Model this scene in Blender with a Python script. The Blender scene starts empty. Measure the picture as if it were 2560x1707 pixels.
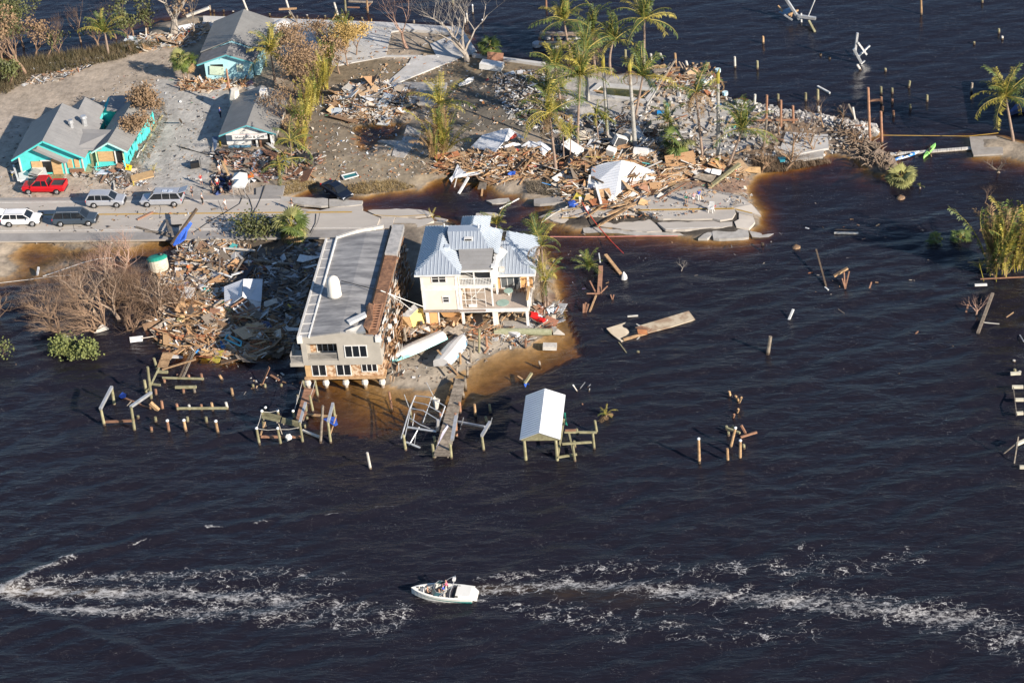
import bpy, math, random
import numpy as np
from mathutils import Vector, Matrix, noise as mnoise

# ---------------------------------------------------------------- camera, sky, sun, exposure
SC = bpy.context.scene
R = math.radians
FPX, PITCH, ROLL, CAMH, YAW = 5800.0, 0.5772143, 0.0905079, 147.358, 0.1346678
CAM = Vector((45.0, -225.0, CAMH))
_cy, _sy = math.cos(YAW), math.sin(YAW)
def _rz(v): return Vector((v[0]*_cy - v[1]*_sy, v[0]*_sy + v[1]*_cy, v[2]))
_f0 = Vector((0, math.cos(PITCH), -math.sin(PITCH)))
_u0 = Vector((0, math.sin(PITCH), math.cos(PITCH)))
_r0 = Vector((1, 0, 0))
CF = _rz(_f0)
CR = _rz(_r0*math.cos(ROLL) - _u0*math.sin(ROLL))
CU = _rz(_r0*math.sin(ROLL) + _u0*math.cos(ROLL))
cam = bpy.data.cameras.new("camera"); camo = bpy.data.objects.new("camera", cam)
SC.collection.objects.link(camo); SC.camera = camo
m = Matrix((CR, CU, -CF)).transposed().to_4x4(); m.translation = CAM
camo.matrix_world = m
cam.sensor_width = 36; cam.lens = FPX/2560*36; cam.clip_start = 1; cam.clip_end = 20000

SUN_EL = R(23.9); SUN_AZ = math.atan2(0.807, -0.591)      # azimuth clockwise from +Y
world = bpy.data.worlds.new("World"); SC.world = world; world.use_nodes = True
wn = world.node_tree
bgn = wn.nodes["Background"]
sky = wn.nodes.new("ShaderNodeTexSky"); sky.sky_type = 'NISHITA'; sky.sun_disc = False
sky.sun_elevation = SUN_EL; sky.sun_rotation = SUN_AZ
sky.air_density = 1.0; sky.dust_density = 0.3; sky.ozone_density = 3.5
wn.links.new(sky.outputs[0], bgn.inputs[0]); bgn.inputs[1].default_value = 0.08
sl = bpy.data.lights.new("sun", 'SUN'); so = bpy.data.objects.new("sun", sl); SC.collection.objects.link(so)
sl.energy = 4.9; sl.angle = R(0.53); sl.color = (1.0, 0.89, 0.76)
so.rotation_euler = Vector((-0.807*math.cos(SUN_EL), 0.591*math.cos(SUN_EL), -math.sin(SUN_EL))).to_track_quat('-Z', 'Y').to_euler()
SC.view_settings.view_transform = 'Standard'; SC.view_settings.look = 'None'
SC.view_settings.exposure = 0.78; SC.view_settings.gamma = 1.0
SC.view_settings.use_curve_mapping = False
SC.render.engine = 'CYCLES'
SC.cycles.max_bounces = 6; SC.cycles.diffuse_bounces = 2; SC.cycles.glossy_bounces = 2
SC.cycles.transparent_max_bounces = 8; SC.cycles.caustics_reflective = False; SC.cycles.caustics_refractive = False

# ---------------------------------------------------------------- helpers
rnd = random.Random(7)
U = rnd.uniform
def P(px, py, z=0.0):
    """where a sight line of the photograph meets the level z"""
    d = CF + CR*((px-1280)/FPX) + CU*((853.5-py)/FPX)
    return CAM + d*((z-CAMH)/d.z)
def rowz(p, py):
    """height above point p that lies on photograph row py"""
    lo, hi = p[2]-6, p[2]+40
    for _ in range(30):
        mid = (lo+hi)/2; X = Vector((p[0], p[1], mid)) - CAM
        if 853.5 - FPX*X.dot(CU)/X.dot(CF) > py: lo = mid
        else: hi = mid
    return lo

class MB:
    """collects faces, then links them as one mesh object"""
    def __init__(s): s.v = []; s.f = []; s.m = []; s.c = []; s.col = None
    def face(s, idx, mi=0): s.f.append(idx); s.m.append(mi); s.c.append(s.col)
    def add(s, pts, faces, mi=0):
        b = len(s.v); s.v += [tuple(p) for p in pts]
        for f in faces: s.face([i+b for i in f], mi)
    def box(s, c, size, rot=None, mi=0):
        hx, hy, hz = size[0]/2, size[1]/2, size[2]/2
        P8 = [Vector((x, y, z)) for z in (-hz, hz) for x, y in ((-hx, -hy), (hx, -hy), (hx, hy), (-hx, hy))]
        if rot is not None: P8 = [rot @ p for p in P8]
        c = Vector(c)
        s.add([p+c for p in P8], [(3, 2, 1, 0), (4, 5, 6, 7), (0, 1, 5, 4), (1, 2, 6, 5), (2, 3, 7, 6), (3, 0, 4, 7)], mi)
    def bx(s, x0, x1, y0, y1, z0, z1, mi=0): s.box(((x0+x1)/2, (y0+y1)/2, (z0+z1)/2), (x1-x0, y1-y0, z1-z0), None, mi)
    def beam(s, a, b, w=.1, h=None, mi=0, up=None):
        a = Vector(a); b = Vector(b); d = b-a; L = d.length
        if L < 1e-5: return
        q = d.to_track_quat('X', 'Z').to_matrix()
        s.box((a+b)/2, (L, w, h if h else w), q, mi)
    def tube(s, pts, rads, n=6, mi=0, cap=True):
        pts = [Vector(p) for p in pts]; b0 = len(s.v)
        if not hasattr(rads, '__len__'): rads = [rads]*len(pts)
        for i, p in enumerate(pts):
            d = (pts[min(i+1, len(pts)-1)] - pts[max(i-1, 0)])
            if d.length < 1e-6: d = Vector((0, 0, 1))
            d.normalize()
            a = d.cross(Vector((0, 0, 1)) if abs(d.z) < .9 else Vector((0, 1, 0))).normalized(); e = d.cross(a)
            for k in range(n):
                t = 2*math.pi*k/n
                s.v.append(tuple(p + (a*math.cos(t)+e*math.sin(t))*rads[i]))
        for i in range(len(pts)-1):
            for k in range(n):
                k2 = (k+1) % n; o = b0+i*n
                s.face([o+k, o+k2, o+n+k2, o+n+k], mi)
        if cap:
            s.face([b0+k for k in range(n)][::-1], mi); o = b0+(len(pts)-1)*n
            s.face([o+k for k in range(n)], mi)
    def prism(s, pts, down, mi=0):
        """polygon (top) extruded by vector down"""
        n = len(pts); down = Vector(down)
        t = [Vector(p) for p in pts]
        s.add(t+[p+down for p in t], [tuple(range(n)), tuple(range(2*n-1, n-1, -1))] + [((i+1) % n, i, n+i, n+(i+1) % n) for i in range(n)], mi)
    def build(s, name, mats, parent=None, smooth=False, xf=None):
        me = bpy.data.meshes.new(name)
        v = s.v if xf is None else [tuple(xf @ Vector(p)) for p in s.v]
        off = Vector((0, 0, 0)); q = parent
        while q is not None: off += q.location; q = q.parent
        if off.length > 1e-6: v = [(p[0]-off.x, p[1]-off.y, p[2]-off.z) for p in v]
        me.from_pydata(v, [], s.f)
        if not isinstance(mats, (list, tuple)): mats = [mats]
        for mt in mats: me.materials.append(mt)
        if any(s.m): me.polygons.foreach_set('material_index', s.m)
        if any(c is not None for c in s.c):
            at = me.attributes.new('col', 'FLOAT_COLOR', 'FACE')
            at.data.foreach_set('color', np.array([(*(c or (.5, .5, .5)), 1) for c in s.c], dtype=np.float32).ravel())
        if smooth: me.polygons.foreach_set('use_smooth', [True]*len(me.polygons))
        me.update()
        return link(name, me, parent)
def link(name, me, parent=None):
    o = bpy.data.objects.new(name, me); SC.collection.objects.link(o)
    if parent is not None: o.parent = parent
    return o
def tag(o, label=None, cat=None, group=None, kind=None):
    if label: o['label'] = label
    if cat: o['category'] = cat
    if group: o['group'] = group
    if kind: o['kind'] = kind
    return o
def thing(name, loc, label, cat, rz=0, group=None):
    o = link(name, None); o.location = loc; o.rotation_euler = (0, 0, rz)
    return tag(o, label, cat, group)
def dup(src, loc=None, rot=None, scale=None, label=None, group=None):
    """a copy of a thing with copies of its parts and sub-parts"""
    c = src.copy(); SC.collection.objects.link(c)
    if loc is not None: c.location = loc
    if rot is not None: c.rotation_euler = rot
    if scale is not None: c.scale = (scale,)*3 if not hasattr(scale, '__len__') else scale
    if label: c['label'] = label
    if group: c['group'] = group
    for ch in src.children:
        k = ch.copy(); SC.collection.objects.link(k); k.parent = c
        for g in ch.children:
            j = g.copy(); SC.collection.objects.link(j); j.parent = k
    return c

# ---------------------------------------------------------------- materials
MATS = {}
def mat(name, c1, c2=None, rough=.8, scale=1.5, bump=0., bscale=8., var=0., metal=0., attr=False, stretch=None, ws=True, spec=.4, detail=4, lo=.35, hi=.65, c3=None):
    if name in MATS: return MATS[name]
    mt = bpy.data.materials.new(name); mt.use_nodes = True; MATS[name] = mt
    nt = mt.node_tree; N = nt.nodes; L = nt.links.new; b = N["Principled BSDF"]
    b.inputs['Roughness'].default_value = rough; b.inputs['Metallic'].default_value = metal
    b.inputs['Specular IOR Level'].default_value = spec
    geo = N.new('ShaderNodeNewGeometry'); tc = N.new('ShaderNodeTexCoord')
    mp = N.new('ShaderNodeMapping'); L((geo.outputs['Position'] if ws else tc.outputs['Object']), mp.inputs[0])
    if stretch: mp.inputs['Scale'].default_value = stretch
    nz = N.new('ShaderNodeTexNoise'); nz.inputs['Scale'].default_value = scale; nz.inputs['Detail'].default_value = detail; nz.inputs['Roughness'].default_value = .65
    L(mp.outputs[0], nz.inputs['Vector'])
    rp = N.new('ShaderNodeValToRGB'); L(nz.outputs['Fac'], rp.inputs[0])
    rp.color_ramp.elements[0].position = lo; rp.color_ramp.elements[1].position = hi
    c2 = c2 or tuple(c*.8 for c in c1)
    if attr:
        a = N.new('ShaderNodeAttribute'); a.attribute_name = 'col'
        rp.color_ramp.elements[0].color = (*[c2[0]/c1[0]]*3, 1); rp.color_ramp.elements[1].color = (1, 1, 1, 1)
        mx = N.new('ShaderNodeMix'); mx.data_type = 'RGBA'; mx.blend_type = 'MULTIPLY'; mx.inputs[0].default_value = 1
        L(a.outputs['Color'], mx.inputs[6]); L(rp.outputs[0], mx.inputs[7]); out = mx.outputs[2]
    else:
        rp.color_ramp.elements[0].color = (*c2, 1); rp.color_ramp.elements[1].color = (*c1, 1)
        if c3:
            e = rp.color_ramp.elements.new((lo+hi)/2+.12); e.color = (*c3, 1)
        out = rp.outputs[0]
    if var:
        oi = N.new('ShaderNodeObjectInfo'); mr = N.new('ShaderNodeMapRange'); L(oi.outputs['Random'], mr.inputs[0])
        mr.inputs[3].default_value = 1-var; mr.inputs[4].default_value = 1+var
        vm = N.new('ShaderNodeVectorMath'); vm.operation = 'SCALE'; L(out, vm.inputs[0]); L(mr.outputs[0], vm.inputs['Scale']); out = vm.outputs[0]
    L(out, b.inputs['Base Color'])
    if bump:
        n2 = N.new('ShaderNodeTexNoise'); n2.inputs['Scale'].default_value = bscale; n2.inputs['Detail'].default_value = 3; L(mp.outputs[0], n2.inputs['Vector'])
        bp = N.new('ShaderNodeBump'); bp.inputs['Strength'].default_value = 1; bp.inputs['Distance'].default_value = bump
        L(n2.outputs['Fac'], bp.inputs['Height']); L(bp.outputs[0], b.inputs['Normal'])
    return mt
def ribbed(name, c1, c2, period, axis, rough=.4, bump=.03, metal=0., duty=.12):
    """metal sheet: standing seams as fine relief, axis 0/1 = the world axis the seams are spaced along"""
    mt = mat(name, c1, c2, rough=rough, scale=.6, metal=metal, lo=.3, hi=.7)
    nt = mt.node_tree; N = nt.nodes; L = nt.links.new; b = N["Principled BSDF"]
    geo = N.new('ShaderNodeNewGeometry'); sx = N.new('ShaderNodeSeparateXYZ'); L(geo.outputs['Position'], sx.inputs[0])
    mt_ = N.new('ShaderNodeMath'); mt_.operation = 'MULTIPLY'; L(sx.outputs[axis], mt_.inputs[0]); mt_.inputs[1].default_value = 1/period
    fr = N.new('ShaderNodeMath'); fr.operation = 'PINGPONG'; L(mt_.outputs[0], fr.inputs[0]); fr.inputs[1].default_value = .5
    mr = N.new('ShaderNodeMapRange'); L(fr.outputs[0], mr.inputs[0]); mr.inputs[1].default_value = 0; mr.inputs[2].default_value = duty
    mr.inputs[3].default_value = 1; mr.inputs[4].default_value = 0
    bp = N.new('ShaderNodeBump'); bp.inputs['Strength'].default_value = 1; bp.inputs['Distance'].default_value = bump
    L(mr.outputs[0], bp.inputs['Height']); L(bp.outputs[0], b.inputs['Normal'])
    return mt

WOOD_TAN = mat('wood_tan', (.50, .33, .18), (.30, .18, .095), scale=3, var=.3)
WOOD_GREY = mat('wood_grey', (.34, .29, .23), (.17, .14, .11), scale=3, var=.3)
WOOD_RED = mat('wood_red', (.36, .195, .12), (.23, .12, .075), scale=3, var=.3)
WOOD_DARK = mat('wood_dark', (.13, .095, .065), (.07, .05, .035), scale=3, var=.3)
WOOD_GREEN = mat('wood_treated', (.33, .31, .19), (.20, .18, .10), scale=2, var=.25)
WHITE = mat('white_paint', (.80, .80, .78), (.62, .61, .58), scale=1.2, rough=.55)
OFFWHITE = mat('off_white', (.66, .63, .57), (.48, .45, .40), scale=1.5, var=.12)
BLACK = mat('black_part', (.02, .02, .022), (.012, .012, .012), rough=.5)
DARKGREY = mat('dark_grey', (.07, .07, .075), (.04, .04, .04))
CONC = mat('concrete', (.47, .445, .41), (.34, .32, .29), scale=.9, bump=.01, bscale=6)
CONCW = mat('pale_concrete', (.56, .55, .53), (.44, .43, .41), scale=.7, bump=.008)
ALU = mat('aluminium', (.62, .63, .64), (.45, .46, .47), rough=.4, metal=.5)
GLASS = mat('dark_glass', (.018, .022, .027), (.012, .015, .02), rough=.08, spec=.8)
DEBRIS = mat('debris_bits', (.5, .5, .5), (.33, .33, .33), scale=6, attr=True, rough=.85)
BLUETARP = mat('blue_tarp', (.05, .15, .62), (.03, .09, .42), scale=3, rough=.5, bump=.05, bscale=3)
BARK = mat('bark', (.26, .215, .17), (.15, .12, .09), scale=3, bump=.03, bscale=10)
PALMBARK = mat('palm_bark', (.36, .27, .21), (.24, .17, .13), scale=2, stretch=(1, 1, 6), bump=.03, bscale=6)
ROYALBARK = mat('royal_palm_bark', (.40, .39, .36), (.27, .26, .235), scale=1.2, stretch=(1, 1, 3))
TWIG = mat('dry_twigs', (.27, .175, .11), (.16, .10, .065), scale=1, var=.15)
FROND_G = mat('frond_green', (.13, .165, .035), (.055, .09, .022), scale=1.2, var=.25, rough=.55)
FROND_Y = mat('frond_yellow', (.38, .31, .05), (.22, .20, .04), scale=1.2, var=.25, rough=.55)
FROND_B = mat('frond_brown', (.30, .20, .10), (.16, .10, .045), scale=1.2, var=.25)
LEAF_G = mat('leaf_green', (.12, .125, .04), (.055, .07, .022), scale=1, var=.2, rough=.6)
LEAF_B = mat('leaf_brown', (.30, .195, .11), (.18, .12, .07), scale=1, var=.2)
RUST = mat('rust_brown', (.30, .15, .09), (.18, .09, .06), scale=2)
SKIN = mat('skin', (.45, .27, .19), (.38, .22, .15), rough=.6)
# ---------------------------------------------------------------- terrain and water
LAND = [
 [(-900,420),(-500,330),(-300,250),(-100,200),(0,150),(60,160),(115,165),(200,150),(260,140),(330,110),(400,60),(470,44),(512,42),(700,47),(952,60),(1153,74),(1168,90),(1150,110),(1180,136),
  (1262,146),(1363,160),(1420,168),(1470,170),(1521,187),(1568,183),(1619,190),(1665,190),(1700,215),(1750,232),(1790,245),(1842,252),(1879,272),(1960,285),(2042,298),(2117,306),(2185,316),
  (2199,333),(2161,350),(2182,371),(2236,401),(2233,422),(2202,435),(2172,429),(2144,395),(2076,386),(2030,405),(1998,418),(1940,425),(1903,432),(1880,440),(1866,470),(1876,493),(1900,533),
  (1893,560),(1870,575),(1858,596),(1745,594),(1694,583),(1567,575),(1455,572),(1363,550),(1352,540),(1385,520),(1378,508),(1308,495),(1300,484),(1261,486),(1232,463),(1208,454),(1165,450),
  (1134,441),(1081,452),(1045,473),(974,477),(907,490),(860,480),(811,465),(770,475),(739,490),(724,500),(740,512),(800,528),(880,531),(919,533),(1000,545),(1080,550),(1115,556),(1128,580),
  (1200,592),(1290,612),(1360,640),(1385,700),(1393,750),(1372,794),(1376,823),(1342,850),(1315,866),(1245,880),(1204,900),(1170,925),(1120,955),(1090,975),(1038,978),(983,966),(950,945),(925,905),
  (900,890),(830,850),(700,880),(620,885),(560,900),(480,880),(420,850),(400,800),(430,740),(450,690),(470,640),(450,604),(383,604),(352,609),(319,619),(179,622),(90,605),(71,609),(40,627),
  (20,640),(38,665),(28,688),(0,693),(-300,700),(-900,720)],
 [(2425,345),(2500,340),(2560,360),(2760,380),(2760,410),(2560,402),(2520,392),(2435,388)],
 [(102,682),(125,668),(160,655),(189,657),(160,666),(130,676)],
]
PONDS = [[(886,318),(940,306),(1018,308),(1012,336),(985,350),(950,352),(925,384),(896,378),(884,350)]]
def wpoly(pp, z=0.0): return np.array([[*P(x, y, z).xy] for x, y in pp])
def inside(X, Y, poly):
    r = np.zeros(X.shape, bool); n = len(poly)
    for i in range(n):
        x0, y0 = poly[i]; x1, y1 = poly[(i+1) % n]
        c = ((y0 > Y) != (y1 > Y))
        if y1 != y0: r ^= c & (X < (x1-x0)*(Y-y0)/(y1-y0)+x0)
    return r
def edist(X, Y, poly, closed=True):
    d = np.full(X.shape, 1e9, np.float32); n = len(poly)
    for i in range(n if closed else n-1):
        x0, y0 = poly[i]; x1, y1 = poly[(i+1) % n]; dx, dy = x1-x0, y1-y0
        t = np.clip(((X-x0)*dx+(Y-y0)*dy)/(dx*dx+dy*dy+1e-9), 0, 1)
        d = np.minimum(d, (X-x0-t*dx)**2+(Y-y0-t*dy)**2)
    return np.sqrt(d)
def vnoise(X, Y, s, seed=0):
    """smooth value noise on arrays"""
    x = X/s+seed*17.3+1000; y = Y/s+seed*9.1+1000
    xi = np.floor(x).astype(np.int64); yi = np.floor(y).astype(np.int64); fx = x-xi; fy = y-yi
    fx = fx*fx*(3-2*fx); fy = fy*fy*(3-2*fy)
    def h(a, b):
        n = (a*374761393+b*668265263+seed*1442695) & 0x7fffffff; n = ((n ^ (n >> 13))*1274126177) & 0x7fffffff
        return ((n ^ (n >> 16)) & 0xffff)/65535.
    return (h(xi, yi)*(1-fx)+h(xi+1, yi)*fx)*(1-fy)+(h(xi, yi+1)*(1-fx)+h(xi+1, yi+1)*fx)*fy
def fbm(X, Y, s, seed=0): return (vnoise(X, Y, s, seed)*.5+vnoise(X, Y, s/2.1, seed+1)*.3+vnoise(X, Y, s/4.3, seed+2)*.2)
def axis(a, b, st, far):
    out = [a-f for f in far[::-1]] + list(np.arange(a, b, st)) + [b+f for f in far]
    return np.array(out, dtype=np.float64)
LANDW = [wpoly(p) for p in LAND]; PONDW = [wpoly(p) for p in PONDS]
def signed(X, Y):
    sd = np.full(X.shape, -1e9, np.float32)
    for p in LANDW:
        d = edist(X, Y, p); s = np.where(inside(X, Y, p), d, -d); sd = np.maximum(sd, s)
    for p in PONDW:
        d = edist(X, Y, p); s = np.where(inside(X, Y, p), -d, d); sd = np.minimum(sd, s)
    return sd
STEEP = wpoly([(900,20),(1500,20),(2300,200),(2300,420),(1990,440),(1150,200)])
HEAPW = wpoly([(470,600),(760,600),(960,560),(1010,880),(830,870),(700,890),(560,905),(480,885),(410,850),(390,800),(430,740)])
SHOALS = [(wpoly([(740,900),(750,1070),(950,1110),(1250,985),(1470,890),(1420,790),(1300,790),(950,850)]), .088), (wpoly([(1330,535),(1370,640),(1900,660),(1990,570),(1870,550)]), .32), (wpoly([(720,470),(1400,470),(1400,575),(1100,600),(900,540),(720,520)]), .45), (wpoly([(-900,585),(400,570),(420,690),(-900,780)]), .17), (wpoly([(1860,430),(1930,440),(1930,560),(1880,560)]), .45), (wpoly([(2010,280),(1850,230),(1800,270),(2000,320)]), .25)]
def height(X, Y):
    sd = signed(X, Y) + (fbm(X, Y, 3.0, 3)-.5)*1.1
    inl = np.clip(sd*.28, 0, .55) + np.where(sd > 2, (fbm(X, Y, 4, 5)-.5)*.16, 0)
    slope = np.where(inside(X, Y, STEEP), .6, .42)
    for q, v in SHOALS: slope = np.where(inside(X, Y, q), v, slope)
    off = sd*slope
    h = np.where(sd > 0, inl, off)
    hp = inside(X, Y, HEAPW) & (sd > 0)
    h = np.where(hp, np.minimum(h, .05+fbm(X, Y, 3, 9)*.25-.1), h)
    return h
XS = axis(-82, 92, .4, [6, 25, 90, 300, 1200, 5000, 14000]); YS = axis(-36, 110, .4, [6, 25, 90, 300, 1200, 5000, 14000])
GX, GY = np.meshgrid(XS, YS)
GH = height(GX, GY); GH = np.where((GX < -82) | (GX > 92) | (GY < -36) | (GY > 110), np.clip(GH, -3, .5), np.maximum(GH, -3))
def gz(x, y):
    i = int(np.searchsorted(XS, x))-1; j = int(np.searchsorted(YS, y))-1
    i = max(0, min(i, len(XS)-2)); j = max(0, min(j, len(YS)-2))
    fx = (x-XS[i])/(XS[i+1]-XS[i]); fy = (y-YS[j])/(YS[j+1]-YS[j])
    return float((GH[j, i]*(1-fx)+GH[j, i+1]*fx)*(1-fy)+(GH[j+1, i]*(1-fx)+GH[j+1, i+1]*fx)*fy)
def G(px, py, up=0.):
    """point of the ground (or water surface) seen at a photograph pixel"""
    z = .3
    for _ in range(4):
        p = P(px, py, z+up); z = max(gz(p.x, p.y), 0)
    return P(px, py, z+up)
def gridmesh(name, xs, ys, Z, mask=None):
    nx, ny = len(xs), len(ys); X, Y = np.meshgrid(xs, ys)
    co = np.stack([X, Y, Z], -1).reshape(-1, 3).astype(np.float32)
    idx = np.arange(nx*ny).reshape(ny, nx)
    q = np.stack([idx[:-1, :-1], idx[:-1, 1:], idx[1:, 1:], idx[1:, :-1]], -1).reshape(-1, 4)
    me = bpy.data.meshes.new(name); me.vertices.add(nx*ny); me.vertices.foreach_set('co', co.ravel())
    me.loops.add(q.size); me.loops.foreach_set('vertex_index', q.ravel().astype(np.int32))
    me.polygons.add(len(q)); me.polygons.foreach_set('loop_start', np.arange(0, q.size, 4, dtype=np.int32))
    me.update(calc_edges=True); me.polygons.foreach_set('use_smooth', np.ones(len(q), bool))
    return me
def vattr(me, name, arr, typ='FLOAT'):
    a = me.attributes.new(name, typ, 'POINT')
    if typ == 'FLOAT': a.data.foreach_set('value', arr.astype(np.float32).ravel())
    else: a.data.foreach_set('color', np.concatenate([arr.reshape(-1, 3), np.ones((arr.size//3, 1))], 1).astype(np.float32).ravel())

# ground colours: soil, plus shade painted under the torn road plates
def paint():
    n1 = fbm(GX, GY, 2.2, 21); n2 = fbm(GX, GY, 7, 31); jit = (fbm(GX, GY, 2.5, 41)-.5)*2.4
    base = np.array([.40, .33, .25]); C = np.ones(GX.shape+(3,))*base
    C *= (.78+.42*n1)[..., None]
    def zone(pp, col, soft=1.0, k=1.0):
        nonlocal C
        p = wpoly(pp, .4); d = edist(GX, GY, p); s = np.where(inside(GX, GY, p), d, -d)+jit*soft
        a = np.clip(s/(.5+soft*.5)+.5, 0, 1)*k
        C = C*(1-a[..., None]) + np.array(col)*(.8+.4*n1)[..., None]*a[..., None]
    zone([(-400,150),(0,190),(300,130),(470,110),(480,200),(420,290),(200,330),(-400,400)], (.45, .375, .295), 1)
    zone([(-400,330),(80,290),(100,440),(640,440),(640,500),(-400,500)], (.50, .42, .34), 1)
    zone([(400,200),(560,200),(600,270),(560,330),(520,430),(520,500),(400,500),(360,440),(330,330)], (.46, .44, .405), .6)
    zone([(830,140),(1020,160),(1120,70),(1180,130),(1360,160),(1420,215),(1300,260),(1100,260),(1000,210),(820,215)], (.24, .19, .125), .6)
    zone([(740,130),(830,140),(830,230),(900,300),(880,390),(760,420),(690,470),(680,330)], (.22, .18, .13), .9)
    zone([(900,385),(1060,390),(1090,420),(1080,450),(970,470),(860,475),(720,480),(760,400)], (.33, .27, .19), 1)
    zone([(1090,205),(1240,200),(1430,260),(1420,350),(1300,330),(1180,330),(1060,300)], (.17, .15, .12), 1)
    zone([(1400,200),(1600,190),(1680,225),(1900,275),(2200,320),(2150,390),(1850,400),(1700,420),(1500,400),(1420,300)], (.50, .47, .43), 1.5)
    zone([(1960,300),(2200,320),(2160,350),(2240,400),(2220,440),(2160,430),(2120,390),(1960,400),(1870,420),(1880,380)], (.24, .185, .14), 1.2)
    zone([(1370,530),(1560,520),(1880,520),(1890,560),(1860,590),(1560,575),(1400,555)], (.07, .06, .05), .2)  # near-black: shade in the gaps between road plates, painted into the ground
    zone([(1660,440),(1780,420),(1880,440),(1880,480),(1760,500)], (.33, .22, .16), 1)
    zone([(930,880),(1380,800),(1400,880),(1200,960),(1000,990),(900,960)], (.40, .345, .275), .5)
    zone([(1370,730),(1400,730),(1400,800),(1360,800)], (.27, .17, .12), .5)
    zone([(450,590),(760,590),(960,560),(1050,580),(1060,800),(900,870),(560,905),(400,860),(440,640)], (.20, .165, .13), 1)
    wet = np.clip((.22-GH)/.22, 0, 1)[..., None]
    C = C*(1-wet*.45)
    # sea bed: tea-coloured sand
    under = (GH < 0)[..., None]
    C = np.where(under, np.array([.46, .30, .15])*(.5+.9*n1)[..., None], C)
    return np.clip(C, 0, 1)
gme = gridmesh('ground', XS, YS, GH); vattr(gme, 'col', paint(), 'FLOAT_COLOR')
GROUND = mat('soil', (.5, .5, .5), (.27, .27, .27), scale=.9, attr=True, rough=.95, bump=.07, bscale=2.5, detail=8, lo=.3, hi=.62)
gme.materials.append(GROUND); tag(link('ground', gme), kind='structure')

# water sheet: real waves on a fine grid, calm behind the island
WXS = axis(-90, 92, .38, [6, 25, 90, 300, 1200, 5000, 14000]); WYS = axis(-64, 112, .38, [6, 25, 90, 300, 1200, 5000, 14000])
WX, WY = np.meshgrid(WXS, WYS)
depth = -height(WX, WY)
WZ = np.zeros(WX.shape)
wr = random.Random(4)
calm = np.clip((38-WY)/30, .22, 1)*np.clip(depth*1.2, .08, 1)*np.clip((30-edist(WX, WY, LANDW[0]))*.0+1, 0, 1)
for k in range(26):
    lam = wr.choice([1.6, 1.9, 2.3, 2.9, 3.6, 4.8, 6.5]); th = YAW+ROLL*.6+wr.gauss(0, .33); ph = wr.uniform(0, 6.3); am = .006*lam*wr.uniform(.6, 1.3)
    kx, ky = -math.sin(th)*6.283/lam, math.cos(th)*6.283/lam
    warp = (fbm(WX, WY, 14, 50+k % 5)-.5)*10
    s = np.sin(kx*WX+ky*WY+ph+warp)
    WZ += am*(s+.35*(1-np.abs(s))*2)
WZ *= calm
# wakes of the two boats
foam = np.zeros(WX.shape); churn = np.zeros(WX.shape)
def band(pts, w0, w1, amt, arr, power=1.5):
    wp = wpoly(pts); seg = []; L = 0
    for i in range(len(wp)-1): seg.append(L); L += np.hypot(*(wp[i+1]-wp[i]))
    for i in range(len(wp)-1):
        (x0, y0), (x1, y1) = wp[i], wp[i+1]; dx, dy = x1-x0, y1-y0; l2 = dx*dx+dy*dy
        t = np.clip(((WX-x0)*dx+(WY-y0)*dy)/l2, 0, 1); d = np.hypot(WX-x0-t*dx, WY-y0-t*dy)
        u = (seg[i]+t*math.sqrt(l2))/L; w = w0+(w1-w0)*u
        a = amt[0]+(amt[1]-amt[0])*u
        np.maximum(arr, a*np.exp(-(d/w)**2*power), out=arr)
band([(1190,1478),(1320,1470),(1500,1462),(1650,1478),(1800,1492),(1980,1502),(2200,1520),(2400,1550),(2620,1600)], 1.1, 3.6, (.9, .85), foam)
band([(1190,1455),(1300,1438),(1450,1425),(1600,1420),(1750,1430),(1900,1420),(2100,1440)], .8, 2.4, (.75, .5), foam)
band([(1190,1500),(1300,1525),(1450,1560),(1560,1590)], .7, 1.8, (.75, .5), foam)
band([(1180,1496),(1100,1512),(1040,1492),(1026,1482)], .5, .25, (.95, .8), foam)
band([(1300,1520),(1500,1540),(1750,1570),(2000,1585)], 2.6, 4, (.48, .42), foam)
band([(1500,1550),(1545,1575),(1560,1600),(1500,1625)], .6, .6, (.6, .5), foam)
band([(2300,1560),(2420,1600),(2560,1640)], 1.5, 2.2, (.5, .55), foam)
band([(2000,1370),(2120,1430),(2280,1400)], 2, 3, (.45, .45), foam)
band([(-60,1478),(80,1480),(250,1484),(420,1486),(560,1490),(700,1500),(850,1520),(1000,1545)], 1.0, 3.0, (1.25, .62), foam)
band([(30,1465),(120,1450),(300,1446),(500,1440),(700,1440),(850,1450)], .9, 2.4, (.85, .5), foam)
band([(20,1492),(60,1515),(120,1525),(300,1530),(520,1535),(760,1545),(950,1570)], .9, 2.4, (1.15, .6), foam)
band([(-30,1478),(20,1465),(100,1428),(180,1402)], .6, .7, (1.2, .8), foam)
band([(-60,1478),(20,1478),(120,1480),(300,1484)], .8, .8, (1, .4), churn)
band([(1190,1475),(1300,1475),(1500,1490),(1650,1500)], .8, 2.2, (.38, .12), churn)
for a, b, c_ in (((520,1318),(548,1316),(585,1322)), ((325,1368),(350,1356),(380,1352)), ((640,1312),(670,1306),(695,1310)), ((820,1292),(845,1290),(852,1296)), ((940,1272),(975,1270),(990,1274)), ((140,1404),(170,1398),(188,1395))):
    band([a, b, c_], .28, .2, (1.15, .6), foam)
def crest(pts, w, a0, a1):
    global WZ
    arr = np.zeros(WX.shape); band(pts, w, w, (a0, a1), arr, 1.0); WZ += arr
crest([(20,1465),(150,1408),(350,1352),(520,1322),(700,1300),(850,1290),(1000,1268),(1200,1240)], .8, .36, .14)
crest([(60,1520),(220,1590),(330,1630),(430,1670),(560,1740)], .7, .3, .16)
crest([(120,1375),(350,1300),(600,1262)], .8, .10, .05)
crest([(1190,1452),(1330,1428),(1500,1390),(1750,1340)], .8, .12, .05)
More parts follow.
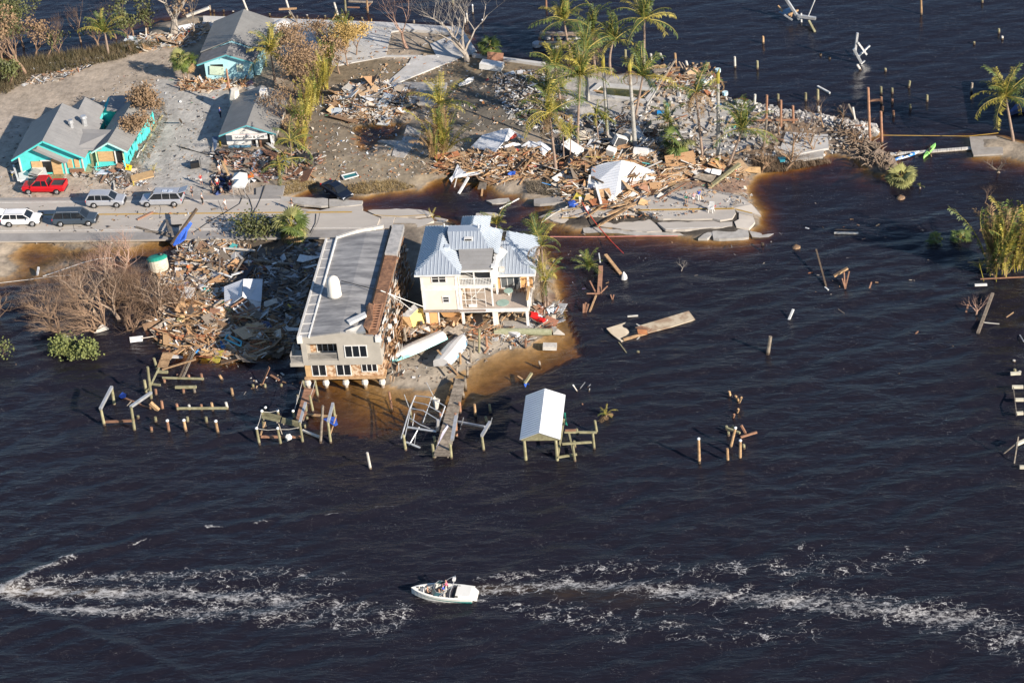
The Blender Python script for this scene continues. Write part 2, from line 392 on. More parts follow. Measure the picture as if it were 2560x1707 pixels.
# narrow bubbles trails left by wind
streak = np.zeros(WX.shape)
for pts, w in (([(1000,1300),(1130,1060),(1390,1000),(1420,930)], 1.3), ([(1200,1290),(1500,1010),(1550,960),(1620,850)], 1.5), ([(1590,700),(1620,640),(1640,610)], 2.), ([(1560,760),(1570,640)], 2.), ([(1880,440),(1890,700),(1870,760)], 2.),
               ([(2060,430),(2060,640),(2140,720)], 1.2), ([(2170,540),(2180,580),(2130,640),(2150,700)], .8), ([(1830,1000),(1860,1160),(1900,1250)], 1.3), ([(800,1200),(1000,1330),(950,1400)], 3), ([(700,1250),(560,1230),(480,1240)], 2.5),
               ([(1600,1250),(1560,1300),(1620,1380)], 2.5), ([(2300,1000),(2400,1100),(2560,1150)], 2.5), ([(2160,840),(2160,940)], .6), ([(2000,1200),(2100,1330),(2060,1480)], 2.5), ([(300,900),(420,960),(620,900)], 2), ([(430,990),(520,930)], 1.8), ([(1130,700),(1400,600)], .8)):
    band(pts, w, w, (.8, .8), streak, 1)
wme = gridmesh('water', WXS, WYS, WZ)
vattr(wme, 'depth', np.clip(depth, 0, 6)); vattr(wme, 'foam', foam); vattr(wme, 'churn', churn); vattr(wme, 'streak', streak)
wme.attributes.new('rip', 'FLOAT', 'POINT').data.foreach_set('value', calm.astype(np.float32).ravel())
def water_mat():
    mt = bpy.data.materials.new('sea_water'); mt.use_nodes = True; nt = mt.node_tree; N = nt.nodes; L = nt.links.new
    N.remove(N["Principled BSDF"]); out = N["Material Output"]
    def at(n): a = N.new('ShaderNodeAttribute'); a.attribute_name = n; return a.outputs['Fac']
    def ma(op, a, b=None, c=None, cl=False):
        x = N.new('ShaderNodeMath'); x.operation = op; x.use_clamp = cl
        for i, v in enumerate((a, b, c)):
            if v is None: continue
            if isinstance(v, (int, float)): x.inputs[i].default_value = v
            else: L(v, x.inputs[i])
        return x.outputs[0]
    geo = N.new('ShaderNodeNewGeometry')
    def mapped(rot, sc):
        mp = N.new('ShaderNodeMapping'); L(geo.outputs['Position'], mp.inputs[0]); mp.inputs['Rotation'].default_value = (0, 0, rot); mp.inputs['Scale'].default_value = sc; return mp.outputs[0]
    def nz(vec, s, d=3, r=.55):
        n = N.new('ShaderNodeTexNoise'); n.inputs['Scale'].default_value = s; n.inputs['Detail'].default_value = d; n.inputs['Roughness'].default_value = r; L(vec, n.inputs['Vector']); return n.outputs['Fac']
    rip = at('rip')
    v1 = mapped(-.2, (.55, 1.6, 1)); v2 = mapped(-.05, (.7, 1.8, 1))
    h = ma('ADD', ma('MULTIPLY', nz(v1, .55, 3), .24), ma('MULTIPLY', nz(v2, 1.9, 5, .65), .085))
    bp = N.new('ShaderNodeBump'); bp.inputs['Strength'].default_value = 1.0; L(ma('MULTIPLY', h, ma('ADD', ma('MULTIPLY', rip, .85), .15)), bp.inputs['Height']); bp.inputs['Distance'].default_value = 1.0
    dep = at('depth')
    k = []
    for kk in (1.3, 1.75, 2.9):
        k.append(ma('EXPONENT', ma('MULTIPLY', dep, -kk)))
    cc = N.new('ShaderNodeCombineColor'); [L(k[i], cc.inputs[i]) for i in range(3)]
    tr = N.new('ShaderNodeBsdfTransparent'); L(cc.outputs[0], tr.inputs[0])
    df = N.new('ShaderNodeBsdfDiffuse'); mxc = N.new('ShaderNodeMix'); mxc.data_type = 'RGBA'
    mxc.inputs[6].default_value = (.0125, .0112, .0170, 1); mxc.inputs[7].default_value = (.10, .065, .025, 1)
    churn = at('churn'); cn = nz(mapped(0, (.6, 1.6, 1)), 2.2, 4)
    L(ma('MULTIPLY', churn, ma('MULTIPLY', cn, 1.4), None, True), mxc.inputs[0]); 
    sc = N.new('ShaderNodeMix'); sc.data_type = 'RGBA'; sc.inputs[6].default_value = (0, 0, 0, 1); L(ma('MULTIPLY', dep, 1.2, None, True), sc.inputs[0]); L(mxc.outputs[2], sc.inputs[7]); L(sc.outputs[2], df.inputs[0])
    ad = N.new('ShaderNodeAddShader'); L(tr.outputs[0], ad.inputs[0]); L(df.outputs[0], ad.inputs[1])
    gl = N.new('ShaderNodeBsdfGlossy'); gl.inputs['Roughness'].default_value = .12; gl.inputs[0].default_value = (1, 1, 1, 1); L(bp.outputs[0], gl.inputs['Normal'])
    # reflectance of water seen from either side (Schlick), so that sunlight also gets down to the sand
    dt = N.new('ShaderNodeVectorMath'); dt.operation = 'DOT_PRODUCT'; L(bp.outputs[0], dt.inputs[0]); L(geo.outputs['Incoming'], dt.inputs[1])
    frv = ma('MULTIPLY_ADD', ma('POWER', ma('SUBTRACT', 1.0, ma('ABSOLUTE', dt.outputs['Value']), None, True), 5.0), .98, .021, True)
    m1 = N.new('ShaderNodeMixShader'); L(frv, m1.inputs[0]); L(ad.outputs[0], m1.inputs[1]); L(gl.outputs[0], m1.inputs[2])
    # foam: lace of cell walls + fine specks
    dist = N.new('ShaderNodeVectorMath'); dist.operation = 'ADD'; nn = N.new('ShaderNodeTexNoise'); nn.inputs['Scale'].default_value = .55; nn.inputs['Detail'].default_value = 2; L(geo.outputs['Position'], nn.inputs['Vector'])
    sb = N.new('ShaderNodeVectorMath'); sb.operation = 'SCALE'; L(nn.outputs['Color'], sb.inputs[0]); sb.inputs['Scale'].default_value = 1.3; L(sb.outputs[0], dist.inputs[1]); L(geo.outputs['Position'], dist.inputs[0])
    foam = at('foam')
    patch = nz(mapped(0, (1, 1, 1)), .55, 5, .7)
    f2 = ma('MULTIPLY', foam, ma('MULTIPLY_ADD', patch, 3.4, -1.05, True), None, False)
    def soft(d, wdt):
        # 1 on the cell wall, fading to 0 at its own width: lace with soft edges
        q = ma('DIVIDE', d, ma('MAXIMUM', wdt, .0008)); return ma('SUBTRACT', 1.0, ma('MULTIPLY', q, q), None, True)
    brk = ma('MULTIPLY_ADD', nz(mapped(-.1, (1, 1.3, 1)), 2.6, 6, .75), 4.5, -1.75, True)
    def ridge(sc_, dt_): return ma('ABSOLUTE', ma('MULTIPLY_ADD', nz(mapped(-.1, (.8, 1.15, 1)), sc_, dt_, .55), 2., -1.))
    e1 = ma('MULTIPLY', soft(ridge(.42, 4), ma('MULTIPLY', ma('SUBTRACT', f2, .15), .10)), brk)
    e2 = ma('MULTIPLY', soft(ridge(1.0, 4), ma('MULTIPLY', ma('SUBTRACT', f2, .25), .13)), brk)
    sp = N.new('ShaderNodeTexVoronoi'); sp.inputs['Scale'].default_value = 3.2; L(dist.outputs[0], sp.inputs['Vector'])
    streak = at('streak'); big = nz(mapped(.4, (1, .8, 1)), .16, 4, .7)
    thr = ma('MULTIPLY', ma('ADD', ma('ADD', ma('MULTIPLY', streak, .55), ma('MULTIPLY', foam, .5)), ma('MULTIPLY_ADD', big, 1.6, -.66, True)), ma('MULTIPLY_ADD', nz(mapped(0, (1, 1, 1)), .8, 3), 3.2, -1.25, True))
    e3 = ma('LESS_THAN', sp.outputs['Distance'], ma('MULTIPLY', thr, .24))
    fine = nz(mapped(-.1, (.75, 1.5, 1)), 1.5, 9, .78); broad = nz(mapped(-.1, (.5, 1., 1)), .35, 3)
    solid = ma('MULTIPLY', ma('SUBTRACT', ma('ADD', ma('MULTIPLY', fine, 1.0), ma('ADD', ma('MULTIPLY', foam, .28), ma('MULTIPLY', broad, .25))), .85), 6., None, True)
    solid = ma('MULTIPLY', solid, ma('MULTIPLY_ADD', foam, 3., -.6, True))
    fm = ma('MAXIMUM', ma('MAXIMUM', ma('MULTIPLY', e1, .95), ma('MULTIPLY', e2, .7)), ma('MAXIMUM', ma('MULTIPLY', e3, .55), ma('MULTIPLY', solid, .8)), None, True)
    fd = N.new('ShaderNodeBsdfDiffuse'); fd.inputs[0].default_value = (.60, .59, .58, 1)
    m2 = N.new('ShaderNodeMixShader'); L(fm, m2.inputs[0]); L(m1.outputs[0], m2.inputs[1]); L(fd.outputs[0], m2.inputs[2])
    L(m2.outputs[0], out.inputs[0]); return mt
wme.materials.append(water_mat()); tag(link('water', wme), kind='structure')

# ---------------------------------------------------------------- roads and slabs
ROADM = mat('road_surface', (.49, .45, .40), (.40, .365, .325), scale=.35, stretch=(.5, 2, 1), bump=.006, bscale=12, lo=.3, hi=.7)
SHOULDER = mat('shoulder_asphalt', (.34, .32, .30), (.26, .245, .23), scale=.5, bump=.01, bscale=10)
YEL = mat('yellow_line', (.50, .30, .045), (.40, .26, .07), scale=2)
WLINE = mat('white_line', (.70, .68, .64), (.5, .48, .45), scale=2)
road = link('road', None); tag(road, kind='structure')
def slab(pp, z, mt=ROADM, th=.3, parent=road, name='slab', dz=None, sub=True):
    """broken or whole plate traced at its own height; dz: height change from first to last corner side"""
    b = MB(); pts = []
    for i, (x, y) in enumerate(pp):
        zz = z + (dz[i] if dz else 0); pts.append(P(x, y, zz))
    if name == 'broken_slab':
        # torn edges: every long side steps in and out
        out = []
        for i, p in enumerate(pts):
            q = pts[(i+1) % len(pts)]; L_ = (q-p).length; k = int(L_/.7); out.append(p); nn = Vector((-(q-p).y, (q-p).x, 0)).normalized()
            for j in range(1, k): out.append(p.lerp(q, (j+rnd.uniform(-.3, .3))/k)+nn*rnd.uniform(-.03, .2)*(1 if L_ > 2 else .4))
        pts = out
    b.prism(pts, (0, 0, -th)); return b.build(name, mt, parent)
RZ = .82
slab([(-260,504),(300,500),(640,497),(700,496),(732,516),(760,529),(905,526),(950,545),(939,572),(905,592),(500,596),(200,600),(-260,604)], RZ, name='carriageway')
slab([(-260,497),(300,492),(640,487),(700,490),(700,497),(640,498),(300,501),(-260,505)], RZ-.02, SHOULDER, name='shoulder')
slab([(-260,586),(200,582),(500,578),(930,573),(905,593),(500,597),(200,601),(-260,605)], RZ+.012, SHOULDER, .05, name='shoulder')
slab([(640,470),(670,462),(712,464),(706,488),(640,490)], RZ-.03, SHOULDER, name='driveway_apron')
slab([(701,491),(740,493),(820,497),(820,514),(760,512),(735,507),(702,499)], .7, CONC, dz=(0,0,0,0,0,0,0), name='broken_slab')
slab([(823,498),(870,500),(907,502),(904,511),(862,515),(823,515)], .62, CONC, name='broken_slab')
slab([(745,523),(800,526),(848,516),(880,512),(907,514),(905,528),(830,531)], .5, name='broken_slab')
slab([(919,526),(980,523),(1049,524),(1083,535),(1066,539),(953,542)], .42, name='broken_slab')
slab([(953,546),(988,543),(976,570),(941,570)], .62, name='broken_slab')
slab([(991,543),(1050,548),(1080,544),(1085,552),(1030,574),(979,570)], .52, name='broken_slab')
slab([(942,575),(1024,578),(1000,592),(944,592)], .5, SHOULDER, name='broken_slab')
slab([(1088,543),(1120,549),(1108,556),(1060,566)], .12, name='broken_slab')
slab([(955,603),(985,601),(1000,622),(960,624)], .45, SHOULDER, name='broken_slab')
# eastern stretch, torn into plates: traced from the zoomed crop (scale 3.92, origin 1350,280)
def z8(l): return [(1350+a/3.92, 280+b/3.92) for a, b in l]
def eslab(l, z, mt=ROADM, dz=None, th=.35, name='broken_slab'): return slab(z8(l), z, mt, th, dz=dz, name=name)
eslab([(860,935),(1000,850),(1180,800),(1430,765),(1560,740),(1700,785),(2000,860),(2075,905),(2120,950),(2168,1015),(1905,938),(1540,942),(960,950)], .95, dz=(0,0,0,0,0,0,-.1,-.2,-.4,-.75,0,0,0), name='carriageway')
eslab([(1490,745),(1560,728),(1700,762),(2000,835),(2040,870),(1700,790),(1560,755)], .8, SHOULDER)
eslab([(-60,850),(290,822),(298,868),(120,893),(-60,898)], .5, SHOULDER)
eslab([(-10,1028),(100,985),(240,930),(420,925),(640,960),(860,965),(930,985),(660,1010),(430,1012),(160,1022),(60,1030)], .8, dz=(-.7,-.3,0,0,0,0,0,0,-.05,-.2,-.5))
eslab([(90,1050),(200,1035),(450,1022),(925,1000),(960,1012),(1120,1085),(1195,1165),(1000,1168),(700,1128),(420,1105),(250,1088)], .45, dz=(-.3,-.1,0,.1,.1,0,-.2,-.3,-.3,-.35,-.35))
eslab([(965,962),(1905,948),(1918,985),(1885,1040),(1765,1060),(1690,1043),(1440,1048),(1160,1040)], .82)
eslab([(1150,1084),(1450,1080),(1700,1066),(1765,1085),(1885,1075),(1885,1118),(1600,1136),(1230,1150)], .6)
eslab([(1950,985),(2080,1012),(2108,1075),(2050,1138),(1925,1125),(1905,1075),(1950,1050)], .7, dz=(0,-.2,-.3,-.3,-.1,0,0))
eslab([(1910,955),(2080,1000),(2090,1010),(1935,978)], .75)
eslab([(1550,1240),(1605,1195),(1690,1160),(1690,1200),(1640,1240)], .3, CONC)
eslab([(1700,1150),(1900,1146),(2040,1158),(2046,1225),(1900,1238),(1700,1236)], .35, CONC)
eslab([(2050,1165),(2170,1190),(2176,1205),(2290,1192),(2240,1225),(2080,1222)], .12, CONC)
eslab([(420,1120),(900,1172),(1350,1186),(1540,1188),(1500,1210),(900,1205),(430,1185)], .06, CONC, dz=(.05,0,0,.05,-.03,-.04,-.04))
slab([(1190,533),(1225,531),(1265,540),(1190,548)], .1, name='broken_slab')
slab([(1215,501),(1272,495),(1277,505),(1230,508)], .2, CONC, name='broken_slab')
def strip(pp, w, z, mt, parent=road, name='painted_line', th=.012):
    b = MB(); c = [P(x, y, z) for x, y in pp]
    for i in range(len(c)-1):
        a, e = c[i], c[i+1]; n = Vector((-(e-a).y, (e-a).x, 0)).normalized()*w/2
        b.prism([a-n, e-n, e+n, a+n], (0, 0, -th))
    return b.build(name, mt, parent)
for off in (0, .2):
    strip([(-200, 540.5-off*9), (300, 536.3-off*9), (760, 531.5-off*9)], .13, RZ+.016, YEL)
strip([(765,531),(880,530)], .3, RZ+.016, YEL)
strip([(-200,508.5),(300,504),(700,499.5)], .13, RZ+.016, WLINE)
strip([(-200,579),(400,574),(905,569)], .13, RZ+.028, WLINE)
strip(z8([(965,958),(1540,948),(1905,942)]), .16, .965, YEL); strip(z8([(965,966),(1540,955),(1905,951)]), .13, .83, YEL)
strip(z8([(1915,953),(2080,992)]), .2, .76+.01, YEL)
strip(z8([(100,992),(420,935),(640,965)]), .0+.15, .83, YEL); strip(z8([(210,1040),(450,1028),(925,1006)]), .15, .5, YEL)
strip(z8([(1235,1146),(1600,1132),(1760,1125)]), .1, .613, WLINE)
strip([(925,537),(1000,541),(1064,537)], .12, .433, YEL)
for cr in ([(800,531),(797,545),(793,558),(783,575),(776,590)], [(390,500),(402,520),(398,545)], [(545,500),(560,540),(552,575)], [(190,505),(178,540),(186,575)]):
    strip(cr, .035, RZ+.02, DARKGREY, name='crack', th=.01)

# concrete: sea wall, drives, floor plates
wall = tag(link('sea_wall', None), 'long pale concrete sea wall behind the houses and bare trees', 'sea wall')
WALLTOP = mat('sea_wall_concrete', (.60, .585, .56), (.48, .47, .45), scale=.8, bump=.006)
slab([(508,40),(952,55),(1153,68),(1160,76),(1150,84),(952,67),(508,50)], 1.0, WALLTOP, 1.6, wall, 'wall_cap')
slab([(1180,133),(1262,143),(1363,156),(1362,161),(1262,148),(1180,138)], .95, WALLTOP, 1.5, wall, 'wall_cap')
slab([(1150,84),(1160,80),(1192,128),(1180,134)], .97, WALLTOP, 1.5, wall, 'wall_cap')
paving = tag(link('paving', None), kind='structure')
slab([(506,52),(950,69),(1020,73),(978,80),(964,142),(700,140),(700,120),(640,80),(506,66)], .72, CONCW, .2, paving, 'paving_slab')
slab([(1075,110),(1112,95),(1150,84),(1178,135),(1110,160),(1000,205),(960,212),(1020,160),(1030,142),(964,142),(840,164),(790,160),(800,140),(964,138),(1090,138)], .70, CONCW, .2, paving, 'paving_slab')
slab([(1010,205),(1118,207),(1110,250),(1075,262),(1000,262),(995,230)], .85, CONC, .4, paving, 'floor_plate')
slab([(905,205),(1008,208),(992,250),(905,262),(870,240)], .75, CONCW, .25, paving, 'floor_plate')
slab([(1018,312),(1052,330),(1050,345),(1010,395),(980,390),(985,365),(945,352),(955,350),(1005,352)], .6, CONC, .3, paving, 'floor_plate')
slab([(1965,330),(2070,336),(2072,370),(1990,386),(1950,372)], .75, CONCW, .3, paving, 'floor_plate')
slab([(1950,380),(2060,372),(2058,392),(1960,405)], .6, CONC, .3, paving, 'floor_plate')
slab([(1100,792),(1345,806),(1340,826),(1130,815)], .62, CONC, .5, paving, 'floor_plate')
slab([(2424,342),(2490,340),(2508,368),(2508,384),(2434,388),(2428,370)], .45, mat('tilted_slab', (.40,.37,.33), (.28,.25,.22), scale=.5), .25, paving, 'floor_plate')
for l in ([(1400,300),(1450,296),(1462,318),(1408,322)], [(1690,268),(1732,272),(1722,292),(1682,286)], [(1740,280),(1770,282),(1768,300),(1732,298)], [(1770,272),(1820,276),(1830,292),(1775,290)], [(1620,255),(1644,258),(1640,268),(1616,265)]):
    slab(l, .72+U(0,.15), CONC, .2, paving, 'floor_plate')
for k in range(34):
    x, y = rnd.choice([(U(1600,1900), U(235,300)), (U(1850,2180), U(290,345)), (U(1450,1700), U(290,360))])
    if y < 180+(x-1500)*.2: continue
    s = U(4, 12); a = U(0, 6.28); n = rnd.choice((4, 5))
    slab([(x+s*math.cos(a+i*6.28/n)*U(.7,1.2), y+s*.55*math.sin(a+i*6.28/n)*U(.7,1.2)) for i in range(n)][::-1], U(.6,.95), rnd.choice((CONC, CONCW)), .15, paving, 'rubble_slab', dz=[U(-.12,.15) for i in range(n)])
# ---------------------------------------------------------------- buildings
CREAM = mat('cream_siding', (.84, .73, .60), (.76, .65, .52), scale=.8, rough=.7)
TEAL = mat('teal_paint', (.10, .66, .64), (.08, .54, .52), scale=1)
PALEBLUE = mat('pale_blue_paint', (.45, .76, .80), (.36, .62, .68), scale=1)
TRIMBLUE = mat('turquoise_trim', (.12, .42, .47), (.1, .34, .38))
PLY = mat('plywood', (.60, .40, .20), (.46, .30, .15), scale=1.4, stretch=(1, 1, 3))
TAUPE = mat('taupe_stucco', (.42, .39, .34), (.36, .335, .29), scale=.8)
ORANGE = mat('orange_inner_wall', (.80, .46, .20), (.66, .36, .15), scale=1)
DECKF = mat('deck_floor', (.52, .44, .37), (.42, .35, .29), scale=.8)
DARKIN = mat('dark_inside', (.035, .03, .027), (.02, .018, .016))
STONE = mat('stone_veneer', (.58, .44, .30), (.30, .15, .07), scale=2.6, lo=.42, hi=.56, bump=.05, bscale=3, c3=(.62, .50, .38))
MEMBR = mat('roof_membrane', (.36, .355, .35), (.17, .17, .175), scale=.55, stretch=(.5, 2.2, 1), bump=.01, lo=.38, hi=.64, rough=.75)
BROWNR = mat('torn_brown_roofing', (.30, .16, .09), (.13, .07, .045), scale=1.8, bump=.05, bscale=4)
ROOFBLUE = mat('standing_seam_metal', (.53, .58, .63), (.48, .53, .59), rough=.42, scale=.7, metal=.45)
ROOFG = ribbed('grey_metal_roof', (.265, .26, .245), (.205, .20, .19), .84, 1, rough=.55, bump=.03, duty=.07)
ROOFL = ribbed('ribbed_roof_light', (.30, .295, .285), (.235, .23, .225), .84, 1, rough=.5, bump=.03, duty=.07)
ROOFW = ribbed('white_metal_roof', (.70, .71, .72), (.60, .61, .62), .45, 1, rough=.45, bump=.025)
FLATR = mat('flat_grey_roofing', (.28, .275, .27), (.24, .235, .23), scale=.7)
SHINGLE = mat('shingle_grey', (.25, .24, .235), (.19, .185, .18), scale=1.2, bump=.02, bscale=7)

def pane_window(h, x0, x1, z0, z1, y, nx=2, ny=1, fm=None, th=.07, sgn=-1, glass=None, fw=.07, name='window'):
    """framed window on a wall facing -y (sgn -1)"""
    fm = fm or WHITE; b = MB(); ya, yb = sorted((y, y+sgn*th))
    b.bx(x0, x1, ya, yb, z0, z0+fw); b.bx(x0, x1, ya, yb, z1-fw, z1)
    for i in range(nx+1):
        x = x0+(x1-x0-fw)*i/nx; b.bx(x, x+fw, ya, yb, z0+fw, z1-fw)
    w = b.build(name, fm, h)
    for i in range(nx):
        for j in range(ny):
            g = MB(); a = x0+(x1-x0-fw)*i/nx+fw; c = x0+(x1-x0-fw)*(i+1)/nx
            za = z0+fw+(z1-z0-2*fw)*j/ny; zb = z0+fw+(z1-z0-2*fw)*(j+1)/ny
            if j: za += fw*.6
            g.bx(a, c, y-.0+sgn*.01-.008, y+sgn*.01+.008, za, zb); g.build('pane', glass or GLASS, w)
    if ny > 1:
        b2 = MB()
        for j in range(1, ny):
            z = z0+fw+(z1-z0-2*fw)*j/ny; b2.bx(x0+fw, x1-fw, y+sgn*.03-.012, y+sgn*.03+.012, z, z+fw*.6)
        b2.build('glazing_bar', fm, w)
    return w
def gable_roof(h, x0, x1, y0, y1, ze, zr, m, xr=None, th=.14, xr1=None, dx1=0, name='roof', ym=None):
    """two slopes with the ridge along y; dx1 shifts the far end"""
    xr = (x0+x1)/2 if xr is None else xr; xr1 = xr+dx1 if xr1 is None else xr1
    for nm, xa, xb in (('l', x0, x1), ):
        b = MB()
        b.prism([(x0, y0, ze), (xr, y0, zr), (xr1, y1, zr), (x0+dx1, y1, ze)][::-1], (0, 0, -th))
        o = b.build('roof_slope', m, h)
        b = MB(); b.prism([(xr+.002, y0, zr), (x1, y0, ze), (x1+dx1, y1, ze), (xr1+.002, y1, zr)][::-1], (0, 0, -th))
        b.build('roof_slope', m, h)
def poly_part(h, name, pts, m, th=.12, d=None):
    b = MB(); b.prism(pts, d or (0, 0, -th)); return b.build(name, m, h)
def box_part(h, name, x0, x1, y0, y1, z0, z1, m):
    b = MB(); b.bx(x0, x1, y0, y1, z0, z1); return b.build(name, m, h)
def pent(h, x0, x1, y, z0, ze, zr, m, xr=None, th=.15, name='gable_wall'):
    xr = (x0+x1)/2 if xr is None else xr
    b = MB(); b.prism([(x0, y, z0), (x1, y, z0), (x1, y, ze), (xr, y, zr), (x0, y, ze)], (0, th, 0)); return b.build(name, m, h)
def seams(h, A, B, Cc, D, n, w=.035, hh=.05, m=None):
    """standing seams from edge A-B up to edge D-C as one stuff mesh per slope"""
    b = MB(); A, B, Cc, D = map(Vector, (A, B, Cc, D)); nn = (B-A).cross(D-A).normalized()
    if nn.z < 0: nn = -nn
    for i in range(1, n):
        t = i/n; p = A.lerp(B, t)+nn*hh*.5; q = D.lerp(Cc, t)+nn*hh*.5
        if (p-q).length > .1: b.beam(p, q, w, hh)
    return b
# cream stilt house
H = thing('stilt_house', (10.4, 2, .5), 'cream three-storey stilt house with blue-grey standing-seam metal roofs and open decks', 'house')
SEAM = mat('seam_metal', (.62, .68, .74), (.52, .58, .64), rough=.4, metal=.2)
def hipset(h, slopes, m):
    for pts, n in slopes:
        o = poly_part(h, 'roof_slope', pts, m, .12)
        A, B = Vector(pts[0]), Vector(pts[1]); T = [Vector(p) for p in pts[2:]]
        if n:
            # seams run up the slope from the eave A-B, clipped by the upper outline
            e = (B-A); L = e.length; e.normalize(); nn = e.cross(T[0]-A).normalized()
            if nn.z < 0: nn = -nn
            up = nn.cross(e).normalized()
            if up.z < 0: up = -up
            loc = [((Vector(p)-A).dot(e), (Vector(p)-A).dot(up)) for p in pts]
            b = MB(); k = .25
            while k < L+3:
                ys = []
                for i in range(len(loc)):
                    (xa, ya), (xb, yb) = loc[i], loc[(i+1) % len(loc)]
                    if (xa-k)*(xb-k) < 0: ys.append(ya+(yb-ya)*(k-xa)/(xb-xa))
                if len(ys) >= 2:
                    p = A+e*k+up*min(ys)+nn*.03; q = A+e*k+up*max(ys)+nn*.03
                    if (p-q).length > .15: b.beam(p, q, .045, .06)
                k += n
            if b.f: tag(b.build('roof_seams', SEAM, o), kind='stuff')
# tower roof (hip both ends), cross roof, rear wing, right wing
zE, zR = 8.25, 9.85
hipset(H, [([(3.7, .95, zE), (9.1, .95, zE), (6.45, 4.0, zR)], .42),
           ([(3.75, 12.1, zE), (3.7, .95, zE), (6.45, 4.0, zR), (6.5, 9.4, zR)], .42),
           ([(9.1, .95, zE), (9.1, 12.0, zE), (6.5, 9.4, zR), (6.45, 4.0, zR)], .42),
           ([(9.1, 12.0, zE), (3.75, 12.1, zE), (6.5, 9.4, zR)], 0)], ROOFBLUE)
hipset(H, [([(7.55, 5.15, 9.12), (12.15, 5.15, 9.12), (10.95, 7.2, 10.3), (7.1, 7.2, 10.3)], .42),
           ([(13.2, 5.0, 8.4), (13.2, 10.6, 8.4), (10.95, 8.6, 10.3), (10.95, 7.2, 10.3), (12.15, 5.15, 9.12)], .42),
           ([(13.2, 10.6, 8.4), (7.1, 10.6, 8.4), (7.1, 8.6, 10.3), (10.95, 8.6, 10.3)], 0),
           ([(7.1, 7.2, 10.3), (10.95, 7.2, 10.3), (10.95, 8.6, 10.29), (7.1, 8.6, 10.29)], 0)], ROOFBLUE)
hipset(H, [([(8.0, 14.0, 8.35), (8.0, 10.0, 8.35), (9.78, 9.9, 9.7), (9.78, 11.8, 9.7)], .42),
           ([(11.5, 10.0, 8.35), (11.5, 14.0, 8.35), (9.78, 11.8, 9.7), (9.78, 9.9, 9.7)], .42),
           ([(11.5, 14.0, 8.35), (8.0, 14.0, 8.35), (9.78, 11.8, 9.7)], 0)], ROOFBLUE)
hipset(H, [([(12.75, 4.6, 5.95), (17.3, 4.5, 5.95), (13.6, 8.7, 8.0), (12.95, 8.6, 8.0)], .42),
           ([(17.3, 4.5, 5.95), (17.4, 12.9, 5.95), (13.6, 11.0, 8.0), (13.6, 8.7, 8.0)], .42),
           ([(17.4, 12.9, 5.95), (12.9, 12.9, 5.95), (12.95, 11.0, 8.0), (13.6, 11.0, 8.0)], 0)], ROOFBLUE)
poly_part(H, 'flat_roof', [(8.95, 2.25, 8.12), (12.5, 2.2, 8.12), (12.62, 5.2, 9.15), (8.5, 5.4, 9.15)], FLATR, .16)
for i in range(1, 5):
    t = i/5; poly_part(H, 'roofing_sheet', [(8.95-.45*t, 2.25+3.15*t, 8.135+1.03*t), (12.5+.1*t, 2.2+3*t, 8.135+1.03*t), (12.5+.1*t, 2.24+3*t, 8.15+1.03*t), (8.95-.45*t, 2.29+3.15*t, 8.15+1.03*t)], SHINGLE, .01)
b = MB()
for i in range(14): b.box((12.56+U(-.04, .12), 2.3+i*.21, 8.05+i*.07), (.14, .2, .12), Matrix.Rotation(U(-1, 1), 3, 'Z'))
b.build('torn_roof_edge', BLACK, H)
box_part(H, 'skylight', 9.15, 10.15, 6.0, 6.55, 9.7, 9.98, WHITE).rotation_euler = (0, 0, 0)
box_part(H, 'skylight_opening', 9.25, 10.05, 5.96, 6.5, 9.75, 9.93, BLACK)
box_part(H, 'roof_vent', 6.95, 7.5, 4.6, 5.3, 9.2, 9.72, SEAM)
b = MB(); b.tube([(6.5, 9.0, 9.8), (6.5, 9.0, 10.35)], .09, 8); b.build('vent_pipe', WHITE, H); b = MB(); b.tube([(10.7, 8, 10.2), (10.7, 8, 10.7)], .09, 8); b.build('vent_pipe', WHITE, H)
poly_part(H, 'louvred_panel', [(12.85, 5.3, 6.9), (14.0, 6.9, 7.65), (13.1, 7.7, 7.9), (12.8, 6.2, 7.3)], WHITE, .1)
box_part(H, 'hatch', 13.1, 13.7, 4.75, 5.3, 6.1, 6.55, OFFWHITE)
# walls
box_part(H, 'wall', 4.3, 8.52, 1.55, 11.5, 3.1, 8.16, CREAM)
box_part(H, 'wall', 8.53, 12.95, 5.35, 10.3, 6.0, 8.4, CREAM)
box_part(H, 'wall', 8.53, 16.8, 6.1, 12.4, 3.1, 5.9, CREAM)
box_part(H, 'wall', 8.2, 11.3, 10.31, 13.6, 5.0, 8.3, CREAM)
box_part(H, 'white_wall', 12.52, 13.0, 2.35, 5.34, 6.0, 8.35, WHITE)
for x0, x1 in ((4.25, 4.5), (8.27, 8.56)): box_part(H, 'corner_trim', x0, x1, 1.5, 1.56, 3.12, 8.0, WHITE)
box_part(H, 'floor_band', 4.24, 8.57, 1.47, 1.545, 5.75, 6.35, WHITE)
box_part(H, 'fascia', 3.7, 9.1, .93, 1.0, 8.0, 8.2, WHITE); box_part(H, 'soffit', 3.75, 9.05, 1.02, 1.54, 8.06, 8.12, WHITE)
box_part(H, 'fascia', 12.75, 17.35, 4.44, 4.52, 5.6, 5.88, WHITE); box_part(H, 'fascia', 17.3, 17.36, 4.53, 12.8, 5.62, 5.86, WHITE)
box_part(H, 'ceiling', 12.8, 17.25, 4.6, 6.08, 5.7, 5.8, WHITE)
pane_window(H, 5.55, 7.3, 6.78, 7.85, 1.55, 2, 2, fw=.09); pane_window(H, 6.6, 7.45, 4.05, 4.95, 1.55, 1, 2, fw=.1)
box_part(H, 'rubble_edge', 4.2, 11.6, 1.35, 1.75, 2.86, 3.09, mat('crumbled_block', (.33, .27, .24), (.2, .17, .15), scale=4, bump=.05))
